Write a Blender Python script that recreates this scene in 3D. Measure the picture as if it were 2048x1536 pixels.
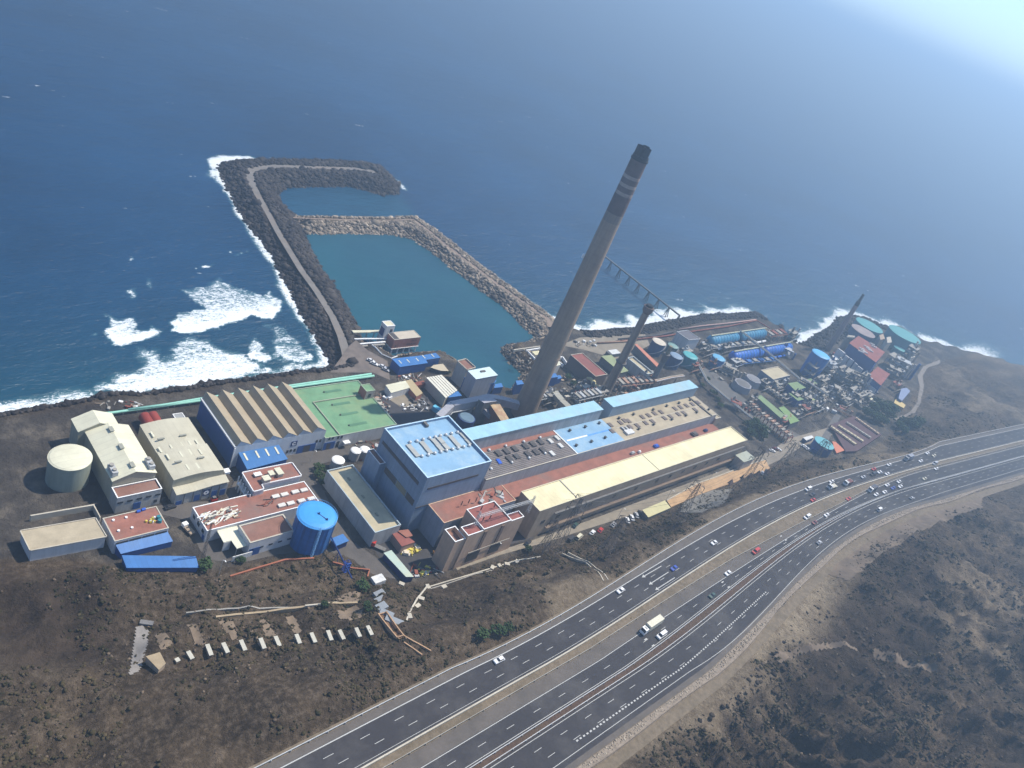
import bpy, math, random
import numpy as np
from mathutils import Matrix, Vector
from math import radians, sin, cos, pi, hypot, atan2

random.seed(7); rng = np.random.default_rng(7)
scn = bpy.context.scene
for o in list(bpy.data.objects): bpy.data.objects.remove(o)

# ------------------------------------------------------------------ camera
# world frame: X along the long halls, Y towards the open sea, Z up, metres above the sea
RC = np.array([[0.6998566426288384, -0.6206546657306259, 0.3535370782182479],
               [-0.09336352759411681, -0.570194076784265, -0.8161874579502694],
               [0.7081553018113138, 0.538206745319069, -0.4570006212354445]])
FOC = 1651.43; CAMH = 238.0; PG = 7.0; HW = 22.0
cd = bpy.data.cameras.new('camera'); cam = bpy.data.objects.new('camera', cd)
scn.collection.objects.link(cam); scn.camera = cam
M = Matrix([[RC[0][i], -RC[1][i], -RC[2][i]] for i in range(3)])
cam.matrix_world = Matrix.Translation((0, 0, CAMH)) @ M.to_4x4()
cd.sensor_fit = 'HORIZONTAL'; cd.sensor_width = 36.0
cd.lens = 36.0 * FOC / 2048.0
cd.shift_y = -(768 - 699) / 2048.0
cd.clip_start = 1.0; cd.clip_end = 60000.0

# ------------------------------------------------------------------ light
SUN_EL, SUN_AZ = 58.0, -11.0
w = bpy.data.worlds.new("World"); scn.world = w; w.use_nodes = True
nt = w.node_tree; nt.nodes.clear()
sky = nt.nodes.new('ShaderNodeTexSky'); sky.sky_type = 'NISHITA'; sky.sun_disc = False
sky.sun_elevation = radians(SUN_EL); sky.sun_rotation = radians(90 - SUN_AZ)
sky.altitude = 50; sky.air_density = 0.8; sky.dust_density = 0.2; sky.ozone_density = 4.0
bg = nt.nodes.new('ShaderNodeBackground'); bg.inputs['Strength'].default_value = 0.14
wo = nt.nodes.new('ShaderNodeOutputWorld')
nt.links.new(sky.outputs[0], bg.inputs[0]); nt.links.new(bg.outputs[0], wo.inputs[0])
sl = bpy.data.lights.new('sun', 'SUN'); sl.energy = 5.0; sl.angle = radians(0.55); sl.color = (1.0, 0.92, 0.80)
so = bpy.data.objects.new('sun', sl); scn.collection.objects.link(so)
so.rotation_euler = Vector((cos(radians(SUN_EL)) * cos(radians(SUN_AZ)), cos(radians(SUN_EL)) * sin(radians(SUN_AZ)), sin(radians(SUN_EL)))).to_track_quat('Z', 'Y').to_euler()
so.location = (600, 200, 500)
vs = scn.view_settings
vs.view_transform = 'Standard'; vs.look = 'None'; vs.exposure = 0.62; vs.gamma = 1.0; vs.use_curve_mapping = False
scn.render.engine = 'CYCLES'

# ------------------------------------------------------------------ helpers
def P(px, py, z=PG):
    d = RC.T @ np.array([px - 1024.0, py - 699.0, FOC]); t = (z - CAMH) / d[2]
    return np.array([d[0] * t, d[1] * t, z])
def PP(pts, z): return [P(x, y, z)[:2] for x, y in pts]
def rect(a, b, z):
    A, B = P(*a, z), P(*b, z)
    return min(A[0], B[0]), max(A[0], B[0]), min(A[1], B[1]), max(A[1], B[1])
# tile coordinates of the enlarged views -> photograph pixels
def Z(ox, oy, s): return lambda x, y: (ox + x * s, oy + y * s)

class MB:
    def __init__(s): s.v = []; s.f = []
    def add(s, vs, fs):
        n = len(s.v); s.v += [tuple(map(float, v)) for v in vs]; s.f += [tuple(i + n for i in f) for f in fs]; return s
    def box(s, x0, x1, y0, y1, z0, z1):
        return s.add([(x0,y0,z0),(x1,y0,z0),(x1,y1,z0),(x0,y1,z0),(x0,y0,z1),(x1,y0,z1),(x1,y1,z1),(x0,y1,z1)],
                     [(3,2,1,0),(4,5,6,7),(0,1,5,4),(1,2,6,5),(2,3,7,6),(3,0,4,7)])
    def obox(s, cx, cy, ax, lx, ly, z0, z1, z1b=None):
        """box of length lx along angle ax; z1b is the top at the far y side (mono pitch)"""
        c, d = cos(ax), sin(ax); z1b = z1 if z1b is None else z1b
        q = [(-1,-1),(1,-1),(1,1),(-1,1)]
        pts = [(cx + c*u*lx/2 - d*v*ly/2, cy + d*u*lx/2 + c*v*ly/2) for u, v in q]
        return s.add([(x,y,z0) for x,y in pts] + [(pts[0][0],pts[0][1],z1),(pts[1][0],pts[1][1],z1),(pts[2][0],pts[2][1],z1b),(pts[3][0],pts[3][1],z1b)],
                     [(3,2,1,0),(4,5,6,7),(0,1,5,4),(1,2,6,5),(2,3,7,6),(3,0,4,7)])
    def prism(s, poly, z0, z1):
        """z1 may be a list with one height per corner"""
        n = len(poly); a = sum(poly[i][0]*poly[(i+1)%n][1] - poly[(i+1)%n][0]*poly[i][1] for i in range(n))
        zt = list(z1) if hasattr(z1, '__len__') else [z1]*n
        poly = list(poly)
        if a < 0: poly = poly[::-1]; zt = zt[::-1]
        return s.add([(p[0],p[1],z0) for p in poly] + [(p[0],p[1],z) for p, z in zip(poly, zt)],
                     [tuple(range(n-1,-1,-1)), tuple(range(n,2*n))] + [(i,(i+1)%n,n+(i+1)%n,n+i) for i in range(n)])
    def sheet(s, poly, z):
        n = len(poly); a = sum(poly[i][0]*poly[(i+1)%n][1] - poly[(i+1)%n][0]*poly[i][1] for i in range(n))
        if a < 0: poly = poly[::-1]
        return s.add([(p[0],p[1],z) for p in poly], [tuple(range(n))])
    def cyl(s, cx, cy, z0, z1, r0, r1=None, n=24, cap=True):
        r1 = r0 if r1 is None else r1
        v = [(cx+r0*cos(2*pi*i/n), cy+r0*sin(2*pi*i/n), z0) for i in range(n)] + [(cx+r1*cos(2*pi*i/n), cy+r1*sin(2*pi*i/n), z1) for i in range(n)]
        f = [(i,(i+1)%n,n+(i+1)%n,n+i) for i in range(n)]
        if cap: f += [tuple(range(n-1,-1,-1)), tuple(range(n,2*n))]
        return s.add(v, f)
    def dome(s, cx, cy, z0, r, h, n=24, k=4):
        v = []; f = []
        for j in range(k):
            a = j/k*pi/2
            v += [(cx+r*cos(a)*cos(2*pi*i/n), cy+r*cos(a)*sin(2*pi*i/n), z0+h*sin(a)) for i in range(n)]
        v.append((cx,cy,z0+h))
        for j in range(k-1): f += [(j*n+i, j*n+(i+1)%n, (j+1)*n+(i+1)%n, (j+1)*n+i) for i in range(n)]
        f += [((k-1)*n+i, (k-1)*n+(i+1)%n, k*n) for i in range(n)]
        return s.add(v, f)
    def tube(s, pts, r, n=6, cap=True):
        pts = [Vector(p) for p in pts]; m = len(pts); v = []; f = []
        for i, p in enumerate(pts):
            t = (pts[min(i+1,m-1)] - pts[max(i-1,0)]).normalized()
            up = Vector((0,0,1)) if abs(t.z) < .95 else Vector((1,0,0))
            a = t.cross(up).normalized(); b = t.cross(a).normalized()
            rr = r[i] if hasattr(r, '__len__') else r
            v += [p + a*rr*cos(2*pi*k/n) + b*rr*sin(2*pi*k/n) for k in range(n)]
        for i in range(m-1): f += [(i*n+k, (i+1)*n+k, (i+1)*n+(k+1)%n, i*n+(k+1)%n) for k in range(n)]
        if cap: f += [tuple(range(n)), tuple((m-1)*n+k for k in range(n-1,-1,-1))]
        return s.add(v, f)
    def mesh(s, name, mat, base=(0,0,0), smooth=False):
        me = bpy.data.meshes.new(name)
        b = np.array(base, float)
        me.from_pydata([tuple(np.array(v)-b) for v in s.v], [], s.f)
        if mat: me.materials.append(mat)
        if smooth:
            me.polygons.foreach_set('use_smooth', [True]*len(me.polygons))
        me.update(); return me
col = scn.collection
def link(name, me, parent=None, loc=(0,0,0), rot=0):
    o = bpy.data.objects.new(name, me); col.objects.link(o); o.parent = parent
    o.location = loc; o.rotation_euler = (0,0,rot); return o
def tag(o, label=None, cat=None, group=None, kind=None):
    for k, v in (('label',label),('category',cat),('group',group),('kind',kind)):
        if v: o[k] = v
    return o
class Thing:
    """an Empty at the thing's base; parts are given in world coordinates"""
    def __init__(s, name, label, cat, base, group=None, rot=0):
        s.b = np.array(base, float); s.o = bpy.data.objects.new(name, None); col.objects.link(s.o)
        s.o.location = tuple(s.b); s.o.empty_display_size = .5; tag(s.o, label, cat, group)
    def part(s, name, mb, mat, label=None, parent=None, smooth=False, kind=None):
        o = link(name, mb.mesh(name, mat, s.b, smooth), parent or s.o); tag(o, label, kind=kind); return o
    def copyparts(s, name, me, spots, parent=None):
        """alike pieces sharing one mesh: spots = (x, y, z[, rot]) in world coordinates"""
        for q in spots:
            link(name, me, parent or s.o, tuple(np.array(q[:3]) - s.b), q[3] if len(q) > 3 else 0)
def solo(name, label, cat, mb, mat, group=None, kind=None, smooth=False):
    if kind == 'structure' or kind == 'stuff': b = (0,0,0)
    else:
        a = np.array(mb.v); b = ((a[:,0].min()+a[:,0].max())/2, (a[:,1].min()+a[:,1].max())/2, a[:,2].min())
    o = link(name, mb.mesh(name, mat, b, smooth)); o.location = b
    return tag(o, label, cat, group, kind)
def clone(o, loc, rot=None, label=None):
    c = o.copy(); col.objects.link(c); c.location = loc
    if rot is not None: c.rotation_euler = (0,0,rot)
    if label: c['label'] = label
    for ch in o.children:
        d = ch.copy(); col.objects.link(d); d.parent = c
        for g in ch.children:
            e = g.copy(); col.objects.link(e); e.parent = d
    return c

# ------------------------------------------------------------------ materials
MATS = {}
def mat(name, c, rough=.8, var=.18, scale=.25, dirt=None, dirt_amt=.35, dirt_scale=.08, seam=None, streak=0, bump=.0, bscale=1.0, spec=.3, metal=0):
    """weathered surface: base colour, two sizes of tonal variation, patches of dirt, seams, rain streaks"""
    if name in MATS: return MATS[name]
    m = bpy.data.materials.new(name); m.use_nodes = True; n = m.node_tree.nodes; l = m.node_tree.links
    b = n['Principled BSDF']; b.inputs['Roughness'].default_value = rough; b.inputs['Metallic'].default_value = metal
    b.inputs['Specular IOR Level'].default_value = spec
    geo = n.new('ShaderNodeNewGeometry'); pos = geo.outputs['Position']
    def noise(sc, det=4, vec=pos, ro=.6):
        t = n.new('ShaderNodeTexNoise'); t.inputs['Scale'].default_value = sc; t.inputs['Detail'].default_value = det
        t.inputs['Roughness'].default_value = ro; l.new(vec, t.inputs['Vector']); return t.outputs['Fac']
    def rng_(x, a, bb, lo, hi):
        t = n.new('ShaderNodeMapRange'); t.inputs[1].default_value = a; t.inputs[2].default_value = bb
        t.inputs[3].default_value = lo; t.inputs[4].default_value = hi; l.new(x, t.inputs[0]); return t.outputs[0]
    def mult(colr, f):
        t = n.new('ShaderNodeMix'); t.data_type = 'RGBA'; t.blend_type = 'MULTIPLY'; t.inputs['Factor'].default_value = 1
        l.new(colr, t.inputs['A']) if not isinstance(colr, tuple) else t.inputs['A'].__setattr__('default_value', colr)
        l.new(f, t.inputs['B']); return t.outputs['Result']
    cc = mult((*c, 1), rng_(noise(scale), .3, .7, 1-var, 1+var))
    cc = mult(cc, rng_(noise(scale*9, 3), .3, .7, 1-var*.6, 1+var*.6))
    if dirt:
        t = n.new('ShaderNodeMix'); t.data_type = 'RGBA'; l.new(cc, t.inputs['A']); t.inputs['B'].default_value = (*dirt, 1)
        l.new(rng_(noise(dirt_scale, 8, ro=.7), .48, .72, 0, dirt_amt), t.inputs['Factor']); cc = t.outputs['Result']
    if streak:
        mp = n.new('ShaderNodeMapping'); mp.inputs['Scale'].default_value = (1, 1, .06); l.new(pos, mp.inputs['Vector'])
        cc = mult(cc, rng_(noise(.9, 4, mp.outputs[0]), .4, .75, 1, 1-streak))
    if seam:
        ax, per, amt = seam
        sp = n.new('ShaderNodeSeparateXYZ'); l.new(pos, sp.inputs[0])
        a = n.new('ShaderNodeMath'); a.operation = 'FRACT'; d = n.new('ShaderNodeMath'); d.operation = 'DIVIDE'
        l.new(sp.outputs[ax], d.inputs[0]); d.inputs[1].default_value = per; l.new(d.outputs[0], a.inputs[0])
        cc = mult(cc, rng_(a.outputs[0], .86, .9, 1, 1-amt))
        fl = n.new('ShaderNodeMath'); fl.operation = 'FLOOR'; l.new(d.outputs[0], fl.inputs[0])
        wn = n.new('ShaderNodeTexWhiteNoise'); wn.noise_dimensions = '1D'; l.new(fl.outputs[0], wn.inputs['W'])
        cc = mult(cc, rng_(wn.outputs['Value'], 0, 1, 1-amt*.35, 1+amt*.35))
    l.new(cc, b.inputs['Base Color'])
    if bump:
        bp = n.new('ShaderNodeBump'); bp.inputs['Strength'].default_value = bump; bp.inputs['Distance'].default_value = .5
        l.new(noise(bscale, 6), bp.inputs['Height']); l.new(bp.outputs[0], b.inputs['Normal'])
    MATS[name] = m; return m
DG = (.07,.06,.05)
cream   = mat('cream_sheet_metal', (.64,.62,.47), .55, .06, dirt=(.42,.38,.26), dirt_amt=.35, seam=(1,3.0,.09))
yellowr = mat('pale_yellow_sheet_metal', (.76,.69,.43), .5, .07, dirt=(.40,.32,.18), dirt_amt=.6, dirt_scale=.03, seam=(0,2.4,.10))
beiger  = mat('beige_sheet_metal', (.50,.47,.36), .6, .07, dirt=(.34,.3,.2), dirt_amt=.3, seam=(0,3.0,.06))
tanr    = mat('tan_felt_roof', (.40,.34,.24), .85, .14, dirt=(.2,.15,.1), dirt_amt=.55, dirt_scale=.06)
sandr   = mat('sandy_flat_roof', (.46,.40,.27), .85, .12, dirt=(.26,.27,.19), dirt_amt=.5, dirt_scale=.05)
brownr  = mat('brown_folded_roof', (.36,.30,.21), .7, .08, dirt=(.22,.18,.13), dirt_amt=.35, seam=(1,2.0,.05))
greenr  = mat('green_painted_roof', (.145,.29,.16), .75, .14, dirt=(.28,.32,.16), dirt_amt=.6, dirt_scale=.045)
greend  = mat('dark_green_stain', (.09,.2,.12), .75, .1)
greenp  = mat('pale_green_paint', (.18,.26,.12), .7, .12, dirt=(.2,.22,.12), dirt_amt=.5)
mint    = mat('mint_pipe_paint', (.28,.58,.47), .5, .1)
redr    = mat('brick_red_roof', (.28,.12,.088), .85, .2, dirt=(.20,.14,.12), dirt_amt=.9, dirt_scale=.07)
redd    = mat('dark_red_roof', (.25,.085,.07), .8, .2, dirt=(.17,.08,.07), dirt_amt=.6)
brownflat = mat('brown_flat_roof', (.23,.12,.09), .9, .16, dirt=(.28,.2,.17), dirt_amt=.6, dirt_scale=.05)
orange  = mat('orange_sheet', (.52,.18,.1), .7, .1)
white   = mat('white_plaster', (.66,.66,.64), .8, .06, dirt=(.35,.34,.32), dirt_amt=.35, streak=.25)
whitep  = mat('white_paint', (.8,.8,.78), .5, .04)
greyw   = mat('grey_plaster', (.42,.42,.41), .85, .08, dirt=(.24,.22,.2), dirt_amt=.4, streak=.3)
greydk  = mat('dark_grey_concrete', (.16,.155,.15), .9, .18, dirt=(.08,.07,.07))
concrete= mat('concrete', (.34,.32,.28), .9, .12, dirt=(.2,.17,.13), dirt_amt=.5, streak=.15)
concl   = mat('pale_concrete', (.48,.44,.36), .9, .1, dirt=(.3,.26,.2), dirt_amt=.4)
blueb   = mat('blue_sheet_cladding', (.028,.085,.27), .55, .08, seam=(1,2.2,.1), streak=.15)
bluex   = mat('blue_cladding', (.03,.09,.28), .55, .08, seam=(0,2.2,.1), streak=.15)
bluer   = mat('blue_sheet_roof', (.05,.17,.42), .5, .08, dirt=(.1,.2,.36), seam=(0,1.6,.1))
boilw   = mat('boiler_house_cladding', (.22,.30,.41), .7, .06, dirt=(.13,.18,.26), dirt_amt=.5, dirt_scale=.1, streak=.25, seam=(2,1.5,.07))
boilr   = mat('light_blue_membrane', (.21,.37,.53), .6, .08, dirt=(.38,.50,.56), dirt_amt=.8, dirt_scale=.12)
ridger  = mat('pale_blue_ridge_roof', (.31,.52,.62), .55, .09, dirt=(.40,.42,.38), dirt_amt=.7, dirt_scale=.03, seam=(0,4.0,.06))
hallw   = mat('hall_grey_wall', (.40,.41,.42), .8, .07, dirt=(.25,.25,.24), dirt_amt=.4, streak=.3, seam=(0,5.0,.1))
ribr    = mat('dark_ribbed_roof', (.15,.135,.13), .8, .15, dirt=(.24,.19,.17), dirt_amt=.5)
darkp   = mat('dark_panel', (.07,.065,.065), .6, .2)
steel   = mat('galvanised_steel', (.42,.43,.43), .45, .12, spec=.5)
steeld  = mat('dark_steel_lattice', (.11,.10,.095), .7, .15)
peach   = mat('peach_brick_wall', (.56,.39,.27), .85, .1, dirt=(.28,.19,.14), dirt_amt=.5, streak=.2)
tanwall = mat('tan_rendered_wall', (.42,.33,.24), .85, .12, dirt=(.2,.14,.1), dirt_amt=.6, dirt_scale=.05, streak=.3)
pinkish = mat('weathered_red_wall', (.42,.17,.13), .8, .1, dirt=(.3,.14,.12), streak=.25)
chim    = mat('chimney_concrete', (.35,.26,.19), .9, .08, dirt=(.22,.175,.14), dirt_amt=.6, dirt_scale=.05, streak=.28, seam=(2,4.5,.07))
chimd   = mat('chimney_sooty_brown', (.13,.085,.07), .9, .2, dirt=(.2,.15,.13), dirt_amt=.5, dirt_scale=.3)
chimw   = mat('chimney_faded_white_band', (.35,.28,.235), .85, .2, dirt=(.14,.09,.08), dirt_amt=1.0, dirt_scale=.22)
soot    = mat('soot_black', (.02,.022,.026), .9, .2)
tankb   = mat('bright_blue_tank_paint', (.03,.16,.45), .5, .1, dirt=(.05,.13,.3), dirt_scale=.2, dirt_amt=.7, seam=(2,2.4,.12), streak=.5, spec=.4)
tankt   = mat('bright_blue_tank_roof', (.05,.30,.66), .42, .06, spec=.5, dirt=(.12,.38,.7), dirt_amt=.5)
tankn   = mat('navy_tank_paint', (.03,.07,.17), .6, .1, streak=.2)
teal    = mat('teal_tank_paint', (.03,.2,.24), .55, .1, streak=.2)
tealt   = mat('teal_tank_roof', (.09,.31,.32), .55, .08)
glass   = mat('dark_window_glass', (.03,.035,.045), .15, .1, spec=.6)
rust    = mat('rusty_red_steel', (.24,.075,.05), .8, .25, dirt=(.12,.06,.05))
rustp   = mat('rusty_pipework', (.36,.22,.15), .8, .25, dirt=(.18,.1,.07))
yellow  = mat('yellow_plastic', (.6,.5,.09), .6, .25)
bluepl  = mat('vivid_blue', (.02,.10,.5), .5, .1)
dbl     = mat('dark_blue_steel', (.015,.035,.14), .5, .1)
asph    = mat('motorway_asphalt', (.036,.034,.038), .85, .09, dirt=(.085,.08,.078), dirt_amt=.8, dirt_scale=.05)
shoulder= mat('worn_shoulder_asphalt', (.115,.10,.088), .9, .12, dirt=(.07,.065,.06), dirt_amt=.6)
yardm   = mat('yard_asphalt', (.10,.09,.083), .9, .16, dirt=(.15,.13,.11), dirt_amt=.7, dirt_scale=.06, bump=.2)
roadc   = mat('dusty_concrete_road', (.25,.215,.165), .9, .12, dirt=(.14,.12,.1), dirt_amt=.75, dirt_scale=.05)
pathm   = mat('dusty_track', (.25,.19,.15), .95, .15, dirt=(.16,.13,.11), dirt_amt=.6)
pathg   = mat('grey_track', (.19,.175,.16), .95, .15, dirt=(.25,.19,.14), dirt_amt=.6, dirt_scale=.04)
paint   = mat('road_paint', (.42,.42,.40), .7, .1, scale=2)
ochre   = mat('ochre_retaining_wall', (.46,.30,.16), .9, .16, dirt=(.28,.17,.1), dirt_amt=.6)
rocky   = mat('stone_pitched_wall', (.27,.22,.17), .95, .25, scale=.8, dirt=(.12,.1,.08), dirt_amt=.5, bump=.6, bscale=1.2)
medm    = mat('rust_red_planting_bed', (.085,.055,.04), .95, .25, scale=.6, dirt=(.05,.05,.03), bump=.5)
pooly   = mat('pool_grey', (.2,.2,.21), .7, .1)

def attr_mat(name, build):
    m = bpy.data.materials.new(name); m.use_nodes = True; build(m.node_tree, m.node_tree.nodes, m.node_tree.links, m.node_tree.nodes['Principled BSDF']); return m

def rock_mat(name, c1, c2):
    def b(t, n, l, p):
        a = n.new('ShaderNodeAttribute'); a.attribute_name = 'tone'
        r = n.new('ShaderNodeMix'); r.data_type = 'RGBA'; r.inputs['A'].default_value = (*c1,1); r.inputs['B'].default_value = (*c2,1)
        l.new(a.outputs['Fac'], r.inputs['Factor']); l.new(r.outputs['Result'], p.inputs['Base Color']); p.inputs['Roughness'].default_value = .9
        p.inputs['Specular IOR Level'].default_value = .2
    return attr_mat(name, b)
rock_dark = rock_mat('black_basalt_boulders', (.018,.016,.017), (.10,.085,.075))
rock_pale = rock_mat('mixed_tan_boulders', (.06,.05,.042), (.50,.41,.31))
bushm = rock_mat('dry_scrub_leaves', (.022,.022,.010), (.10,.075,.040))
leafm = rock_mat('tree_leaves', (.016,.03,.012), (.05,.085,.03))
stonem = rock_mat('loose_brown_stones', (.055,.04,.03), (.22,.165,.115))

def ground_mat():
    def b(t, n, l, p):
        p.inputs['Roughness'].default_value = .95; p.inputs['Specular IOR Level'].default_value = .15
        g = n.new('ShaderNodeNewGeometry')
        def noise(sc, det=8, ro=.65, vec=None):
            x = n.new('ShaderNodeTexNoise'); x.inputs['Scale'].default_value = sc; x.inputs['Detail'].default_value = det; x.inputs['Roughness'].default_value = ro
            l.new(vec or g.outputs['Position'], x.inputs['Vector']); return x.outputs['Fac']
        def ramp(f, stops):
            r = n.new('ShaderNodeValToRGB'); e = r.color_ramp.elements
            e[0].position, e[0].color = stops[0][0], (*stops[0][1],1); e[1].position, e[1].color = stops[-1][0], (*stops[-1][1],1)
            for q, c in stops[1:-1]: k = e.new(q); k.color = (*c,1)
            l.new(f, r.inputs[0]); return r.outputs[0]
        def mix(a, bb, f):
            m = n.new('ShaderNodeMix'); m.data_type = 'RGBA'; l.new(a, m.inputs['A']); l.new(bb, m.inputs['B']); l.new(f, m.inputs['Factor']); return m.outputs['Result']
        hill = ramp(noise(.035), [(.32,(.024,.016,.011)),(.45,(.06,.041,.026)),(.55,(.11,.076,.047)),(.7,(.19,.138,.088))])
        fine = ramp(noise(.5, 6), [(.36,(.018,.016,.011)),(.5,(.07,.054,.037)),(.68,(.2,.16,.12))])
        h = n.new('ShaderNodeMix'); h.data_type = 'RGBA'; h.inputs['Factor'].default_value = .5; l.new(hill, h.inputs['A']); l.new(fine, h.inputs['B'])
        yard = ramp(noise(.09), [(.3,(.035,.031,.031)),(.5,(.075,.066,.058)),(.68,(.17,.145,.115))])
        a1 = n.new('ShaderNodeAttribute'); a1.attribute_name = 'plant'
        a2 = n.new('ShaderNodeAttribute'); a2.attribute_name = 'pale'
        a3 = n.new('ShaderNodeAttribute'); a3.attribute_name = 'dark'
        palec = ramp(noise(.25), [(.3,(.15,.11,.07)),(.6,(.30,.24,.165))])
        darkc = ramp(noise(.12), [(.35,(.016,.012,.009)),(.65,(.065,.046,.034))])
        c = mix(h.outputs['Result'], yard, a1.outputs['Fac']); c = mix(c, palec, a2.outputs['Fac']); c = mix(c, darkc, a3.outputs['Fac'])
        # steep ground darkened like bare rock, relief shading put into the colour
        sn = n.new('ShaderNodeSeparateXYZ'); l.new(g.outputs['Normal'], sn.inputs[0])
        st = n.new('ShaderNodeMapRange'); st.inputs[1].default_value = .93; st.inputs[2].default_value = .74; st.inputs[3].default_value = 0; st.inputs[4].default_value = .8; l.new(sn.outputs[2], st.inputs[0])
        steepc = ramp(noise(.35), [(.35,(.02,.016,.013)),(.55,(.06,.045,.034)),(.7,(.13,.10,.075))]); c = mix(c, steepc, st.outputs[0])
        l.new(c, p.inputs['Base Color'])
        bp = n.new('ShaderNodeBump'); bp.inputs['Strength'].default_value = 1.0; bp.inputs['Distance'].default_value = 1.8
        l.new(noise(.45, 8, .7), bp.inputs['Height']); l.new(bp.outputs[0], p.inputs['Normal'])
    return attr_mat('dry_volcanic_ground', b)
groundm = ground_mat()

def sea_mat():
    def b(t, n, l, p):
        g = n.new('ShaderNodeNewGeometry'); pos = g.outputs['Position']
        def noise(sc, det=4, ro=.6, vec=pos, dist=0):
            x = n.new('ShaderNodeTexNoise'); x.inputs['Scale'].default_value = sc; x.inputs['Detail'].default_value = det
            x.inputs['Roughness'].default_value = ro; x.inputs['Distortion'].default_value = dist; l.new(vec, x.inputs['Vector']); return x.outputs['Fac']
        def math_(op, a, c=None, clamp=False):
            x = n.new('ShaderNodeMath'); x.operation = op; x.use_clamp = clamp
            for i, q in enumerate((a, c)):
                if q is None: continue
                if isinstance(q, (int, float)): x.inputs[i].default_value = q
                else: l.new(q, x.inputs[i])
            return x.outputs[0]
        def mr(x, a, bb, lo, hi):
            q = n.new('ShaderNodeMapRange'); q.inputs[1].default_value = a; q.inputs[2].default_value = bb; q.inputs[3].default_value = lo; q.inputs[4].default_value = hi
            l.new(x, q.inputs[0]); return q.outputs[0]
        mp = n.new('ShaderNodeMapping'); mp.inputs['Scale'].default_value = (1, 2.6, 1); mp.inputs['Rotation'].default_value = (0,0,radians(-12)); l.new(pos, mp.inputs['Vector'])
        af = n.new('ShaderNodeAttribute'); af.attribute_name = 'foam'
        sh = n.new('ShaderNodeAttribute'); sh.attribute_name = 'shallow'
        hb = n.new('ShaderNodeAttribute'); hb.attribute_name = 'calm'
        def mixc(a, bb, f):
            m = n.new('ShaderNodeMix'); m.data_type = 'RGBA'
            for i, q in (('A', a), ('B', bb)):
                if isinstance(q, tuple): m.inputs[i].default_value = (*q, 1)
                else: l.new(q, m.inputs[i])
            l.new(f, m.inputs['Factor']); return m.outputs['Result']
        patches = mr(noise(.006, 4), .35, .65, 0, 1)
        deep = mixc((.003,.032,.085), (.005,.050,.130), patches)
        c = mixc(deep, (.012,.085,.105), sh.outputs['Fac'])
        c = mixc(c, mixc((.008,.062,.098), (.012,.085,.115), mr(noise(.012, 4, .6), .35, .65, 0, 1)), hb.outputs['Fac'])
        f1 = noise(.10, 8, .72, mp.outputs[0], 1.4); f2 = noise(.6, 6, .75, mp.outputs[0], .8)
        lace = math_('ABSOLUTE', math_('SUBTRACT', noise(.32, 4, .6, mp.outputs[0], 1.6), .5))
        f = math_('ADD', math_('MULTIPLY', math_('SUBTRACT', f1, .5), 1.5), math_('MULTIPLY', math_('SUBTRACT', f2, .5), 1.7))
        f = math_('SUBTRACT', f, math_('MULTIPLY', math_('SUBTRACT', lace, .06), 2.2))
        f = math_('ADD', f, math_('SUBTRACT', af.outputs['Fac'], .5))
        foam = mr(f, -.06, .16, 0, 1)
        foam = math_('MULTIPLY', foam, mr(af.outputs['Fac'], .04, .2, 0, 1), True)
        # scattered whitecaps far out
        wc = math_('MULTIPLY', mr(noise(.045, 3, .5, mp.outputs[0]), .70, .74, 0, 1), mr(noise(.35, 3), .5, .62, 0, 1))
        wc = math_('MULTIPLY', wc, math_('SUBTRACT', 1.0, hb.outputs['Fac'])); foam = math_('MAXIMUM', foam, math_('MULTIPLY', wc, .6))
        milky = mr(af.outputs['Fac'], .05, .9, 0, .6)
        c = mixc(c, (.12,.30,.32), milky)
        c = mixc(c, (.78,.82,.84), foam)
        l.new(c, p.inputs['Base Color'])
        l.new(mr(foam, 0, 1, .22, .85), p.inputs['Roughness']); p.inputs['IOR'].default_value = 1.33
        calm = mr(hb.outputs['Fac'], 0, 1, 1, .25)
        h = math_('ADD', math_('ADD', math_('MULTIPLY', noise(.022, 2, .5, mp.outputs[0], .4), 4.5), math_('MULTIPLY', noise(.06, 3, .55, mp.outputs[0], .5), 2.6)), math_('ADD', math_('MULTIPLY', noise(.22, 5, .65, mp.outputs[0], .4), 1.5), math_('MULTIPLY', noise(1.1, 4, .7), .35)))
        bp = n.new('ShaderNodeBump'); bp.inputs['Distance'].default_value = 1.0; l.new(h, bp.inputs['Height'])
        l.new(math_('MULTIPLY', calm, .55), bp.inputs['Strength']); l.new(bp.outputs[0], p.inputs['Normal'])
    return attr_mat('sea_water', b)
seam_ = sea_mat()

# ------------------------------------------------------------------ numpy geometry tools
def vnoise(x, y, seed=0):
    xi = np.floor(x).astype(np.int64); yi = np.floor(y).astype(np.int64); xf = x-xi; yf = y-yi
    u = xf*xf*(3-2*xf); v = yf*yf*(3-2*yf)
    def h(a, b):
        k = (a*374761393 + b*668265263 + seed*1442695041) & 0x7fffffff
        k = ((k ^ (k >> 13))*1274126177) & 0x7fffffff
        return ((k ^ (k >> 16)) & 0xffff)/65535.0
    return (h(xi,yi)*(1-u)+h(xi+1,yi)*u)*(1-v)+(h(xi,yi+1)*(1-u)+h(xi+1,yi+1)*u)*v
def fbm(x, y, sc, oct=5, seed=0, ridged=False):
    s = np.zeros_like(x, float); a = 1; t = 0
    for o in range(oct):
        q = vnoise(x*sc+17.3*o, y*sc-9.1*o, seed+o)
        s += a*((1-abs(2*q-1)) if ridged else q); t += a; a *= .52; sc *= 2.03
    return s/t
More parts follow.
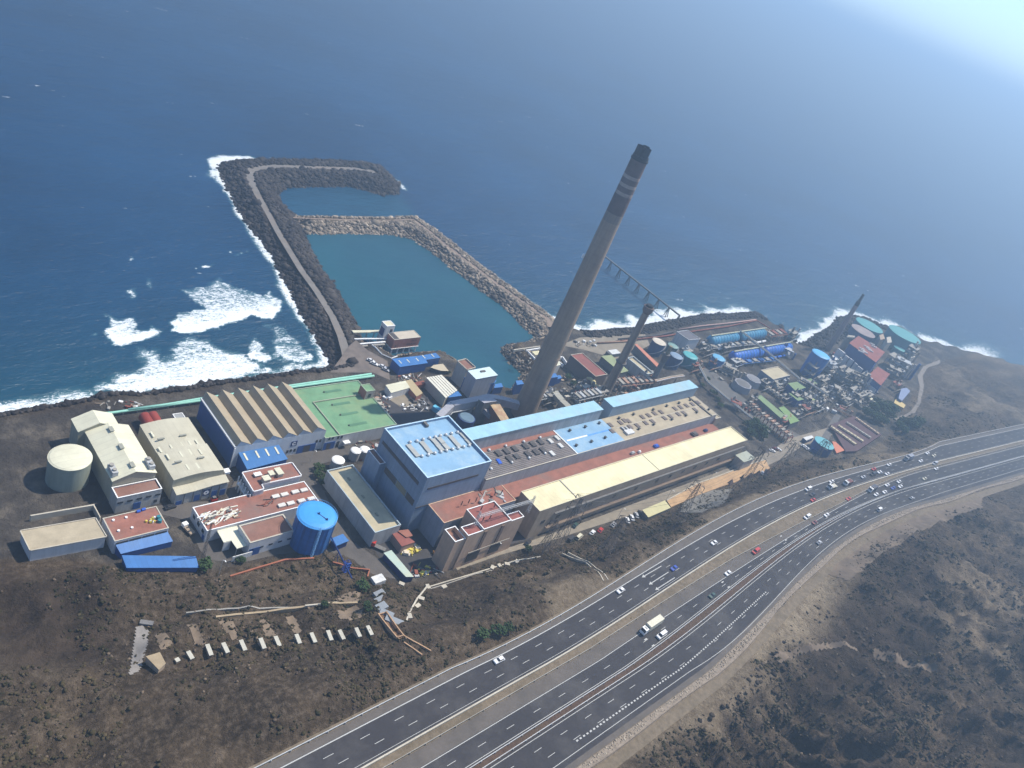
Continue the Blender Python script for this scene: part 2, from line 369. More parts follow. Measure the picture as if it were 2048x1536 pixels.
def sdist(px, py, poly):
    """signed distance to a closed outline, positive inside"""
    px = np.asarray(px, float); py = np.asarray(py, float); shp = px.shape; px = px.ravel(); py = py.ravel()
    d = np.full(px.shape, 1e18); ins = np.zeros(px.shape, bool); n = len(poly)
    for i in range(n):
        ax, ay = poly[i]; bx, by = poly[(i+1)%n]; ex, ey = bx-ax, by-ay
        t = np.clip(((px-ax)*ex+(py-ay)*ey)/(ex*ex+ey*ey+1e-12), 0, 1)
        d = np.minimum(d, (px-ax-t*ex)**2+(py-ay-t*ey)**2)
        c = ((ay > py) != (by > py)); 
        with np.errstate(divide='ignore', invalid='ignore'):
            ins ^= c & (px < (bx-ax)*(py-ay)/(by-ay+1e-18)+ax)
    d = np.sqrt(d); return np.where(ins, d, -d).reshape(shp)
def ldist(px, py, line):
    d = np.full(np.shape(px), 1e18)
    for (ax, ay), (bx, by) in zip(line[:-1], line[1:]):
        ex, ey = bx-ax, by-ay; t = np.clip(((px-ax)*ex+(py-ay)*ey)/(ex*ex+ey*ey+1e-12), 0, 1)
        d = np.minimum(d, (px-ax-t*ex)**2+(py-ay-t*ey)**2)
    return np.sqrt(d)
def sm(t): t = np.clip(t, 0, 1); return t*t*(3-2*t)
def grid_mesh(name, X, Y, Zz, material, attrs, keep=None, smooth=True):
    ny, nx = X.shape; v = np.stack([X, Y, Zz], -1).reshape(-1, 3).astype(np.float32)
    i = np.arange(ny*nx).reshape(ny, nx); q = np.stack([i[:-1,:-1], i[:-1,1:], i[1:,1:], i[1:,:-1]], -1).reshape(-1, 4)
    if keep is not None:
        k = keep.ravel(); q = q[k[q].any(1)]; used = np.unique(q); rm = np.full(len(v), -1); rm[used] = np.arange(len(used)); q = rm[q]; v = v[used]
        attrs = {a: b.ravel()[used] for a, b in attrs.items()}
    me = bpy.data.meshes.new(name); me.vertices.add(len(v)); me.vertices.foreach_set('co', v.ravel())
    me.loops.add(q.size); me.loops.foreach_set('vertex_index', q.ravel().astype(np.int32))
    me.polygons.add(len(q)); me.polygons.foreach_set('loop_start', np.arange(0, q.size, 4, dtype=np.int32)); me.polygons.foreach_set('loop_total', np.full(len(q), 4, np.int32))
    me.polygons.foreach_set('use_smooth', np.full(len(q), smooth)); me.update(calc_edges=True)
    for a, b in attrs.items():
        at = me.attributes.new(a, 'FLOAT', 'POINT'); at.data.foreach_set('value', b.ravel().astype(np.float32))
    me.materials.append(material); return me
ICO_V = None
def icos():
    t = (1+5**.5)/2
    v = np.array([(-1,t,0),(1,t,0),(-1,-t,0),(1,-t,0),(0,-1,t),(0,1,t),(0,-1,-t),(0,1,-t),(t,0,-1),(t,0,1),(-t,0,-1),(-t,0,1)], float)
    v /= np.linalg.norm(v[0])
    f = np.array([(0,11,5),(0,5,1),(0,1,7),(0,7,10),(0,10,11),(1,5,9),(5,11,4),(11,10,2),(10,7,6),(7,1,8),(3,9,4),(3,4,2),(3,2,6),(3,6,8),(3,8,9),(4,9,5),(2,4,11),(6,2,10),(8,6,7),(9,8,1)])
    return v, f
def blobs(name, cen, rad, material, tone, squash=.75, jit=.28, base=(0,0,0)):
    """many angular lumps (boulders, bushes) joined in one mesh"""
    v0, f0 = icos(); n = len(cen)
    cen = np.asarray(cen, float) - np.array(base); rad = np.asarray(rad, float)
    V = np.repeat(v0[None], n, 0)*(1+rng.uniform(-jit, jit, (n, 12, 1)))
    a = rng.uniform(0, 2*pi, n); ca, sa = np.cos(a)[:,None], np.sin(a)[:,None]
    st = rng.uniform(.75, 1.35, (n, 1))
    x = V[:,:,0]*st; y = V[:,:,1]; V[:,:,0], V[:,:,1] = x*ca-y*sa, x*sa+y*ca; V[:,:,2] *= squash
    V = V*rad[:,None,None]+cen[:,None,:]
    F = (f0[None]+12*np.arange(n)[:,None,None]).reshape(-1, 3)
    me = bpy.data.meshes.new(name); me.vertices.add(n*12); me.vertices.foreach_set('co', V.astype(np.float32).ravel())
    me.loops.add(F.size); me.loops.foreach_set('vertex_index', F.ravel().astype(np.int32))
    me.polygons.add(len(F)); me.polygons.foreach_set('loop_start', np.arange(0, F.size, 3, dtype=np.int32)); me.polygons.foreach_set('loop_total', np.full(len(F), 3, np.int32))
    me.update(calc_edges=True)
    at = me.attributes.new('tone', 'FLOAT', 'POINT'); at.data.foreach_set('value', np.repeat(tone, 12).astype(np.float32))
    me.materials.append(material); return me

# ------------------------------------------------------------------ coastline, motorway lines
COAST = [(-700,905),(-300,865),(0,830),(169,801),(200,789),(273,790),(325,783),(376,776),(428,766),(480,761),(558,750),(636,742),(662,735),(705,700),(716,672),(730,690),(751,696),(782,713),(820,708),(868,705),(886,709),(911,724),(935,742),(960,765),(1000,779),(1024,777),(1046,749),(1021,727),(1002,704),(1010,691),(1050,686),(1083,672),(1100,645),(1118,648),(1144,664),(1175,666),(1219,660),(1255,659),(1292,651),(1340,642),(1390,632),(1440,631),(1491,627),(1517,636),(1539,653),(1568,660),(1577,684),(1592,694),(1607,688),(1632,670),(1661,653),(1674,637),(1695,634),(1716,640),(1762,658),(1781,652),(1837,681),(1879,690),(1960,712),(2048,745),(2130,760)]
coast = [tuple(p) for p in PP(COAST, 0)]
far_e = coast[-1]
LAND = coast + [(far_e[0]+250, far_e[1]-60), (2600, -300), (2600, -1500), (-600, -1500), (-600, coast[0][1])]
MAIN_BW = [tuple(p) for p in PP([(700,745),(664,735),(640,687),(600,625),(586,591),(562,546),(539,503),(506,461),(476,418),(454,373),(436,335),(446,326),(480,322),(560,322),(640,323),(720,328),(760,337),(782,352),(799,370),(795,389),(759,389),(726,379),(692,373),(625,373),(571,375),(555,389),(560,404),(573,418),(590,432),(609,468),(620,498),(638,532),(652,552),(670,573),(694,616),(712,650),(730,700)], 0)]
ARM_BW = [tuple(p) for p in PP([(586,431),(602,434),(692,436),(782,437),(815,433),(840,442),(872,463),(905,487),(967,537),(1020,575),(1061,606),(1107,638),(1112,665),(1085,690),(1072,677),(1040,648),(1009,615),(961,581),(913,544),(863,504),(822,477),(782,469),(692,467),(609,468),(597,450)], 0)]

SLOPES = {}
def curve(pts, z=HW):
    """smooth polynomial through photographed points of a lane line, straight beyond its ends"""
    w_ = np.array(PP(pts, z)); c = np.polyfit(w_[:,0]/100, w_[:,1], 4); x0, x1 = w_[:,0].min(), w_[:,0].max()
    dc = np.polyder(c)
    def f(x):
        x = np.asarray(x, float); xc = np.clip(x, x0, x1)
        sl = np.polyval(dc, xc/100)/100
        for k, xe in (('lo', x0), ('hi', x1)):
            SLOPES.setdefault(k, None)
        lo = SLOPES['lo'] if SLOPES['lo'] is not None else sl; hi = SLOPES['hi'] if SLOPES['hi'] is not None else sl
        return np.polyval(c, xc/100)+np.where(x > x1, hi, np.where(x < x0, lo, sl))*(x-xc)
    f.ends = (np.polyval(dc, x0/100)/100, np.polyval(dc, x1/100)/100, x0, x1)
    return f
T7 = Z(1200, 980, .332); T8 = Z(1440, 860, .2148); T6 = Z(700, 1040, .293)
def tp(T, *q): return [T(*p) for p in q]
L_edge = curve([(905,1340)]+tp(T7,(0,610),(600,262))+tp(T8,(420,600),(1000,440),(1500,300),(2040,120)))
L_a0 = curve([(940,1340)]+tp(T7,(0,650),(300,480),(600,300),(850,160))+tp(T8,(640,590),(1000,490),(1480,340),(1740,265),(2040,150)))
L_a1 = curve([(1070.6,1340),(1300,1198.2)]+tp(T7,(440,560),(800,345),(1170,125))+tp(T8,(690,755),(1000,630),(1400,480),(1700,390),(2040,290)))
L_b0 = curve(tp(T7,(0,1025),(400,760),(800,500),(1100,300),(1480,95))+tp(T8,(1500,500),(1760,430),(2020,350)))
L_b1 = curve(tp(T7,(130,1084),(500,800),(840,550),(1200,290),(1560,100))+tp(T8,(1200,725),(1500,620),(1900,500),(2040,450)))
L_c0 = curve(tp(T7,(240,1084),(520,880),(840,620),(1200,340),(1560,135))+tp(T8,(1200,750),(1500,650),(2040,480)))
L_c1 = curve(tp(T7,(560,1084),(800,900),(1000,720),(1200,510),(1350,355),(1560,210))+tp(T8,(1500,790),(1800,680),(2040,590)))
L_dot = curve(tp(T7,(485,1078),(800,800),(1120,508),(1300,370)))
L_out = curve(tp(T7,(650,1084),(900,850),(1150,580),(1350,400),(1560,250),(1850,110),(2040,62)))
print('ends', [tuple(np.round(q.ends, 3)) for q in (L_edge, L_a0, L_a1, L_b0, L_b1, L_c0, L_c1, L_out)])
SLOPES['lo'] = float(np.median([q.ends[0] for q in (L_edge, L_a0, L_a1, L_b0, L_b1, L_c0)])); SLOPES['hi'] = float(np.median([q.ends[1] for q in (L_edge, L_a0, L_a1, L_b0, L_b1, L_c0, L_out)]))
c1raw = L_c1
L_c1 = lambda x: np.where(np.asarray(x, float) < 320, np.minimum(c1raw(x), L_dot(x)-1.6), c1raw(x))
L_med0 = lambda x: L_a1(x)-1.2
L_med1 = lambda x: L_b0(x)+np.clip(5-(np.asarray(x, float)-330)*.035, 1.0, 5)

# edge of the level plant yard on the side of the hill
PLANT_EDGE = [(-300,1110),(0,1118),(169,1118),(250,1140),(330,1140),(400,1142),(480,1130),(560,1112),(640,1100),(700,1118),(745,1150),(800,1168),(860,1160),(905,1142),(1000,1118),(1100,1090),(1180,1062),(1270,1035),(1400,990),(1480,958),(1560,922),(1640,916),(1690,915),(1740,900),(1790,860),(1810,815),(1838,770),(1850,735)]
pe = np.array(PP(PLANT_EDGE, PG)); 
pe_x = np.maximum.accumulate(pe[:,0] + np.arange(len(pe))*1e-3)
def y_plant(x):
    return np.interp(x, pe_x, pe[:,1], left=pe[0,1], right=pe[-1,1])
coast_np = np.array(coast)
def height(x, y, rough=True):
    x = np.asarray(x, float); y = np.asarray(y, float)
    yp = y_plant(x); ye = L_edge(x)+1.5; ys = L_out(x)-7.5
    t = np.clip((yp-y)/np.maximum(yp-ye, 4), 0, 1)
    z = PG+(HW-.25-PG)*sm(t)
    hill = np.clip(np.minimum((yp-y)/14, (y-ye)/9), 0, 1)*(y > ye)
    z = z+hill*(fbm(x, y, .02, 5, 3)-.5)*13+hill*(fbm(x, y, .05, 5, 11, True)-.55)*6+hill*(fbm(x, y, .3, 3, 13)-.5)*.8+hill*(fbm(x, y, .11, 4, 19, True)-.5)*3.0
    # hollow and old works at the lower left
    s_ = np.clip((ys-y)/60, 0, 3)
    up = np.clip((ys-y)/10, 0, 1)
    gul = np.exp(-((x-255)/55.)**2)*13+2.5                       # eroded embankment dropping to a gully
    dgl = sm((ys-y)/(26+.1*abs(x-255)))*(1-sm((ys-y-40)/70)); er = fbm(x+.3*y, y*.18, .09, 4, 91, True)
    z = np.where(y < ys, HW-.25+up*((fbm(x, y, .012, 6, 5, True)-.45)*42+(fbm(x, y, .045, 5, 8, True)-.5)*13+(fbm(x, y, .12, 4, 18, True)-.5)*6.5)*np.clip(s_+.25, 0, 1)+sm(s_/3)*14+up*(fbm(x, y, .3, 3, 4)-.5)*1.0-dgl*gul*(.3+1.35*er), z)
    z = np.where(y > yp, PG, z)
    # hill with the winding road at the far right
    e = sm((x-pe_x[-1]+30)/60)*sm((y_plant(x)+70-y)/60)
    return z
GX = np.concatenate([np.arange(-160, 20, 5.), np.arange(20, 620, 2.0), np.arange(620, 900, 3.), np.arange(900, 2600, 25.)])
GY = np.concatenate([np.arange(-1500, -160, 30.), np.arange(-160, -30, 4.), np.arange(-30, 310, 2.0)])
X, Y = np.meshgrid(GX, GY)
Zh = height(X, Y)
dl = sdist(X, Y, LAND)
dj = dl+(fbm(X, Y, .12, 3, 21)-.5)*5
Zh = np.minimum(Zh, -2.5+np.clip(dj+2.5, 0, 60)*.85)
Zh = np.where(dl < -3, -6, Zh)
isplant = sm((Y-y_plant(X)+2)/4)*sm((dl-6)/8)
TRK = PP([(1150,1340),(1300,1290),(1500,1230),(1590,1165),(1700,1090),(1800,1048),(1900,1020)], HW)   # track above the cutting
pale = np.zeros_like(X)
for poly, zz, am in (([(1500,1240),(1560,1180),(1620,1140),(1650,1150),(1700,1170),(1655,1190),(1630,1240),(1605,1300),(1540,1300),(1520,1340),(1480,1340)], HW-5, .95),
                     ([(1560,1215),(1600,1170),(1660,1165),(1690,1190),(1665,1240),(1640,1300),(1600,1330),(1545,1330),(1530,1280)], HW-13, .95),
                     ([(1050,1170),(1100,1140),(1180,1180),(1190,1240),(1090,1260)], 16, .45),
                     ([(1310,1120),(1400,1060),(1480,1060),(1380,1140)], 14, .4),
                     ([(1560,1120),(1700,1040),(1880,990),(1880,1020),(1720,1080),(1600,1160)], HW, .55),
                     ([(1660,925),(1800,905),(1860,880),(1860,895),(1780,920),(1680,945)], 14, .6),
                     ([(1620,1000),(1640,1000),(1700,950),(1670,940)], 14, .4),
                     ([(1830,690),(1880,700),(1880,840),(1800,880),(1790,870),(1835,800)], 12, .15),
                     ([(1380,1055),(1480,1000),(1540,985),(1500,1030),(1400,1090)], 12, .5)):
    pale = np.maximum(pale, am*sm((sdist(X, Y, PP(poly, zz))+3)/6)*(1-isplant))
pale = np.maximum(pale, .5*sm((fbm(X, Y, .02, 4, 31)-.56)/.1)*(1-isplant))
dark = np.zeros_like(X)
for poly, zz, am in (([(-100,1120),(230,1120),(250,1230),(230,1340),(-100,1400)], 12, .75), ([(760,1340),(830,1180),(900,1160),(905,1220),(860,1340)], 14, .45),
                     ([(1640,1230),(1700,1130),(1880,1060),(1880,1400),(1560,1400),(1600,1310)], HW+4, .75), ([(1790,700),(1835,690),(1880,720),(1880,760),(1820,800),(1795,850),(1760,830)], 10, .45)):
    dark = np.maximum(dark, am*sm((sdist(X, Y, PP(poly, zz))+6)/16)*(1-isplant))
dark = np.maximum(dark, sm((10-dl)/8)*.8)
shore = (X > 400)&(dl < 26)&(dl > 0)
ZG = Zh.copy(); PALE = pale.copy()
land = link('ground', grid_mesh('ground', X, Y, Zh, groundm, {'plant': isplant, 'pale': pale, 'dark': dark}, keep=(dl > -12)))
land['kind'] = 'structure'

def hgrid(x, y):
    """height of the built ground surface (bilinear on its own grid)"""
    i = np.clip(np.searchsorted(GX, x)-1, 0, len(GX)-2); j = np.clip(np.searchsorted(GY, y)-1, 0, len(GY)-2)
    u = (x-GX[i])/(GX[i+1]-GX[i]); v = (y-GY[j])/(GY[j+1]-GY[j])
    return (ZG[j,i]*(1-u)+ZG[j,i+1]*u)*(1-v)+(ZG[j+1,i]*(1-u)+ZG[j+1,i+1]*u)*v
def palef(x, y):
    i = np.clip(np.searchsorted(GX, x)-1, 0, len(GX)-2); j = np.clip(np.searchsorted(GY, y)-1, 0, len(GY)-2); return PALE[j, i]
# ------------------------------------------------------------------ sea
SX = np.concatenate([-np.geomspace(14000, 60, 28), np.arange(-40, 100, 8.), np.arange(100, 520, 1.6), np.arange(520, 1000, 4.), np.geomspace(1000, 26000, 40)])
SY = np.concatenate([[-3000, -1000, -300, 0], np.arange(60, 150, 10.), np.arange(150, 300, 2.), np.arange(300, 420, 1.8), np.arange(420, 560, 2.4), np.arange(560, 800, 8.), np.geomspace(800, 26000, 40)])
X, Y = np.meshgrid(SX, SY)
def warp(x, y, a=6):
    return x+(fbm(x, y, .11, 5, 41)-.5)*2*a, y+(fbm(x, y, .11, 5, 47)-.5)*2*a
near = (X > -60)&(X < 1100)&(Y > 120)&(Y < 800)
xs, ys_ = X[near], Y[near]; wx, wy = warp(xs, ys_)
TS = Z(169, 480, .2593)
BASIN = [tuple(p) for p in PP([(609,467),(692,467),(782,469),(822,477),(863,504),(913,544),(961,581),(1009,615),(1040,648),(1072,677),(1010,691),(1002,704),(1021,727),(1046,749),(1024,777),(1000,779),(935,742),(886,709),(868,705),(751,696),(712,650),(694,616),(638,532)], 0)]
f_ = np.zeros_like(xs)
def foam(pts, amt, soft, crest=None, fall=14):
    global f_
    p = [tuple(q) for q in PP(tp(TS, *pts), 0)]
    d = sdist(wx, wy, p); v = amt*sm((d+soft*.5)/soft)
    if crest is not None:
        c = [tuple(q) for q in PP(tp(TS, *crest), 0)]; v = v*(.43+.68*np.exp(-ldist(wx, wy, c)/fall))
    f_ = np.maximum(f_, v)
foam([(680,660),(690,695),(800,712),(940,690),(1030,680),(1090,640),(1200,632),(1270,595),(1330,600),(1420,612),(1490,570),(1545,490),(1440,400),(1400,440),(1290,400),(1180,370),(1060,300),(920,350),(860,390),(730,380),(880,500),(960,540),(770,580),(720,640)], 1.02, 3.5, [(690,690),(800,700),(1030,670),(1200,620),(1280,580),(1420,600),(1500,560)], 9)
foam([(120,745),(180,800),(260,785),(440,770),(590,700),(500,680),(400,680),(350,580),(280,600),(200,610),(110,600),(200,660),(150,700)], 1.02, 3.0, [(140,750),(200,785),(440,755),(580,700)], 7)
foam([(0,1230),(120,1185),(400,1190),(600,1165),(800,1135),(1000,1095),(1120,1085),(1300,1010),(1370,980),(1250,900),(1100,850),(960,790),(850,760),(700,780),(660,900),(560,960),(540,860),(450,840),(390,880),(420,960),(380,1020),(230,1050),(180,1110),(60,1170)], .80, 7, [(0,1235),(400,1180),(800,1110),(1090,1050),(1370,990)], 26)
foam([(1240,880),(1380,930),(1460,890),(1390,830),(1300,770)], .88, 3, [(1250,885),(1380,925),(1460,895)], 8)
foam([(1470,890),(1560,945),(1690,955),(1770,900),(1640,810),(1540,690),(1420,640),(1420,760),(1440,850)], .74, 4, [(1470,890),(1560,945),(1700,950),(1770,900)], 8)
foam([(1100,1085),(1400,1040),(1700,1015),(1880,985),(1870,930),(1700,965),(1400,985),(1200,1050)], .62, 4)
foam([(855,203),(900,185),(985,170),(980,180),(930,198),(860,208)], .95, 1.5); foam([(1100,95),(1150,112),(1215,75),(1220,85),(1150,105)], .95, 1.5)
foam([(330,130),(350,165),(378,168),(370,140)], .7, 2); foam([(310,400),(350,460),(420,475),(400,420),(360,370)], .55, 4); foam([(40,735),(60,750),(80,742),(60,735)], .7, 1.5); foam([(470,300),(480,350),(510,350),(505,300)], .45, 4)
def shorefoam(line, amt, width, seed=0):
    global f_
    l = [tuple(q) for q in PP(line, 0)]; d = ldist(xs, ys_, l)+(fbm(xs, ys_, .07, 3, 50+seed)-.5)*width*1.1
    f_ = np.maximum(f_, amt*sm(1-d/width))
shorefoam([(662,735),(640,687),(600,625),(562,546),(539,503),(506,461),(476,418),(454,373),(434,337),(440,325),(480,320)], .86, 7)
shorefoam([(426,352),(428,325),(455,317),(500,319)], .95, 8, 2)
shorefoam([(560,321),(600,324),(690,327),(710,331)], .8, 6, 3)
shorefoam([(795,362),(808,378)], .6, 6, 4); shorefoam([(975,541),(1045,592),(1107,636)], .72, 3.2, 5)
shorefoam([(1107,640),(1144,662),(1175,664),(1219,658),(1255,657),(1292,649)], 1.0, 15, 6)
shorefoam([(1292,649),(1340,640),(1390,630),(1440,629),(1491,625)], .9, 19, 7)
shorefoam([(1577,690),(1607,688),(1632,670),(1661,653),(1674,637),(1695,630)], .95, 18, 8)
shorefoam([(1716,634),(1762,652),(1781,648),(1837,677),(1879,688),(1960,710),(2048,742)], .9, 22, 9)
shorefoam([(-700,905),(-300,865),(0,830),(169,803)], .85, 12, 10)
F = np.zeros_like(X); F[near] = f_
dc = np.full(X.shape, 999.); dc[near] = ldist(xs, ys_, coast)
SH = np.exp(-dc/55.)*.55; 
CALM = np.zeros_like(X); CALM[near] = sm((sdist(xs, ys_, BASIN)+2)/4)
UP = [tuple(p) for p in PP([(555,389),(571,375),(692,373),(760,389),(800,390),(830,434),(782,437),(602,434),(586,431)], 0)]
CALM[near] = np.maximum(CALM[near], .45*sm((sdist(xs, ys_, UP)+8)/14))
SH = np.where(CALM > .5, .2, SH)
lnd = sdist(X, Y, LAND)
seaob = link('sea', grid_mesh('sea', X, Y, np.zeros_like(X), seam_, {'foam': F, 'shallow': SH, 'calm': CALM}, keep=(lnd < 14)))
seaob['kind'] = 'structure'

# ------------------------------------------------------------------ motorway
def sheet_between(fa, fb, x0, x1, z, step=5):
    xs_ = np.arange(x0, x1+step, step); mb = MB(); a, b = fa(xs_), fb(xs_); n = len(xs_)
    mb.add([(x, q, z) for x, q in zip(xs_, a)]+[(x, q, z) for x, q in zip(xs_, b)], [(n+i, n+i+1, i+1, i) for i in range(n-1)]); return mb
def off(f, d): return lambda x: f(x)+d
XE0, XE1 = -160, 1500
def road(name, mb, m): return solo(name, None, None, mb, m, kind='structure')
road('verge', sheet_between(off(L_edge, 1.5), off(L_out, -7.5), XE0, XE1, HW-.02), mat('dusty_verge', (.17,.135,.095), .95, .25, scale=.5, dirt=(.09,.075,.05), dirt_amt=.7, bump=.4))
road('shoulder', sheet_between(L_edge, off(L_a0, .3), XE0, XE1, HW+.02), shoulder)
road('motorway', sheet_between(off(L_a0, .3), off(L_a1, -.2), XE0, XE1, HW+.03), asph)
road('shoulder', sheet_between(L_med1, off(L_b0, .3), XE0, XE1, HW+.025), shoulder)
road('motorway', sheet_between(off(L_b0, .3), off(L_b1, -.6), XE0, XE1, HW+.03), asph)
road('planting_bed', sheet_between(off(L_b1, -.6), off(L_c0, .6), XE0, XE1, HW+.01), medm)
road('motorway', sheet_between(off(L_c0, .6), off(L_out, 1.6), XE0, XE1, HW+.034), asph)
road('shoulder', sheet_between(off(L_out, 1.6), off(L_out, -.3), XE0, XE1, HW+.038), shoulder)
mk = MB()
def line(f, w_, x0=XE0, x1=XE1, step=6):
    xs_ = np.arange(x0, x1, step); a = f(xs_)+w_/2; b = f(xs_)-w_/2; n = len(xs_)
    mk.add([(x, q, HW+.05) for x, q in zip(xs_, a)]+[(x, q, HW+.05) for x, q in zip(xs_, b)], [(n+i, n+i+1, i+1, i) for i in range(n-1)])
def quadline(f, xa, xb, w_, dy=0):
    ya, yb = float(f(xa))+dy, float(f(xb))+dy
    mk.add([(xa, ya-w_/2, HW+.05), (xb, yb-w_/2, HW+.05), (xb, yb+w_/2, HW+.05), (xa, ya+w_/2, HW+.05)], [(0,1,2,3)])
line(L_a0, .34); line(off(L_a1, .9), .14); line(L_b0, .24); line(off(L_b1, .1), .2); line(off(L_c0, -.2), .2); line(L_c1, .2)
lanes = [lambda x, t=t: L_a0(x)*(1-t)+(L_a1(x)+.9)*t for t in (1/3, 2/3)]
lanes += [lambda x: L_b0(x)*.5+L_b1(x)*.5] + [lambda x, t=t: L_c0(x)*(1-t)+L_c1(x)*t for t in (1/3, 2/3)]
for i, f in enumerate(lanes):
    x = -60.0+i*3
    while x < 900: quadline(f, x, x+3.4, .17); x += 12.5
x = 190.0
while x < 330: quadline(L_dot, x, x+.9, .55); x += 1.75
for (u, v) in ((738,555),(775,585),(275,900),(320,938),(1090,278),(1120,302)):
    q = P(*T7(u, v), HW); mk.obox(q[0], q[1], .05, 1.7, .55, HW+.045, HW+.06)
def arrow(p, q, w_=.35):
    a = P(*T7(*p), HW); b = P(*T7(*q), HW); d = (b-a)[:2]; L = hypot(*d); d = d/L; nn = np.array([-d[1], d[0]]); z = HW+.055
    s0, s1 = a[:2], b[:2]-d*2.0
    mk.add([(*(s0-nn*w_/2), z), (*(s1-nn*w_/2), z), (*(s1+nn*w_/2), z), (*(s0+nn*w_/2), z)], [(0,1,2,3)])
    mk.add([(*(b[:2]), z), (*(s1+nn*.8), z), (*(s1-nn*.8), z)], [(0,1,2)])
arrow((370,458),(252,527)); arrow((412,495),(295,570)); arrow((450,528),(333,603))
road('road_marking', mk, paint)
def rail(name, label, f, x0, x1, h, w_, m, cat='barrier', step=6, post=True):
    xs_ = np.arange(x0, x1, step); y = f(xs_); n = len(xs_); mb = MB(); z = HW
    for i in range(n-1):
        a, b = (xs_[i], y[i]), (xs_[i+1], y[i+1]); ang = atan2(b[1]-a[1], b[0]-a[0]); L = hypot(b[0]-a[0], b[1]-a[1])
        mb.obox((a[0]+b[0])/2, (a[1]+b[1])/2, ang, L-.02, w_, z+(.35 if post else 0), z+h)
    base = (xs_[0], y[0], z); t = Thing(name, label, cat, base)
    t.part('rail' if post else 'wall_body', mb, m)
    if post:
        pb = MB()
        for i in range(n): pb.box(xs_[i]-.08, xs_[i]+.08, y[i]-.3, y[i]-.12, z, z+h-.05)
        t.part('post', pb, m, kind='stuff')
rail('guardrail', 'long steel guardrail along the seaward edge of the motorway', off(L_edge, .3), -60, 900, .8, .22, steel)
rail('concrete_barrier', 'pale concrete barrier between the seaward carriageway and the scrubby median', off(L_a1, -.4), -60, 900, .85, .5, concl, post=False)
rail('guardrail', 'guardrail on the shoulder of the middle carriageway beside the scrubby median', off(L_med1, .3), -60, 900, .75, .2, concrete)
rail('guardrail', 'guardrail on the seaward side of the rust red planting bed', off(L_b1, -.8), -60, 900, .8, .2, steel)
rail('guardrail', 'guardrail on the inland side of the rust red planting bed', off(L_c0, .8), -60, 900, .8, .2, steel)
# stone pitched wall on the inland side
xs_ = np.arange(-60, 1200, 4.); wv = MB(); n = len(xs_)
a = L_out(xs_)-.5; wd = 2.6+1.0*np.sin(xs_*.05)*np.cos(xs_*.021)
for i in range(n-1):
    mb_ = [(xs_[i],a[i],HW+.01),(xs_[i+1],a[i+1],HW+.01),(xs_[i+1],a[i+1]-wd[i+1],HW+.9),(xs_[i],a[i]-wd[i],HW+.9),(xs_[i+1],a[i+1]-wd[i+1]-.4,HW-.4),(xs_[i],a[i]-wd[i]-.4,HW-.4)]
    wv.add(mb_, [(3,2,1,0),(5,4,2,3)])
t = Thing('retaining_wall', 'sloping stone pitched wall along the inland edge of the motorway', 'wall', (xs_[0], a[0], HW))
t.part('stone_facing', wv, rocky)
xx = rng.uniform(-40, 700, 2600); k = rng.uniform(.1, .95, 2600); yy = L_out(xx)-.5-k*2.6
o = link('stone', blobs('stone', np.stack([xx, yy, HW+k*.8], -1), rng.uniform(.18, .42, 2600), rock_mat('tan_pitching_stones', (.2,.16,.12), (.42,.36,.28)), rng.uniform(0, 1, 2600), base=t.b), t.o); o['kind'] = 'stuff'
trk = MB(); xs_ = np.arange(150, 700, 6.); ty = L_out(xs_)-13-np.clip((xs_-230)*.02, 0, 6); hz = height(xs_, ty)

# ------------------------------------------------------------------ yards and service roads (sheets on the level plant ground)
def yard(name, pts, z, m): return solo(name, None, None, MB().sheet(PP(pts, z), z), m, kind='structure')
yard('yard', [(452,1000),(470,960),(500,930),(600,905),(780,880),(790,900),(650,925),(628,935),(660,1010),(700,1080),(760,1120),(800,1160),(745,1148),(700,1116),(640,1098),(560,1108),(480,1126),(420,1120),(400,1100),(372,1040),(330,1030),(250,1020),(340,1008),(440,1000)], PG+.03, yardm)
yard('yard', [(745,800),(770,790),(800,800),(860,790),(870,830),(860,870),(790,875),(770,850)], PG+.03, mat('dark_yard', (.05,.048,.052), .8, .2, dirt=(.1,.09,.08)))  # sheet in a darker tone than the other yards
yard('service_road', [(905,1128),(1000,1100),(1060,1082),(1180,1040),(1300,995),(1420,950),(1500,920),(1545,900),(1575,880),(1600,895),(1570,915),(1500,947),(1430,972),(1300,1018),(1180,1056),(1100,1082),(1000,1110),(915,1140)], PG+.03, roadc)
yard('service_road', [(1545,900),(1575,878),(1640,860),(1690,845),(1720,830),(1715,845),(1660,872),(1610,890),(1570,900)], PG+.034, roadc)
yard('service_road', [(1395,740),(1420,735),(1480,790),(1560,850),(1640,890),(1620,900),(1590,890),(1500,830),(1440,785)], PG+.026, mat('grey_plant_road', (.12,.115,.11), .9, .15, dirt=(.2,.17,.14)))
yard('service_road', [(1640,880),(1660,845),(1705,770),(1716,772),(1672,850),(1655,885)], PG+.04, MATS['grey_plant_road'])
yard('quay', [(660,745),(700,690),(712,680),(735,700),(775,722),(780,760),(745,745),(700,745)], PG+.03, mat('dusty_quay', (.17,.14,.12), .95, .18, dirt=(.09,.08,.08), dirt_amt=.7))
yard('yard', [(1120,690),(1160,675),(1290,668),(1300,690),(1240,720),(1170,700)], PG+.03, roadc)
yard('yard', [(1070,1075),(1000,1095),(905,1128),(860,1142),(800,1150),(760,1115),(715,1060),(770,1060),(830,1040)], PG+.024, MATS['dark_yard'])  # shade of boiler house and terrace painted in as a dark yard sheet

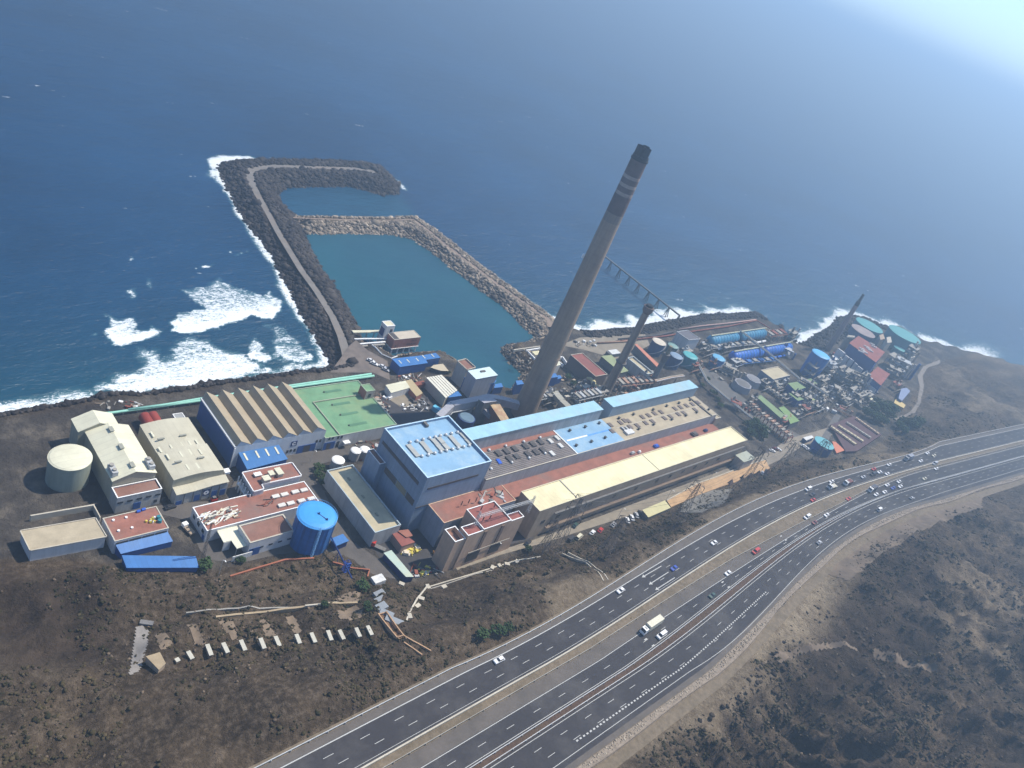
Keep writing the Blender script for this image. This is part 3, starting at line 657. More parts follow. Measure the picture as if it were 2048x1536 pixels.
# ------------------------------------------------------------------ breakwaters
def mound(name, label, poly, crest, slope, path_px, path_w, pmat, rmat, nrock, rr, seed, paths2=()):
    pn = np.array(poly); x0, y0 = pn.min(0)-4; x1, y1 = pn.max(0)+4
    X, Y = np.meshgrid(np.arange(x0, x1, 1.8), np.arange(y0, y1, 1.8)); d = sdist(X, Y, poly)
    Zm = np.clip(-1.5+(d+1.5)*slope, -4, crest)
    t = Thing(name, label, 'breakwater', (pn[:,0].mean(), pn[:,1].mean(), 0))
    b = t.b
    X2, Y2 = X-b[0], Y-b[1]
    link('core', grid_mesh('core', X2, Y2, Zm, groundm, {'plant': X*0, 'pale': X*0+(.35 if rmat is rock_pale else .0), 'dark': X*0+(.2 if rmat is rock_pale else .85)}, keep=d > -1.8), t.o)
    q = np.array(PP(path_px, crest)); mb = MB(); n = len(q); tan = np.gradient(q, axis=0); tan /= np.linalg.norm(tan, axis=1)[:,None]; nn = np.stack([-tan[:,1], tan[:,0]], 1)
    pw = np.array(path_w if hasattr(path_w, '__len__') else [path_w]*n)[:,None]/2
    L, R_ = q+nn*pw, q-nn*pw
    mb.add([(*p, crest+.15) for p in L]+[(*p, crest+.15) for p in R_], [(n+i, n+i+1, i+1, i) for i in range(n-1)]); t.part('path', mb, pmat)
    for pts, ww, pm in paths2:
        q2 = np.array(PP(pts, crest)); mb = MB()
        for a, c in zip(q2[:-1], q2[1:]):
            mb.obox((a[0]+c[0])/2, (a[1]+c[1])/2, atan2(c[1]-a[1], c[0]-a[0]), hypot(*(c-a))+.1, ww, crest-.4, crest+.45)
        t.part('parapet_wall', mb, pm)
    px = rng.uniform(x0, x1, nrock*6); py = rng.uniform(y0, y1, nrock*6)
    dd = sdist(px, py, poly); dp = ldist(px, py, [tuple(v) for v in q]); ww = np.interp(px, *(zip(*sorted(zip(q[:,0], pw[:,0]*1.0))))) if False else float(pw.mean())
    ok = (dd > -1.2)&(dp > ww+.4); px, py, dd = px[ok][:nrock], py[ok][:nrock], dd[ok][:nrock]
    r = rr*rng.lognormal(0, .3, len(px)); z = np.clip(-1.5+(dd+1.5)*slope, -2, crest)
    tone = np.clip(rng.beta(1.3, 3.0, len(px))+fbm(px, py, .05, 3, seed)*.35-.12, 0, 1)
    o = link('boulder', blobs('boulder', np.stack([px, py, z+r*.12], -1), r, rmat, tone, base=b), t.o); o['kind'] = 'stuff'
    return t
mound('breakwater', 'long dark basalt breakwater with a hooked outer end and a track on its crest', MAIN_BW, 6.2, .62,
      [(700,735),(692,705),(682,672),(665,634),(634,584),(602,540),(580,504),(557,466),(535,425),(514,388),(500,358),(503,341),(530,335),(560,333),(625,335),(714,338),(750,345)],
      [7,5,4.5,4,4,4,4,4,4,4.5,7,14,10,6,5,5,8], pathg, rock_dark, 9000, 1.25, 61)
mound('breakwater', 'paler rubble arm closing the cooling water basin with a dusty crest path', ARM_BW, 4.6, .62,
      [(562,434),(620,437),(700,440),(782,441),(826,439),(848,455),(884,485),(926,517),(967,548),(1009,579),(1051,608),(1092,637),(1105,655)],
      [1.5,1.5,1.5,1.5,2,4.5,4.5,4.5,4.5,4.5,4.5,5.5,8], pathm, rock_pale, 8000, 1.0, 67)
# revetment boulders along the shore and round the basin
def revet(name, label, line, n, r0, width, material, seed, up=1.0):
    l = np.array(PP(line, 0)); seg = np.linalg.norm(np.diff(l, axis=0), axis=1); cs = np.concatenate([[0], np.cumsum(seg)])
    s = rng.uniform(0, cs[-1], n); px = np.interp(s, cs, l[:,0]); py = np.interp(s, cs, l[:,1]); 
    i = np.clip(np.searchsorted(cs, s)-1, 0, len(seg)-1); tn = np.diff(l, axis=0)[i]/seg[i][:,None]
    o = rng.uniform(-2.5, width, n); px = px+tn[:,1]*o; py = py-tn[:,0]*o
    dl_ = sdist(px, py, LAND); z = np.clip(-2.5+np.clip(dl_+2.5, 0, 60)*.85, -2, PG)
    r = r0*rng.lognormal(0, .32, n); tone = np.clip(rng.beta(1.2, 3, n), 0, 1)
    ob = link(name, blobs(name, np.stack([px, py, z+r*.2], -1), r, material, tone)); tag(ob, label, 'rubble bank', kind='stuff')
revet('shore_rubble', 'black boulders along the surf on the west shore', [(-100,845),(0,830),(169,801),(200,789),(273,790),(325,783),(376,776),(428,766),(480,761),(558,750),(636,742),(662,735),(690,735)], 3600, .85, 9, rock_dark, 3)
revet('shore_rubble', 'grey boulders round the basin bank behind the blue shed', [(705,700),(716,672),(730,690),(751,696),(782,713),(820,708),(868,705),(886,709),(911,724),(935,742)], 900, .7, 6, rock_pale, 4)
revet('shore_rubble', 'brown rubble edging the east side of the basin', [(1024,777),(1046,749),(1021,727),(1002,704),(1010,691),(1050,686),(1083,672)], 1500, .7, 5, rock_pale, 5)
revet('shore_rubble', 'dark boulders along the surf east of the tall chimney', [(1112,645),(1144,664),(1175,666),(1219,660),(1255,659),(1292,651),(1340,642),(1390,632),(1440,631),(1491,627),(1517,636),(1539,653),(1568,660)], 3600, .9, 16, rock_dark, 6)
revet('shore_rubble', 'dark rocky headland in front of the far plant', [(1577,684),(1592,694),(1607,688),(1632,670),(1661,653),(1674,637),(1695,634),(1716,640),(1762,658)], 1500, 1.3, 20, rock_dark, 7)

# ------------------------------------------------------------------ building kit
def wall_box(mb, r, z0, z1): return mb.box(r[0], r[1], r[2], r[3], z0, z1)
def parapet(mb, r, z0, z1, w):
    x0, x1, y0, y1 = r
    return mb.box(x0, x1, y0, y0+w, z0, z1).box(x0, x1, y1-w, y1, z0, z1).box(x0, x0+w, y0+w, y1-w, z0, z1).box(x1-w, x1, y0+w, y1-w, z0, z1)
def bld(name, label, r, z1, wm, rm, pm=None, ph=.8, pw=.35, z0=PG, cat='building', group=None, plinth=None):
    x0, x1, y0, y1 = r; t = Thing(name, label, cat, ((x0+x1)/2, (y0+y1)/2, z0), group)
    if ph > 0:
        zr = z1-ph; t.part('wall', wall_box(MB(), r, z0, zr), wm); t.part('roof', MB().box(x0+pw, x1-pw, y0+pw, y1-pw, zr, zr+.12), rm)
        t.part('parapet', parapet(MB(), r, zr, z1-.12, pw), wm); t.part('coping', parapet(MB(), (x0-.05, x1+.05, y0-.05, y1+.05), z1-.12, z1, pw+.1), pm or wm)
    else:
        t.part('wall', wall_box(MB(), r, z0, z1-.25), wm); t.part('roof', MB().box(x0-.35, x1+.35, y0-.35, y1+.35, z1-.25, z1), rm)
    if plinth: t.part('plinth', MB().box(x0-.06, x1+.06, y0-.06, y1+.06, z0, z0+1.0), plinth)
    t.r = r; t.z1 = z1; return t
WM = {}
def wmesh(w_, h_, m, face='y', d=.14):
    k = (w_, h_, m.name, face)
    if k not in WM:
        mb = MB().box(-w_/2, w_/2, -d, .03, 0, h_) if face == 'y' else MB().box(-d, .03, -w_/2, w_/2, 0, h_)
        WM[k] = mb.mesh('window', m)
    return WM[k]
def wins(t, face, ps, z, w_=1.3, h_=1.2, m=glass, name='window'):
    me = wmesh(w_, h_, m, face)
    if face == 'y': t.copyparts(name, me, [(p, t.r[2]-.01, z) for p in ps])
    else: t.copyparts(name, me, [(t.r[0]-.01, p, z) for p in ps])
def along(a, b, n, m=.08): return [a+(b-a)*(m+(1-2*m)*i/(n-1)) for i in range(n)] if n > 1 else [(a+b)/2]
def polyshed(name, label, pts, z1, wm, rm, z0=PG, zt=None, cat='building', edge=.0, group=None):
    """building on an irregular plan given by its roof corners"""
    hs = zt or [z1]*len(pts); poly = [tuple(P(x, y, h)[:2]) for (x, y), h in zip(pts, hs)]
    c = np.mean(poly, 0); t = Thing(name, label, cat, (c[0], c[1], z0), group)
    ins = [tuple(c+(np.array(p)-c)*.97) for p in poly]
    t.part('wall', MB().prism(ins, z0, [h-.2 for h in hs]), wm)
    mb = MB().prism(poly, min(hs)-.2, hs)
    k = len(poly); a = sum(poly[i][0]*poly[(i+1)%k][1]-poly[(i+1)%k][0]*poly[i][1] for i in range(k)); hh = hs if a > 0 else hs[::-1]
    for i in range(k): mb.v[i] = (mb.v[i][0], mb.v[i][1], hh[i]-.2)
    t.part('roof', mb, rm); t.poly = poly; return t

# ------------------------------------------------------------------ boiler house
r = rect((768.6,855.5), (984.1,922.1), 37); r = (r[0], r[1], 166.3, 197.8)
B = bld('boiler_house', 'tall blue grey boiler house with a light blue flat roof and rows of round vents', r, 37, boilw, boilr, mat('pale_blue_coping', (.45,.62,.74), .5, .05), ph=1.5, pw=.5)
V = Z(700, 800, .2018); zr = 35.65
dome = MB().cyl(0,0,0,.35,.55,n=12).dome(0,0,.35,.8,.75,12,3); dome_me = dome.mesh('vent_dome', mat('vent_aluminium', (.62,.62,.6), .4, .1, spec=.6, metal=.4), smooth=False)
B.copyparts('vent_dome', dome_me, [tuple(P(*V(*q), zr)) for q in [(593,425),(660,412),(722,397),(785,383),(842,373),(893,360),(948,350),(1003,337),(1062,325),(710,562),(773,549),(838,533),(897,520),(953,508),(1013,493),(1068,482),(1124,470),(1178,458)]])
pan = MB().box(-1.15,1.15,-1.95,1.95,.15,.55).box(-1.0,-.8,-1.8,1.8,0,.15).box(.8,1.0,-1.8,1.8,0,.15).mesh('roof_panel', mat('roof_panel_grey', (.36,.37,.35), .6, .08))
B.copyparts('roof_panel', pan, [tuple(P(*V(*q), zr)) for q in [(597,477),(648,537),(728,447),(777,507),(840,420),(890,480),(897,405),(950,467),(1010,387),(1060,444),(1122,358),(1174,417)]])
q = P(*V(740,245), zr); B.part('roof_hatch', MB().box(q[0]-.6,q[0]+.6,q[1]-2,q[1]+2,zr,zr+1.2), greydk)
# strips of louvres and dark glazing on the side facing left
def xface(t, pa, pb, za, zb, m, name, x=None):
    x = t.r[0] if x is None else x; return t.part(name, MB().box(x-.16, x+.02, min(pa,pb), max(pa,pb), za, zb), m)
xface(B, 169.5, 196.0, 30.2, 31.8, darkp, 'louvre_strip')
lv = mat('brown_glazing_strip', (.11,.095,.085), .6, .2)
for i in range(9): xface(B, 188.6-i*.95, 189.4-i*.95, 20.2, 23.2, lv, 'glazing_panel')
for i in range(8): xface(B, 179.9-i*.85, 180.6-i*.85, 20.2, 23.2, mat('ochre_glazing_panel', (.26,.23,.15), .6, .15), 'glazing_panel', B.r[0])
for i in range(9): xface(B, 172.9-i*.6, 173.35-i*.6, 20.2, 23.2, lv, 'glazing_panel')
B.part('louvre_strip', MB().box(r[0]+2.5, r[1]-5, r[2]-.15, r[2]+.02, 29.9, 30.9), darkp)
B.part('ledge', MB().box(r[0], r[1]-3, r[2]-.2, r[2]+.02, 20.4, 20.9), darkp)
A = bld('annexe', 'narrow blue grey annexe with a brown roof against the back of the boiler house', (r[0]-3.0, r[0]-.02, 190.2, 199.5), 24.5, boilw, brownflat, whitep, ph=.6, pw=.25)

# ------------------------------------------------------------------ turbine hall
HZ = 27.0; HY0, HY1 = 165.1, 183.2; HX0, HX1 = 237.3, 425.6
H = Thing('turbine_hall', 'long turbine hall with dark ribbed, light blue and tan roof sections', 'building', ((HX0+HX1)/2, (HY0+HY1)/2, PG))
H.r = (HX0, HX1, HY0, HY1)
H.part('wall', MB().box(HX0, HX1, HY0, HY1, PG, HZ-.5), hallw)
xa = P(*Z(1000,620,.1823)(575,1310), HZ)[0]; xb = P(1154,908,HZ)[0]; xm = (xa+xb)/2
xc = P(*Z(1000,620,.1823)(1110,1185), HZ)[0]; xd = P(*Z(1000,620,.1823)(1370,1440), HZ)[0]; xn = (xc+xd)/2
H.part('roof', MB().box(HX0, xm, HY0, HY1, HZ-.5, HZ-.1), ribr, 'dark ribbed roof section')
H.part('roof', MB().box(xm, xn, HY0, HY1, HZ-.5, HZ), boilr, 'light blue roof section')
H.part('roof', MB().box(xn, HX1, HY0, HY1, HZ-.5, HZ-.05), tanr, 'tan roof section')
H.part('gutter', MB().box(HX0, xm, HY1-2.6, HY1, HZ-.1, HZ-.04), redr)
H.part('coping', MB().box(xm-.3, xm+.3, HY0, HY1, HZ, HZ+.25), whitep)
H.part('coping', MB().box(HX0, xm-.3, HY0, HY0+.4, HZ-.1, HZ+.15).box(xm+.3, HX1, HY0, HY0+.4, HZ, HZ+.2), mat('hall_coping', (.5,.46,.38), .8, .1))
rib = MB().box(-(xm-HX0-1)/2, (xm-HX0-1)/2, -.12, .12, 0, .3).mesh('roof_rib', mat('roof_rib', (.24,.21,.2), .7, .15))
H.copyparts('roof_rib', rib, [((HX0+xm)/2-.6, HY0+1.1+k*1.02, HZ-.1) for k in range(14)])
dpan = MB().box(-1.3,1.3,-1.7,1.7,0,.75).mesh('skylight', darkp)
H.copyparts('skylight', dpan, [tuple(P(*V(*q), HZ)) for q in [(1468,535),(1548,515),(1630,490),(1735,465),(1810,443),(1885,422),(1575,588),(1650,565),(1760,541),(1840,523),(1910,503)]])
H.copyparts('vent_dome', dome_me, [tuple(P(*V(*q), HZ)) for q in [(1375,500),(1540,460),(1718,418),(1880,378),(1395,688),(1600,624),(1772,580),(1930,535)]])
W6 = Z(1080, 740, .2246)
wp = MB().box(-1.0,1.0,-1.6,1.6,0,.8).mesh('skylight', mat('pale_skylight', (.55,.55,.52), .6, .1))
H.copyparts('skylight', wp, [tuple(P(*W6(*q), HZ)) for q in [(90,640),(150,612),(180,680),(105,750)]])
op = MB().box(-1.25,1.25,-1.55,1.55,0,.35).mesh('skylight', mat('brown_skylight', (.145,.115,.105), .6, .12, seam=(0,.8,.3)))
H.copyparts('skylight', op, [tuple(P(*W6(*q), HZ)) for q in [(625,490),(640,545),(715,470),(752,452),(785,455),(740,525),(800,508),(910,420),(965,405),(1018,388),(1077,375),(865,495),(940,473),(1000,458),(1107,430),(1160,415),(1200,345),(1250,332),(1303,318),(1355,305),(1405,290),(1230,395),(1280,383),(1380,355),(1440,335)]])
sv = MB().box(-.45,.45,-.45,.45,0,.9).box(-.7,.7,-.7,.7,.9,1.05).mesh('vent', mat('black_vent', (.05,.05,.05), .7, .2))
H.copyparts('vent', sv, [tuple(P(*W6(*q), HZ)) for q in [(700,435),(830,400),(1005,358),(1125,325),(1235,298),(1335,270),(877,530),(1010,490),(1172,445),(1297,410),(1393,382),(1500,355),(262,545),(400,512),(525,478),(320,678),(455,643),(577,608)]])
H.part('drain_strip', MB().box(xn+3, HX1-5, HY0+9.2, HY0+9.6, HZ-.05, HZ+.12), concl)
c0 = P(*W6(240,630), HZ); c1 = P(*W6(420,583), HZ); c2 = P(*W6(640,525), HZ)
H.part('expansion_joint', MB().obox((c0[0]+c1[0])/2, c0[1], 0, c1[0]-c0[0], .9, HZ, HZ+.08), whitep)
H.part('expansion_joint', MB().obox((c1[0]+c2[0])/2, c1[1]-.1, 0, c2[0]-c1[0], .9, HZ, HZ+.08), mat('faded_blue_strip', (.1,.3,.7), .6, .15), 'vivid blue strip')
q = P(*V(1475,614), HZ); solo('tarpaulin', 'small vivid blue tarpaulin on the dark ribbed hall roof', 'tarpaulin', MB().obox(q[0], q[1], 1.4, 3.2, 1.8, HZ-.1, HZ+.5), bluepl)
mach = Thing('roof_machine', 'white cooling machine on the tan part of the hall roof', 'machine', tuple(P(*W6(795,560), HZ)))
q = P(*W6(790,560), HZ)
mach.part('casing', MB().box(q[0]-3,q[0]+3,q[1]-1.6,q[1]+1.6,HZ,HZ+1.1), white); mach.part('duct', MB().box(q[0]-2,q[0]-1,q[1]+1.6,q[1]+4.5,HZ+.2,HZ+.9).box(q[0]+.6,q[0]+1.6,q[1]+1.6,q[1]+4,HZ+.2,HZ+.9), steel)
H.part('end_kerb', MB().box(HX1-6.5, HX1-5.6, HY0, HY1, HZ-.04, HZ+.5), darkp)
E = bld('annexe', 'low tan block closing the far end of the turbine hall', (HX1+.02, HX1+5.5, HY0-1, HY1+2), HZ-2.5, tanwall, tanr, concl, ph=.5, pw=.3)
def longroof(name, label, r, z1, wm, rm, z0):
    t = Thing(name, label, 'building', ((r[0]+r[1])/2, (r[2]+r[3])/2, z0)); t.r = r
    t.part('wall', MB().box(*r, z0, z1-.3), wm); t.part('roof', MB().box(r[0]-.25, r[1]+.25, r[2]-.25, r[3]+.25, z1-.3, z1), rm); return t
G1 = longroof('deaerator_gallery', 'long raised gallery with a pale blue roof beside the tall chimney', (237.4, 333.0, 183.25, 190.3), 34, hallw, ridger, PG)
G2 = longroof('deaerator_gallery', 'long raised gallery with a pale blue roof behind the tan hall roof', (341.8, 424.0, 183.25, 190.3), 34, mat('gallery_blue_wall', (.26,.34,.41), .8, .06, streak=.2), ridger, PG)
# red roofed strip in front of the hall
S = bld('pipe_gallery', 'low red roofed strip between the turbine hall and the pale yellow building', (232, 425, 156.4, HY0-.02), 20.5, tanwall, redr, ph=0)
for (u, v, a, b, m, nm) in ((1030,685,3.4,2,bluepl,'blue_crate'),(820,748,3,1.4,steel,'steel_box'),(880,738,1.6,1.4,whitep,'white_tank'),(1370,577,4.6,3,darkp,'machine_skid'),(1470,545,2.6,1.8,dbl,'dark_skid')):
    q = P(*W6(u, v), 20.5); solo(nm, {'blue_crate':'blue steel crate on the red roofed strip by the yellow building','steel_box':'grey steel box on the red roofed strip west of the blue crate','white_tank':'small white tank on the red roofed strip','machine_skid':'dark machine skid at the far end of the red roofed strip','dark_skid':'small dark blue skid last on the red roofed strip'}[nm], 'crate' if 'box' in nm or 'crate' in nm else 'machine', MB().box(q[0]-a/2,q[0]+a/2,q[1]-b/2,q[1]+b/2,20.5,21.6).box(q[0]-a/3,q[0]+a/3,q[1]-b/3,q[1]+b/3,21.6,22.0), m)

# ------------------------------------------------------------------ pale yellow long building
YR = (252.5, 431.4, 143.5, 156.3)
Yb = bld('machine_hall', 'very long hall with a pale yellow metal roof and brown walls', YR, 24, tanwall, yellowr, mat('yellow_coping', (.6,.55,.38), .6, .05), ph=.5, pw=.35)
xs1 = P(*W6(160,985), 24)[0]+1.5; xs2 = P(*W6(990,820), 24)[0]
Yb.part('roof_joint', MB().box(xs1-.3, xs1+.3, YR[2]+.35, YR[3]-.35, 23.6, 23.95), concl)
Yb.part('roof_joint', MB().box(xs2-.12, xs2+.12, YR[2]+.35, YR[3]-.35, 23.6, 23.8), concrete)
Yb.part('ledge', MB().box(YR[0]+12, YR[1], YR[2]-.9, YR[2]+.02, 19.0, 19.35), greydk)
Yb.part('canopy', MB().box(YR[0]+10, YR[1]-4, YR[2]-1.3, YR[2]+.02, 11.2, 11.45), mat('brown_canopy', (.2,.15,.11), .9, .15, dirt=(.1,.07,.06)))
for gx in (258, 268, 291, 309.5, 327, 345, 357, 369, 381, 393, 405): wins(Yb, 'y', [gx, gx+.95, gx+1.9], 14.5, .6, 1.9)
E = bld('annexe', 'pale lean-to block at the far end of the yellow roofed hall', (YR[1]-6, YR[1]+6.5, YR[2]-7, YR[2]-.95), 14.5, greyw, mat('greygreen_roof', (.36,.38,.31), .8, .1), ph=0)

# ------------------------------------------------------------------ red terrace and peach building
R6 = Z(740, 940, .1823)
r = rect(R6(690,400), R6(1180,250), 21); RT = (P(*R6(835,575),21)[0]-1, 249.5, P(*R6(835,575),21)[1], 166.1)
RTb = bld('terrace_block', 'block with a red flat roof terrace in front of the boiler house', RT, 21, mat('bluegrey_wall', (.27,.31,.38), .85, .1, streak=.25), redr, peach, ph=.35, pw=.3)
zt = 26.5
a = P(*R6(1110,700), zt); b = P(*R6(1700,515), zt); c = P(*R6(1350,340), zt); d = P(*R6(1560,550), zt); e = P(*R6(1055,425), zt)
print('peach', a, b, c, d, e)
px0, px1 = e[0], d[0]; py0, py1 = a[1], c[1]
PB = bld('switch_house', 'peach brick switch house with red flat roofs edged in white', (px0, px1, py0, py1), zt, peach, redd, whitep, ph=.7, pw=.3)
PB.part('pilaster', MB().box(px0+1, px0+2.6, py0-.35, py0+.02, PG+7, zt-1.5).box(px1-5, px1-3.4, py0-.35, py0+.02, PG+7, zt-1.5), mat('brown_pilaster', (.2,.14,.11), .9, .1))
PB.part('lintel', MB().box(px0-4, px1+4, py0-.5, py0-.36, PG+7.6, PG+8.1), concl)
PB.part('opening', MB().box(px0-3, px0+3.5, py0-.25, py0-.02, PG+2, PG+7), darkp); PB.part('opening', MB().box(px1-6, px1+.0, py0-.25, py0-.02, PG+2, PG+7), darkp)
bld('switch_house_wing', 'small right wing of the peach switch house with a red roof', (px1+.02, b[0]+.6, py0, P(*R6(1490,480),zt)[1]), zt-.6, peach, redd, whitep, ph=.7, pw=.3)
bld('switch_house_wing', 'small left wing of the peach switch house with a red roof', (P(*R6(1025,620),zt)[0]-.6, px0-.02, py0, py0+(py1-py0)*.42), zt-.6, peach, redd, whitep, ph=.7, pw=.3)
q = P(*R6(820,650), 24); bld('switch_house_wing', 'sunken dark red roofed bay at the left end of the switch house', (q[0], P(*R6(1025,620),zt)[0]-.7, py0+.5, q[1]), 24, peach, brownflat, whitep, ph=2.2, pw=.3)

# lattice transmission gear over the switch house
def lattice(mb, a, b, w_, r_, n, taper=1.0):
    """square lattice mast or beam from a to b"""
    a = Vector(a); b = Vector(b); t = (b-a).normalized(); up = Vector((0,0,1)) if abs(t.z) < .8 else Vector((0,1,0)); u = t.cross(up).normalized(); v = t.cross(u).normalized()
    rings = []
    for i in range(n+1):
        f = i/n; c = a.lerp(b, f); ww = w_*(1-f+f*taper)/2
        rings.append([c+u*ww*sx+v*ww*sy for sx, sy in ((-1,-1),(1,-1),(1,1),(-1,1))])
    for k in range(4): mb.tube([rings[0][k], rings[-1][k]], r_, 3, False)
    for i in range(n):
        for k in range(4):
            j = (k+1)%4
            mb.tube([rings[i][k], rings[i+1][j]] if (i+k)%2 else [rings[i][j], rings[i+1][k]], r_*.6, 3, False)
            mb.tube([rings[i+1][k], rings[i+1][j]], r_*.6, 3, False)
    return mb
g0 = P(*R6(1190,510), 31); g1 = P(*R6(1790,335), 31); g0[2] = g1[2] = 31
t = Thing('busbar_gantry', 'steel lattice gantry beam crossing above the red roof of the switch house', 'gantry', (g0[0], g0[1], zt))
t.part('beam', lattice(MB(), g0, g1, .9, .07, 24), steel)
for q in (g0, g1): t.part('post', lattice(MB(), (q[0], q[1], zt-.6 if q is g0 else 24), (q[0], q[1], 33.5), 1.1, .07, 6, .5), steel)
ins = MB().cyl(0,0,0,1.2,.07,n=6).mesh('post', steel); insb = MB()
for k in range(5): insb.cyl(0,0,1.2+k*.45,1.5+k*.45,.26,.16,n=8)
insb = insb.mesh('insulator', mat('brown_porcelain', (.06,.03,.03), .3, .1, spec=.6))
for i, (u, v, zz, lab) in enumerate(((990,375,21,'first'),(1068,355,21,'second'),(1148,335,21,'third'),(1352,270,21,'fourth'),(1428,250,21,'fifth'),(1205,430,zt-.6,'sixth'),(1350,400,zt-.6,'seventh'),(1225,545,zt-.6,'eighth'),(1300,530,zt-.6,'ninth'))):
    q = P(*R6(u, v+30), zz-.3); t = Thing('busbar_insulator', f'dark insulator post near the switch house, {lab} counted from the terrace', 'insulator', (q[0], q[1], zz-.3), 'insulator posts by the switch house')
    link('post', ins, t.o); link('shed_stack', insb, t.o)

# ------------------------------------------------------------------ beige low workshop left of the boiler house
LW = (182.9, 195.6, 164.7, 202.0)
t = bld('workshop', 'long low workshop with a sandy flat roof beside the boiler house', LW, 15, greyw, sandr, mat('greyblue_coping', (.36,.43,.46), .6, .06), ph=1.0, pw=.35)
t.copyparts('roof_hatch', MB().box(-.4,.4,-.9,.9,0,.4).mesh('roof_hatch', mat('hatch_olive', (.25,.24,.17), .8, .1)), [tuple(P(*Z(460,900,.1823)(*q), 14.1)) for q in ((1305,320),(1460,515),(1610,710))])
# small tanks behind
for (u, v, rr, h, lab) in ((1385,1095,2.3,5,'left small white tank of the caged pair behind the workshop'),(1487,1083,2.3,5,'right small white tank of the caged pair behind the workshop'),(1192,1198,2.75,5.5,'round white topped tank at the back end of the sandy roofed workshop')):
    q = P(*Z(460,700,.1823)(u, v), PG+h); t = Thing('storage_tank', lab, 'tank', (q[0], q[1], PG))
    t.part('shell', MB().cyl(q[0], q[1], PG, PG+h-.4, rr, n=24), greyw); t.part('roof', MB().cyl(q[0], q[1], PG+h-.4, PG+h-.3, rr+.1, n=24).dome(q[0], q[1], PG+h-.3, rr, .5, 24, 3), whitep)
    if rr < 2.5:
        cg = MB()
        for k in range(10): cg.tube([(q[0]+(rr+.5)*cos(k*.628), q[1]+(rr+.5)*sin(k*.628), PG), (q[0]+(rr+.5)*cos(k*.628), q[1]+(rr+.5)*sin(k*.628), PG+h+.6)], .07, 4)
        t.part('cage', cg, steel)

# ------------------------------------------------------------------ west group
R1 = Z(169, 720, .1823); R3 = Z(460, 700, .1823); R2_ = Z(169, 980, .2344); R4 = Z(460, 900, .1823)
def gable(name, label, r, ze, zrg, wm, rm, axis='y', z0=PG, over=.3, vents=(), cat='building'):
    x0, x1, y0, y1 = r; t = Thing(name, label, cat, ((x0+x1)/2, (y0+y1)/2, z0)); t.r = r
    if axis == 'y':
        xm_ = (x0+x1)/2
        t.part('wall', MB().add([(x0,y0,z0),(x1,y0,z0),(x1,y1,z0),(x0,y1,z0),(x0,y0,ze),(x1,y0,ze),(x1,y1,ze),(x0,y1,ze),(xm_,y0,zrg),(xm_,y1,zrg)],
               [(3,2,1,0),(0,1,5,8,4),(2,3,7,9,6),(1,2,6,5),(3,0,4,7)]), wm)
        for s in (0, 1):
            xe = x0-over if s == 0 else x1+over; zo = ze-over*(zrg-ze)/(xm_-x0)
            mb = MB(); pts = [(xe,y0-over,zo+.05),(xm_,y0-over,zrg+.05),(xm_,y1+over,zrg+.05),(xe,y1+over,zo+.05)]
            pts += [(p[0],p[1],p[2]+.15) for p in pts]; f = [(0,1,2,3),(7,6,5,4),(4,5,1,0),(5,6,2,1),(6,7,3,2),(7,4,0,3)]
            if s: f = [q[::-1] for q in f]
            t.part('roof_slope', mb.add(pts, f), rm)
    return t
# big cream hall at the left
def wx(p, z): return P(*p, z)[0]
def wy(p, z): return P(*p, z)[1]
a = P(*R1(310,1330), 17); b = P(*R1(785,1235), 17); c = P(*R1(500,715), 17)
C1 = gable('warehouse', 'cream gabled warehouse with roof ventilators at the left edge', (a[0], b[0], a[1], c[1]), 17, 19.6, mat('beige_wall', (.42,.39,.29), .8, .08, streak=.2), cream)
d = P(*R1(20,760), 17); e = P(*R1(350,595), 17)
C2 = gable('warehouse', 'rear part of the cream warehouse, slightly higher, towards the shore', (a[0]-2.5, b[0]-3.6, c[1]+.1, e[1]), 17.6, 20.4, MATS['beige_wall'], cream)
rv = MB().box(-.5,.5,-1.3,1.3,0,.8).box(-.75,.75,-1.4,1.4,.8,1.0).mesh('ridge_ventilator', mat('grey_ventilator', (.3,.3,.25), .7, .1))
C1.copyparts('ridge_ventilator', rv, [tuple(P(*R1(*q), 19.3)) for q in ((290,775),(400,965),(520,1165))])
for (u, v, lab) in ((310,1210,'grey machine cluster on the left slope of the cream warehouse roof'),(715,1140,'grey machine cluster on the right slope of the cream warehouse roof')):
    q = P(*R1(u, v), 18.5); t = Thing('roof_machine', lab, 'machine', (q[0], q[1], 18))
    t.part('casing', MB().box(q[0]-1,q[0]+1,q[1]-2.6,q[1]+2.6,17.8,19.6), steel); t.part('fan', MB().cyl(q[0]-.1, q[1]+1.4, 19.6, 20.3, .8, n=12), concrete); t.part('fan', MB().cyl(q[0]+.1, q[1]-1.2, 19.6, 20.2, .7, n=12), concrete)
a2 = P(*R1(295,1380), 14.5); b2 = P(*R1(855,1410), 14.5)
X1 = bld('office_bay', 'flat brown roofed front of the cream warehouse edged in white', (a[0]-.2, b[0]+.3, b2[1], a[1]-.35), 14.5, greyw, brownflat, whitep, ph=.7, pw=.3)
x0, x1 = X1.r[:2]
wins(X1, 'y', along(x0, x1, 5), 11.6, 1.9, .7); wins(X1, 'y', [x0+7.4], PG, 2.6, 3.2, bluex, 'door'); wins(X1, 'y', [x0+14, x0+17], PG+1.2, 1.2, 1.4)
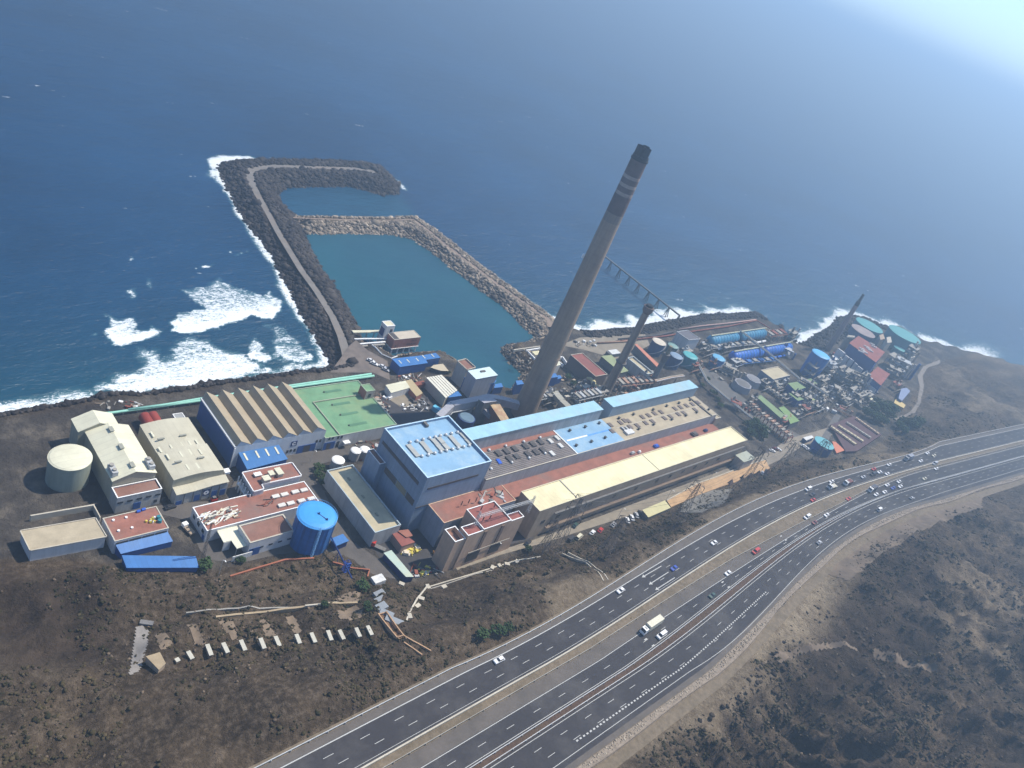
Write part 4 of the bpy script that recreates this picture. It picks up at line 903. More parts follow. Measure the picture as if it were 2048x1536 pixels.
# beige two part warehouse
def barrel(name, label, r, z1, wm, rm, rise=1.0, n=8):
    x0, x1, y0, y1 = r; t = Thing(name, label, 'building', ((x0+x1)/2, (y0+y1)/2, PG)); t.r = r
    zs = [z1-rise+rise*sin(pi*i/n) for i in range(n+1)]; xs = [x0+(x1-x0)*i/n for i in range(n+1)]
    mb = MB(); V_ = [(x0,y0,PG),(x1,y0,PG),(x1,y1,PG),(x0,y1,PG)]+[(x,y0,z-.15) for x, z in zip(xs, zs)]+[(x,y1,z-.15) for x, z in zip(xs, zs)]; k = n+1
    mb.add(V_, [(3,2,1,0), (0,1)+tuple(range(4+n, 3, -1)), (2,3)+tuple(range(4+k, 4+2*k)), (1,2,4+k+n,4+n), (3,0,4,4+k)]); t.part('wall', mb, wm)
    mb = MB(); y0-=.3; y1+=.3; V_ = []
    for dz in (0, .18): V_ += [(x,y0,z-.15+dz) for x, z in zip(xs, zs)]+[(x,y1,z-.15+dz) for x, z in zip(xs, zs)]
    f = []
    for i in range(n): f += [(i+k, i+1+k, i+1, i), (2*k+i, 2*k+i+1, 3*k+i+1, 3*k+i), (i, i+1, 2*k+i+1, 2*k+i), (k+i+1, k+i, 3*k+i, 3*k+i+1)]
    f += [(0, 2*k, 3*k, k), (k-1, 2*k-1, 4*k-1, 3*k-1)]
    t.part('roof', mb.add(V_, f), rm); return t
a = P(*R1(600,720), 17); b = P(412,890,17)
D1 = barrel('warehouse', 'rear half of the beige barrel roofed warehouse', (123.2, 142.5, 228.5, 245.5), 17.3, MATS['beige_wall'], beiger)
f1 = P(317.6,907.8,17.5); f2 = P(448.8,936,17.5)
D2 = barrel('warehouse', 'front half of the beige barrel roofed warehouse, slightly wider', (f1[0], f2[0], f2[1], 228.1), 17.8, MATS['beige_wall'], beiger)
rv2 = MB().box(-1.3,1.3,-.35,.35,0,.5).mesh('ridge_ventilator', MATS['grey_ventilator'])
D1.copyparts('ridge_ventilator', rv2, [tuple(P(*R1(*q), 17.5)) for q in ((838,868),(1080,830))]); D2.copyparts('ridge_ventilator', rv2, [tuple(P(*R1(*q), 18)) for q in ((1027,1120),(1275,1075))])
slm = mat('translucent_sheet', (.62,.6,.46), .5, .04)
sl_ = MB().box(-.35,.35,-1.6,1.6,0,.12).mesh('skylight', slm)
D1.copyparts('skylight', sl_, [tuple(P(*R1(*q), 17.2)) for q in ((745,815),(830,985),(955,960),(1065,930),(1155,915),(1235,905))]); D2.copyparts('skylight', sl_, [tuple(P(*R1(*q), 17.7)) for q in ((915,1060),(1060,1035),(1160,1010),(1270,1005),(1130,1175),(1240,1160))])
g1_ = P(*R1(1015,1455), 13.6); 
D3 = Thing('loading_bay', 'grey front bay of the beige warehouse with blue doors and a round emblem', 'building', ((f1[0]+f2[0])/2, g1_[1], PG)); D3.r = (f1[0]+.2, f2[0]+1.0, g1_[1], f2[1]-.1)
D3.part('wall', MB().box(*D3.r, PG, 12.6), greyw)
pts = [(D3.r[0]+(D3.r[1]-D3.r[0])*i/6) for i in range(7)]; zz = [12.7,12.7,12.8,13.2,13.6,13.7,13.7]
mb = MB(); V_ = [(x, D3.r[2]-.4, z) for x, z in zip(pts, zz)]+[(x, D3.r[3], z+.5) for x, z in zip(pts, zz)]; V_ += [(v[0], v[1], v[2]-.3) for v in V_]
mb.add(V_, [(i, i+1, i+8, i+7) for i in range(6)]+[(i+14, i+15, i+1, i) for i in range(6)]+[(14,0,7,21),(6,20,27,13)]); D3.part('roof', mb, beiger)
D3.part('fascia', MB().box(D3.r[0]+.1, D3.r[1]-.1, D3.r[2]+.1, D3.r[3], 12.6, 12.68), tanwall)
x0, x1 = D3.r[:2]; L = x1-x0
for k in range(1, 6): D3.part('column', MB().box(x0+L*k/6-.15, x0+L*k/6+.15, D3.r[2]-.2, D3.r[2]+.02, PG, 12.6), greydk)
for k, h in ((0,2.0),(2,3.0),(4,3.2),(5,3.0)): D3.part('door', MB().box(x0+L*k/6+.6, x0+L*(k+1)/6-.6, D3.r[2]-.1, D3.r[2]+.02, PG, PG+h), bluex)
cx_ = x0+L*3.5/6
em = D3.part('emblem', MB().box(cx_-1.3, cx_+1.3, D3.r[2]-.12, D3.r[2]-.0, PG+1.9, PG+4.7), dbl, 'round white emblem on a navy square')
ring = MB(); 
for i in range(20):
    a0, a1 = 2*pi*i/20, 2*pi*(i+1)/20
    ring.add([(cx_+ro*cos(an), D3.r[2]-.15, PG+3.3+ro*sin(an)) for an in (a0, a1) for ro in (.35, 1.05)], [(0,1,3,2)])
D3.part('ring', ring, whitep, parent=em)
q = P(*R1(1545,1275), 12); solo('water_tank', 'small white square water tank at the corner of the emblem warehouse', 'tank', MB().box(q[0]-1,q[0]+1,q[1]-1,q[1]+1,13.9,14.9).box(q[0]-1.15,q[0]+1.15,q[1]-1.15,q[1]+1.15,14.9,15.05), whitep)
# red horizontal tanks and container
for i, (u0, v0, u1, v1, lab) in enumerate(((640,600,690,700,'left red horizontal tank behind the beige warehouse'),(730,590,780,690,'right red horizontal tank behind the beige warehouse'))):
    p, q = P(*R1(u0, v0-10), 10.5), P(*R1(u1, v1), 10.5); t = Thing('pressure_tank', lab, 'tank', (p[0], (p[1]+q[1])/2, PG), 'red horizontal tanks')
    ys = [p[1]+.0, p[1]-.5, p[1]-1.2, q[1]+1.2-6, q[1]+.5-6, q[1]-6]; t.part('shell', MB().tube([(p[0], y, 10.2) for y in ys], [.4,1.6,2.2,2.2,1.6,.4], 16), mat('red_tank', (.27,.05,.035), .6, .12), smooth=True)
    t.part('cradle', MB().box(p[0]-1.4,p[0]+1.4,p[1]-3,p[1]-2.4,PG,8.6).box(p[0]-1.4,p[0]+1.4,p[1]-9,p[1]-8.4,PG,8.6), concrete)
r = rect(R1(965,592), R1(1115,640), 10); bld('container', 'small grey topped container with white edges behind the beige warehouse', r, 10, greyw, mat('grey_felt', (.3,.31,.31), .8, .08), whitep, ph=.3, pw=.25, cat='container')
# mint pipes along the shore
def pipe(name, label, pts, r_, m, z, n=8, cat='pipe', supports=True):
    q = [tuple(P(x, y, z)) for x, y in pts]; t = Thing(name, label, cat, (q[0][0], q[0][1], PG)); t.part('pipe_run', MB().tube(q, r_, n), m, smooth=True)
    if supports:
        sb = MB()
        for a_, b_ in zip(q[:-1], q[1:]):
            L_ = hypot(b_[0]-a_[0], b_[1]-a_[1]); k = max(1, int(L_/7))
            for i in range(k): f = (i+.5)/k; x_, y_ = a_[0]+(b_[0]-a_[0])*f, a_[1]+(b_[1]-a_[1])*f; sb.box(x_-.2, x_+.2, y_-.35, y_+.35, PG, z-r_)
        t.part('support', sb, concrete, kind='stuff')
    return t
pipe('cooling_pipe', 'outer mint green pipe along the shore behind the ridged roofs', [R1(480,545), R1(900,488), R1(1265,425), R3(700,385), R3(1550,262)], .55, mint, 9.0)
pipe('cooling_pipe', 'inner mint green pipe along the shore behind the ridged roofs', [R1(60,600), R1(300,580), R1(800,510), R1(1270,447), R3(690,408), R3(1580,283)], .6, mint, 8.6)

# ------------------------------------------------------------------ ridged roof hall
SZ = 17.4; x0 = 151.7; x1 = 193.8; y0 = 222.5; y1 = 254.6; nt_ = 6; pw = (x1-x0)/nt_
ST = Thing('ridged_hall', 'hall with six brown folded roof ridges, a white front and a blue side', 'building', ((x0+x1)/2, (y0+y1)/2, PG)); ST.r = (x0, x1, y0, y1)
ST.part('wall', MB().box(x0, x1, y0, y1, PG, SZ), mat('white_hall_front', (.60,.63,.66), .8, .05, dirt=(.4,.4,.4), dirt_amt=.25, streak=.15))
ST.part('cladding', MB().box(x0-.15, x0-.01, y0-.1, y1+.1, PG, SZ-.1), blueb); ST.part('eaves_trim', MB().box(x0-.5, x0+.3, y0-.2, y1+.2, SZ-.1, SZ+.5), mat('grey_eaves_trim', (.5,.52,.54), .6, .05))
ST.part('corner_trim', MB().box(x0-.4, x0+.1, y0-.4, y0-.01, PG, SZ-.1), whitep)
for k in range(nt_):
    a_ = x0+k*pw; rg = a_+pw*.25; zt_ = SZ+3.1
    ST.part('gable_end', MB().add([(a_, y0+.02, SZ), (a_+pw, y0+.02, SZ), (rg, y0+.02, zt_-.15)], [(0,1,2)]), MATS['white_hall_front'])
    ST.part('gable_end', MB().add([(a_, y1-.02, SZ), (a_+pw, y1-.02, SZ), (rg, y1-.02, zt_-.15)], [(2,1,0)]), MATS['white_hall_front'])
    ov = .3
    for s in (0, 1):
        xe = a_+.02 if s == 0 else a_+pw-.02
        p4 = [(xe, y0, SZ+.02), (rg, y0-ov, zt_), (rg, y1+.5, zt_), (xe, y1, SZ+.02)]; p8 = p4+[(p[0], p[1], p[2]+.12) for p in p4]
        f = [(0,1,2,3),(7,6,5,4),(4,5,1,0),(5,6,2,1),(6,7,3,2),(7,4,0,3)]
        ST.part('roof_slope', MB().add(p8, f if s == 0 else [q[::-1] for q in f]), brownr)
wv = Z(560, 860, .078125)
def wfront(t, y, px, z, w_, h_, m, name='window', d=.12):
    X_ = px; return t.part(name, MB().box(X_-w_/2, X_+w_/2, y-d, y+.01, z, z+h_), m)
def fx(u, v, z, T=wv):     # x of a spot on the white front seen at that tile point
    # solve for x on plane y = y0 through the pixel ray
    px, py = T(u, v); d = RC.T @ np.array([px-1024., py-699., FOC]); tt = y0/d[1]; return d[0]*tt, CAMH+d[2]*tt
for u, v in ((185,555),(275,530),(370,515)): X_, Zz = fx(u, v, 0); wfront(ST, y0, X_, Zz-.8, 1.0, 1.6, glass)
for u, v in ((940,285),(1030,270),(1180,240),(1265,220),(1355,205),(1490,190),(1580,180)): 
    X_, Zz = fx(u, v, 0)
    if X_ < x1-.5: wfront(ST, y0, X_, Zz-.8, 1.0, 1.5, glass)
X_, Zz = fx(360,345,0); em = ST.part('emblem', MB().box(X_-1.4, X_+1.4, y0-.12, y0+.01, Zz-1.3, Zz+1.3), dbl, 'navy and white square emblem')
ring = MB()
for i in range(16):
    a0, a1 = 2*pi*i/16+.5, 2*pi*(i+1)/16+.5
    if i < 14: ring.add([(X_+ro*cos(an), y0-.15, Zz+ro*sin(an)) for an in (a0, a1) for ro in (.4, 1.0)], [(0,1,3,2)])
ST.part('ring', ring, whitep, parent=em)
xa_, _ = fx(420,560,0); xb_, _ = fx(880,480,0); ST.part('roller_door', MB().box(xa_, xb_, y0-.15, y0+.01, PG, PG+4.2), bluex)
xc_ = (xa_+xb_)/2; ST.part('doorway', MB().box(xc_-1.5, xc_+1.8, y0-.17, y0-.14, PG, PG+3.8), darkp)
# green roofed building
r = (x1+.05, 232.6, 221.3, 256.3); GZ = 14
GR = bld('pump_hall', 'flat green roofed hall behind the white front beside the ridged roofs', r, GZ, mat('offwhite_wall', (.54,.55,.55), .8, .06, dirt=(.3,.3,.3), dirt_amt=.3, streak=.2), greenr, mat('green_coping', (.33,.4,.28), .8, .1), ph=.5, pw=.3)
e0 = P(*R3(910,580), GZ-.4); e1 = P(*R3(1470,490), GZ-.4); e2 = P(*R3(1150,915), GZ-.4)
GR.part('kerb', MB().box(e0[0]-.2, e1[0]+6, e0[1]-.2, e0[1]+.2, GZ-.4, GZ+.25).box(e0[0]-.2, e0[0]+.2, r[2]+.4, e0[1]-.2, GZ-.4, GZ+.2), mat('green_kerb', (.34,.36,.27), .85, .1))
for (u0, v0, u1, v1) in ((1030,465,1225,448),(1120,605,1320,580),(1210,715,1410,690),(1305,830,1505,800)):
    p, q = P(*R3(u0, v0), GZ-.38), P(*R3(u1, v1), GZ-.38)
    GR.part('roof_hatch', MB().box(p[0], q[0], p[1]-.75, p[1]+.75, GZ-.38, GZ-.28), greend); GR.part('vent', MB().cyl(p[0], p[1], GZ-.38, GZ+.2, .35, n=8), darkp)
q = rect(R3(1435,380), R3(1595,440), 18.5); TW = bld('stair_tower', 'small brick stair tower with a green roof at the corner of the green roofed hall', (q[0], q[1], q[2], q[3]), 18.5, mat('tower_wall', (.45,.38,.34), .8, .1, streak=.2), greenr, MATS['green_coping'], ph=.3, pw=.25)
TW.part('brick_face', MB().box(q[0]-.1, q[0]-.01, q[2], q[3], GZ-.4, 18.2), pinkish); wins(TW, 'y', [(q[0]+q[1])/2], 14.5, 1.6, 2.2)
y0 = r[2]; x0g = r[0]
for u, v in ((1180,240),(1265,220),(1355,205),(1490,190),(1580,180)):
    X_, Zz = fx(u, v, 0)
    if X_ > x0g+.4: wfront(GR, r[2], X_, Zz-.7, .95, 1.4, glass)
xa_, _ = fx(1060,480,0); xb_, _ = fx(1370,430,0); GR.part('roller_door', MB().box(max(xa_, x0g+.1), xb_, r[2]-.15, r[2]+.01, PG, PG+4.2), bluex); xc_ = (xa_+xb_)/2; GR.part('doorway', MB().box(xc_-1, xc_+1, r[2]-.17, r[2]-.14, PG, PG+3.4), darkp)
X_, _ = fx(1480,330,0); GR.part('door', MB().box(X_-.7, X_+.7, r[2]-.12, r[2]+.01, PG, PG+3.6), glass)
X_, _ = fx(1655,340,0); GR.part('porch', MB().box(X_-1.6, X_+1.6, r[2]-2, r[2]+.01, PG+2.9, PG+3.2), whitep)
# blue lean-to
BL = polyshed('lean_to', 'bright blue lean-to with four pale skylights on the front of the ridged hall', [R3(70,1085), R3(515,1008), R3(635,1195), R3(190,1312)], 14, blueb, mat('blue_lean_to_roof', (.045,.16,.38), .5, .07, seam=(0,1.6,.08)), zt=[14.6,14.6,13,13])
sk = MB().box(-.38,.38,-1.9,1.9,-.05,.12).mesh('skylight', mat('cream_skylight', (.66,.64,.5), .5, .05))
for (u, v) in ((172,1172),(300,1145),(408,1123),(513,1103)): 
    q = P(*R3(u, v), 14.0); o = link('skylight', sk, BL.o, tuple(q-BL.b)); o.rotation_euler = (math.atan2(1.6, 10.5), 0, 0)
# ------------------------------------------------------------------ red roofed offices
wo_ = mat('office_white_wall', (.6,.6,.6), .8, .05, dirt=(.35,.34,.33), dirt_amt=.3, streak=.15)
pA = [R3(130,1350), R3(680,1240), R3(785,1385), R3(345,1478), R3(372,1530), R3(258,1560)]
OA = polyshed('office_block', 'upper red roofed office block with a colonnade below the blue lean-to', pA, 15, wo_, redr)
q0 = OA.poly; 
def edge_parapet(t, poly, z, h, w_, m, skip=()):
    mb = MB(); n = len(poly)
    for i in range(n):
        if i in skip: continue
        a_, b_ = poly[i], poly[(i+1)%n]; mb.obox((a_[0]+b_[0])/2, (a_[1]+b_[1])/2, atan2(b_[1]-a_[1], b_[0]-a_[0]), hypot(b_[0]-a_[0], b_[1]-a_[1])-w_, w_, z, z+h)
    t.part('parapet', mb, m)
edge_parapet(OA, q0, 15, .45, .35, whitep)
# colonnade on the left side
pa_, pb_ = np.array(q0[0]), np.array(q0[5])
OA.copyparts('column', MB().box(-.2,.2,-.2,.2,0,6.8).mesh('column', whitep), [(*(pa_+(pb_-pa_)*f+np.array([-.9, 0])), PG) for f in (.02,.2,.4,.6,.8,.98)])
OA.part('balcony', MB().obox(*((pa_+pb_)/2+np.array([-.6,0])), atan2(*(pb_-pa_)[::-1]), hypot(*(pb_-pa_)), 1.2, PG+3.2, PG+3.5), whitep)
OA.copyparts('window', MB().box(-.1,.1,-.6,.6,0,1.3).mesh('window', glass), [(*(pa_+(pb_-pa_)*f+np.array([-.02, 0])), zz) for f in (.1,.3,.5,.7,.9) for zz in (PG+1.2, PG+4.6)])
for (u, v, w_, l_, h_, lab) in ((400,1400,2.6,2.4,2.2,'largest cream rooftop hut on the upper office roof'),(455,1345,1.9,2.2,1.6,'middle cream rooftop hut on the upper office roof'),(540,1325,2.2,3.6,2.0,'cream rooftop hut nearest the road on the upper office roof'),(305,1358,2.6,1.6,1.0,'low white box on the upper office roof')):
    q = P(*R3(u, v), 15+h_); t = Thing('roof_hut', lab, 'hut', (q[0], q[1], 15), 'huts on the upper office roof')
    t.part('wall', MB().box(q[0]-w_/2, q[0]+w_/2, q[1]-l_/2, q[1]+l_/2, 15, 15+h_-.2), concl); t.part('roof', MB().box(q[0]-w_/2-.2, q[0]+w_/2+.2, q[1]-l_/2-.2, q[1]+l_/2+.2, 15+h_-.2, 15+h_), cream if h_ > 1.2 else whitep)
ZB = 12.8
b0 = P(389.3,1021,ZB); b1 = P(604,956.5,ZB); b2_ = P(638,1002,ZB); b3 = P(417.5,1060.9,ZB)
print('officeB', b0, b1, b2_, b3)
OB = bld('workshop_block', 'long white walled block with a red flat roof strewn with old pipes', (b0[0], b2_[0], b3[1], (b0[1]+b1[1])/2), ZB, wo_, redr, whitep, ph=.3, pw=.3)
bx = MB().box(-1.5,1.5,-.85,.85,0,.6).mesh('skylight', mat('white_roof_unit', (.62,.6,.55), .6, .06))
OB.copyparts('skylight', bx, [tuple(P(*R4(*q), ZB)) for q in ((500,515),(597,493),(715,465),(810,445),(567,612),(665,590),(783,562),(890,540))])
wins(OB, 'x', along(OB.r[2], OB.r[3], 3, .2), PG+2.6, 1.6, 1.4)
wins(OB, 'x', [OB.r[2]+1.5], PG, 1.4, 2.4, bluex, 'door')
# pipes and lagging thrown on that roof
k = 0
def junk_on(name, labs, cen, spread, n, z, mats, ang0=0, lmin=2, lmax=6, rr=(.12,.35)):
    for i in range(n):
        x_, y_ = cen[0]+rng.uniform(-1, 1)*spread[0], cen[1]+rng.uniform(-1, 1)*spread[1]; L_ = rng.uniform(lmin, lmax); a_ = ang0+rng.normal(0, .35); r_ = rng.uniform(*rr)
        dx, dy = cos(a_)*L_/2, sin(a_)*L_/2; mb = MB().tube([(x_-dx, y_-dy, z+r_), (x_+dx, y_+dy, z+r_+rng.uniform(0, .5))], r_, 6)
        solo(name, labs, 'pipe', mb, mats[i % len(mats)], group=labs)
jc = P(*R2_(1150,225), ZB)
laggm = mat('white_lagging', (.72,.69,.58), .7, .15); lag2 = mat('cream_lagging', (.62,.55,.4), .7, .2)
junk_on('old_pipe', 'pale length of scrap pipe in the tangle on the red workshop roof', jc, (6.8, 3.2), 60, ZB-.18, [laggm, lag2, whitep, laggm, greydk], .12, 1.2, 4)
junk_on('scrap_beam', 'dark scrap beam in the heap beside the pale pipes on the red workshop roof', P(*R4(410,570), ZB), (3.2, 1.4), 9, ZB-.18, [rust, darkp], .1, 2, 5, (.08,.2))
# brown roofed block + canopy
a_ = P(478,1051,14); b_ = P(590.3,1062.2,14)
OC = bld('store_block', 'white block with a brown stained flat roof next to the blue tank', (a_[0], b_[0], P(497.4,1086.9,14)[1], (a_[1]+P(565.7,1027.6,14)[1])/2), 14, wo_, brownflat, concl, ph=.5, pw=.45)
wins(OC, 'y', along(OC.r[0], OC.r[1], 5), PG+2.8, 1.6, .7); wins(OC, 'y', [OC.r[0]+2.6], PG, 4.2, 3.6, bluex, 'door')
cp = [R2_(1130,345), R2_(1300,305), R2_(1397,470), R2_(1300,500), R2_(1253,430), R2_(1188,447)]; pz = [tuple(P(*q, 11.5)[:2]) for q in cp]
t = Thing('canopy', 'L shaped cream canopy on posts beside the brown roofed block', 'canopy', (pz[0][0], pz[0][1], PG)); t.part('roof', MB().prism(pz, 11.2, 11.5), mat('pale_cream_sheet', (.68,.67,.52), .6, .05, seam=(0,1.2,.05)))
for q in pz: t.part('post', MB().box(q[0]-.12, q[0]+.12, q[1]-.12, q[1]+.12, PG, 11.2), greydk)
p0, p1 = np.array(pz[5]), np.array(pz[4]); t.part('screen', MB().obox(*((p0+p1)/2), atan2(*(p1-p0)[::-1]), hypot(*(p1-p0)), .15, PG, 11.15), white)
a_ = P(*R2_(1275,605), PG); b_ = P(*R2_(1400,570), PG); solo('yard_wall', 'short white yard wall below the cream canopy', 'wall', MB().obox((a_[0]+b_[0])/2, (a_[1]+b_[1])/2, atan2(b_[1]-a_[1], b_[0]-a_[0]), 7.5, .3, PG, PG+2.4), white)
# left red roofed block and blue sheds
a_ = P(*R2_(155,240), 13); b_ = P(*R2_(715,300), 13)
OD = bld('garage_block', 'red roofed garage block with four openings above a blue shed at the left', (a_[0], P(*R2_(710,305),13)[0], P(*R2_(250,440),13)[1], a_[1]), 13, wo_, redr, concl, ph=.3, pw=.3)
wins(OD, 'y', along(OD.r[0], OD.r[1], 4, .14), 11.2, 4.0, .9, darkp, 'opening')
for (u, v) in ((245,262),(355,238),(290,352),(405,326)): q = P(*R2_(u, v), 12.8); OD.part('roof_vent', MB().cyl(q[0], q[1], 12.8, 13.3, .45, n=10), whitep)
def clutter(name, label, cat, cen, parts, base):
    t = Thing(name, label, cat, (cen[0], cen[1], base))
    for nm, mb, m in parts: t.part(nm, mb, m)
    return t
q = P(*R2_(480,180), 13); clutter('drum', 'blue plastic drums lying on the red garage roof', 'drum', q, [('barrel', MB().tube([(q[0]-1.4,q[1],13.2),(q[0]-.2,q[1],13.2)], .5, 10), bluepl), ('barrel', MB().tube([(q[0]+.4,q[1]+.3,13.2),(q[0]+1.7,q[1]+.4,13.2)], .5, 10), bluepl)], 12.8)
for i in range(9):
    q = P(*R2_(530+rng.uniform(-35,70), 258+rng.uniform(-22,25)), 13); solo('yellow_drum', 'yellow drum in the cluster on the red garage roof', 'drum', MB().cyl(q[0], q[1], 12.82, 13.5, .42, n=10).cyl(q[0], q[1], 13.5, 13.6, .3, n=10), yellow if i%3 else whitep, group='yellow drums on the garage roof')
for (u, v) in ((630,240),(640,270)): q = P(*R2_(u, v), 13); solo('water_tank', 'teal tub at the edge of the red garage roof', 'tank', MB().cyl(q[0], q[1], 12.82, 14, .8, .7, n=14), teal, group='teal tubs on the garage roof')
S1 = polyshed('shed', 'upper blue sloping shed roof below the red garage block', [R2_(262,462), R2_(705,347), R2_(756,437), R2_(310,545)], 10, blueb, bluer, zt=[11.4,11.4,9.8,9.8])
S2 = polyshed('shed', 'lower blue shed lying straight along the foot of the slope', [R2_(318,556), R2_(950,565), R2_(976,662), R2_(358,664)], 10, blueb, bluer, zt=[10.4,10.4,9.4,9.4])
# tan building at the far left and the big pale tank
pt = [(40,1062),(191,1036),(213.5,1074),(60,1102)]
OE = polyshed('house', 'tan roofed low building at the left edge above the slope', pt, 12, wo_, tanr)
edge_parapet(OE, OE.poly, 12, .3, .3, concl)
solo('courtyard_wall', 'pale courtyard walls behind the tan roofed building at the left edge', 'wall', MB().prism(PP([(60,1030),(188,1008),(190,1010),(62,1032)], 9.5), PG, 9.5).prism(PP([(188,1008),(202,1034),(200,1035),(186,1009)], 9.5), PG, 9.45), concl)
q = P(141,912,18)
t = Thing('fuel_tank', 'pale green storage tank cut off by the left edge', 'tank', (q[0], q[1], PG)); t.part('shell', MB().cyl(q[0], q[1], PG, 17.2, 7, n=64), mat('pale_green_tank', (.3,.33,.27), .6, .06, streak=.2), smooth=False); t.part('roof', MB().cyl(q[0], q[1], 17.2, 17.5, 7.15, n=64).dome(q[0], q[1], 17.5, 7, .8, 64, 4), cream)
# ------------------------------------------------------------------ bright blue tank
bt = P(*R4(957,712), 21.0); print('bluetank', bt)
t = Thing('water_tank', 'bright blue cylindrical water tank with a ladder beside the red roofed blocks', 'tank', (bt[0], bt[1], PG)); RB = 7.5
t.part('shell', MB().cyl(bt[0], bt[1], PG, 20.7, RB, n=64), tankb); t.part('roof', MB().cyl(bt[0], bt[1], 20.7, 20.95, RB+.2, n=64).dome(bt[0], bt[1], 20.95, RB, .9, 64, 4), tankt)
rl = MB()
for k in range(64): a0 = 2*pi*k/64; rl.tube([(bt[0]+(RB+.1)*cos(a0), bt[1]+(RB+.1)*sin(a0), 20.9), (bt[0]+(RB+.1)*cos(a0), bt[1]+(RB+.1)*sin(a0), 22.0)], .05, 3)
rl.tube([(bt[0]+(RB+.1)*cos(k*2*pi/48), bt[1]+(RB+.1)*sin(k*2*pi/48), 22.0) for k in range(49)], .06, 4); t.part('railing', rl, mat('pale_blue_rail', (.2,.45,.75), .5, .05))
for k in range(8): a0 = pi+k*.42; t.part('stiffener', MB().tube([(bt[0]+(RB+.12)*cos(a0), bt[1]+(RB+.12)*sin(a0), PG), (bt[0]+(RB+.12)*cos(a0), bt[1]+(RB+.12)*sin(a0), 20.7)], .12, 4), tankb)
a0 = -pi*.62; ld = MB(); lx, ly = bt[0]+(RB+.5)*cos(a0), bt[1]+(RB+.5)*sin(a0); lattice(ld, (lx, ly, PG), (lx, ly, 21.9), .8, .05, 22); t.part('ladder', ld, MATS['pale_blue_rail'])
t.part('walkway', MB().obox(bt[0]+.9, bt[1]-2.0, -1.2, 5.2, .35, 21.7, 21.85).cyl(bt[0]+.3, bt[1]-.4, 21.9, 22.4, .35, n=8).cyl(bt[0]+1.7, bt[1]-4, 21.8, 22.3, .35, n=8), dbl)
q = P(*R4(1190,985), 10.5); u = Thing('pump_house', 'small blue pump shed at the foot of the bright blue tank', 'shed', (q[0], q[1], PG)); u.part('wall', MB().obox(q[0]+.6, q[1], .1, 5.6, 3.4, PG, 10), dbl); u.part('roof', MB().obox(q[0]+.6, q[1], .1, 6.2, 4, 10, 10.3), bluer)
# pipe running down from the tank to the slope
p0 = P(*R4(1105,945), 12); p1 = P(*R4(1330,1430), 12); p1[2] = 13.0; pmid = (p0+p1)/2
t = Thing('feed_pipe', 'dark blue pipe bridge running from the blue tank down over the road', 'pipe', (p0[0], p0[1], PG)); t.part('pipe_run', MB().tube([tuple(p0), tuple(p1)], .3, 8), dbl)
q = P(*R4(1185,1130), 12); t.part('trestle', MB().tube([(q[0], q[1], 12), (q[0]-2.2, q[1]-.8, PG)], .12, 5).tube([(q[0], q[1], 12), (q[0]-.3, q[1]-2.2, PG)], .12, 5), dbl)
q = P(*R4(1290,1275), 12); t = Thing('valve_house', 'blue valve frame over a sandy pit below the blue tank', 'machine', (q[0], q[1], PG)); t.part('frame', lattice(MB(), (q[0]+.5, q[1]+1, PG), (q[0]+.5, q[1]+1, 13), 1.8, .12, 4), bluepl); t.part('panel', MB().box(q[0]-.4,q[0]+1.4,q[1]+.1,q[1]+.3,PG+1,13), bluex); t.part('pad', MB().obox(q[0]+.3, q[1]-4, 0, 6, 7, PG-2, PG+.8), concl)

# ------------------------------------------------------------------ chimneys
CB = P(1044.5, 828.7); CH = 152.0
t = Thing('chimney', 'tall tapering concrete chimney with a sooty banded top, by far the highest', 'chimney', (CB[0], CB[1], PG))
rb, rt_ = 6.5, 3.9
def rr_(h): return rb+(rt_-rb)*(h/CH)**.8
def stack_ring(h0, h1, n=48, k=1):
    mb = MB()
    for i in range(k):
        a, b = h0+(h1-h0)*i/k, h0+(h1-h0)*(i+1)/k; mb.cyl(CB[0], CB[1], PG+a, PG+b, rr_(a), rr_(b), n, cap=False)
    return mb
t.part('shaft', stack_ring(0, 118, 48, 8), chim)
t.part('shaft', stack_ring(118, 122.5), mat('chimney_dark_zone', (.25,.2,.16), .9, .12, streak=.3))
for a, b, m in ((122.5,132,chimd),(132,133.6,chimw),(133.6,136.2,chimd),(136.2,137.8,chimw),(137.8,140.4,chimd),(140.4,142,chimw),(142,149.5,chimd)): t.part('band', stack_ring(a, b), m)
mb = MB().cyl(CB[0], CB[1], PG+149.5, PG+150.2, rr_(146)+.25, n=48); t.part('gallery_ring', mb, soot)
t.part('collar', MB().cyl(CB[0], CB[1], PG+150.2, PG+151.6, rr_(146)-.1, n=48), soot)
for i in range(3):
    a = 2*pi*i/3+.4; q = (CB[0]+2.05*cos(a), CB[1]+2.05*sin(a)); fl = MB().cyl(q[0], q[1], PG+151.6, PG+156.0, 1.7, n=20, cap=False).cyl(q[0], q[1], PG+153, PG+153.1, 1.65, n=20)
    t.part('flue', fl, soot)
q = (CB[0]-rr_(95)*.82, CB[1]+rr_(95)*.62); t.part('beacon', MB().cyl(q[0]-.6, q[1]+.4, PG+96, PG+97.6, .7, n=10).dome(q[0]-.6, q[1]+.4, PG+97.6, .7, .6, 10, 3), whitep)
for h in (40, 78, 96): t.part('platform', MB().cyl(CB[0], CB[1], PG+h, PG+h+.25, rr_(h)+.12, n=48), chim)
SB = P(1209.6, 787.7); SH_ = 63.5
t = Thing('chimney', 'shorter grey chimney with a dark bracketed platform at its top, behind the second gallery', 'chimney', (SB[0], SB[1], PG))
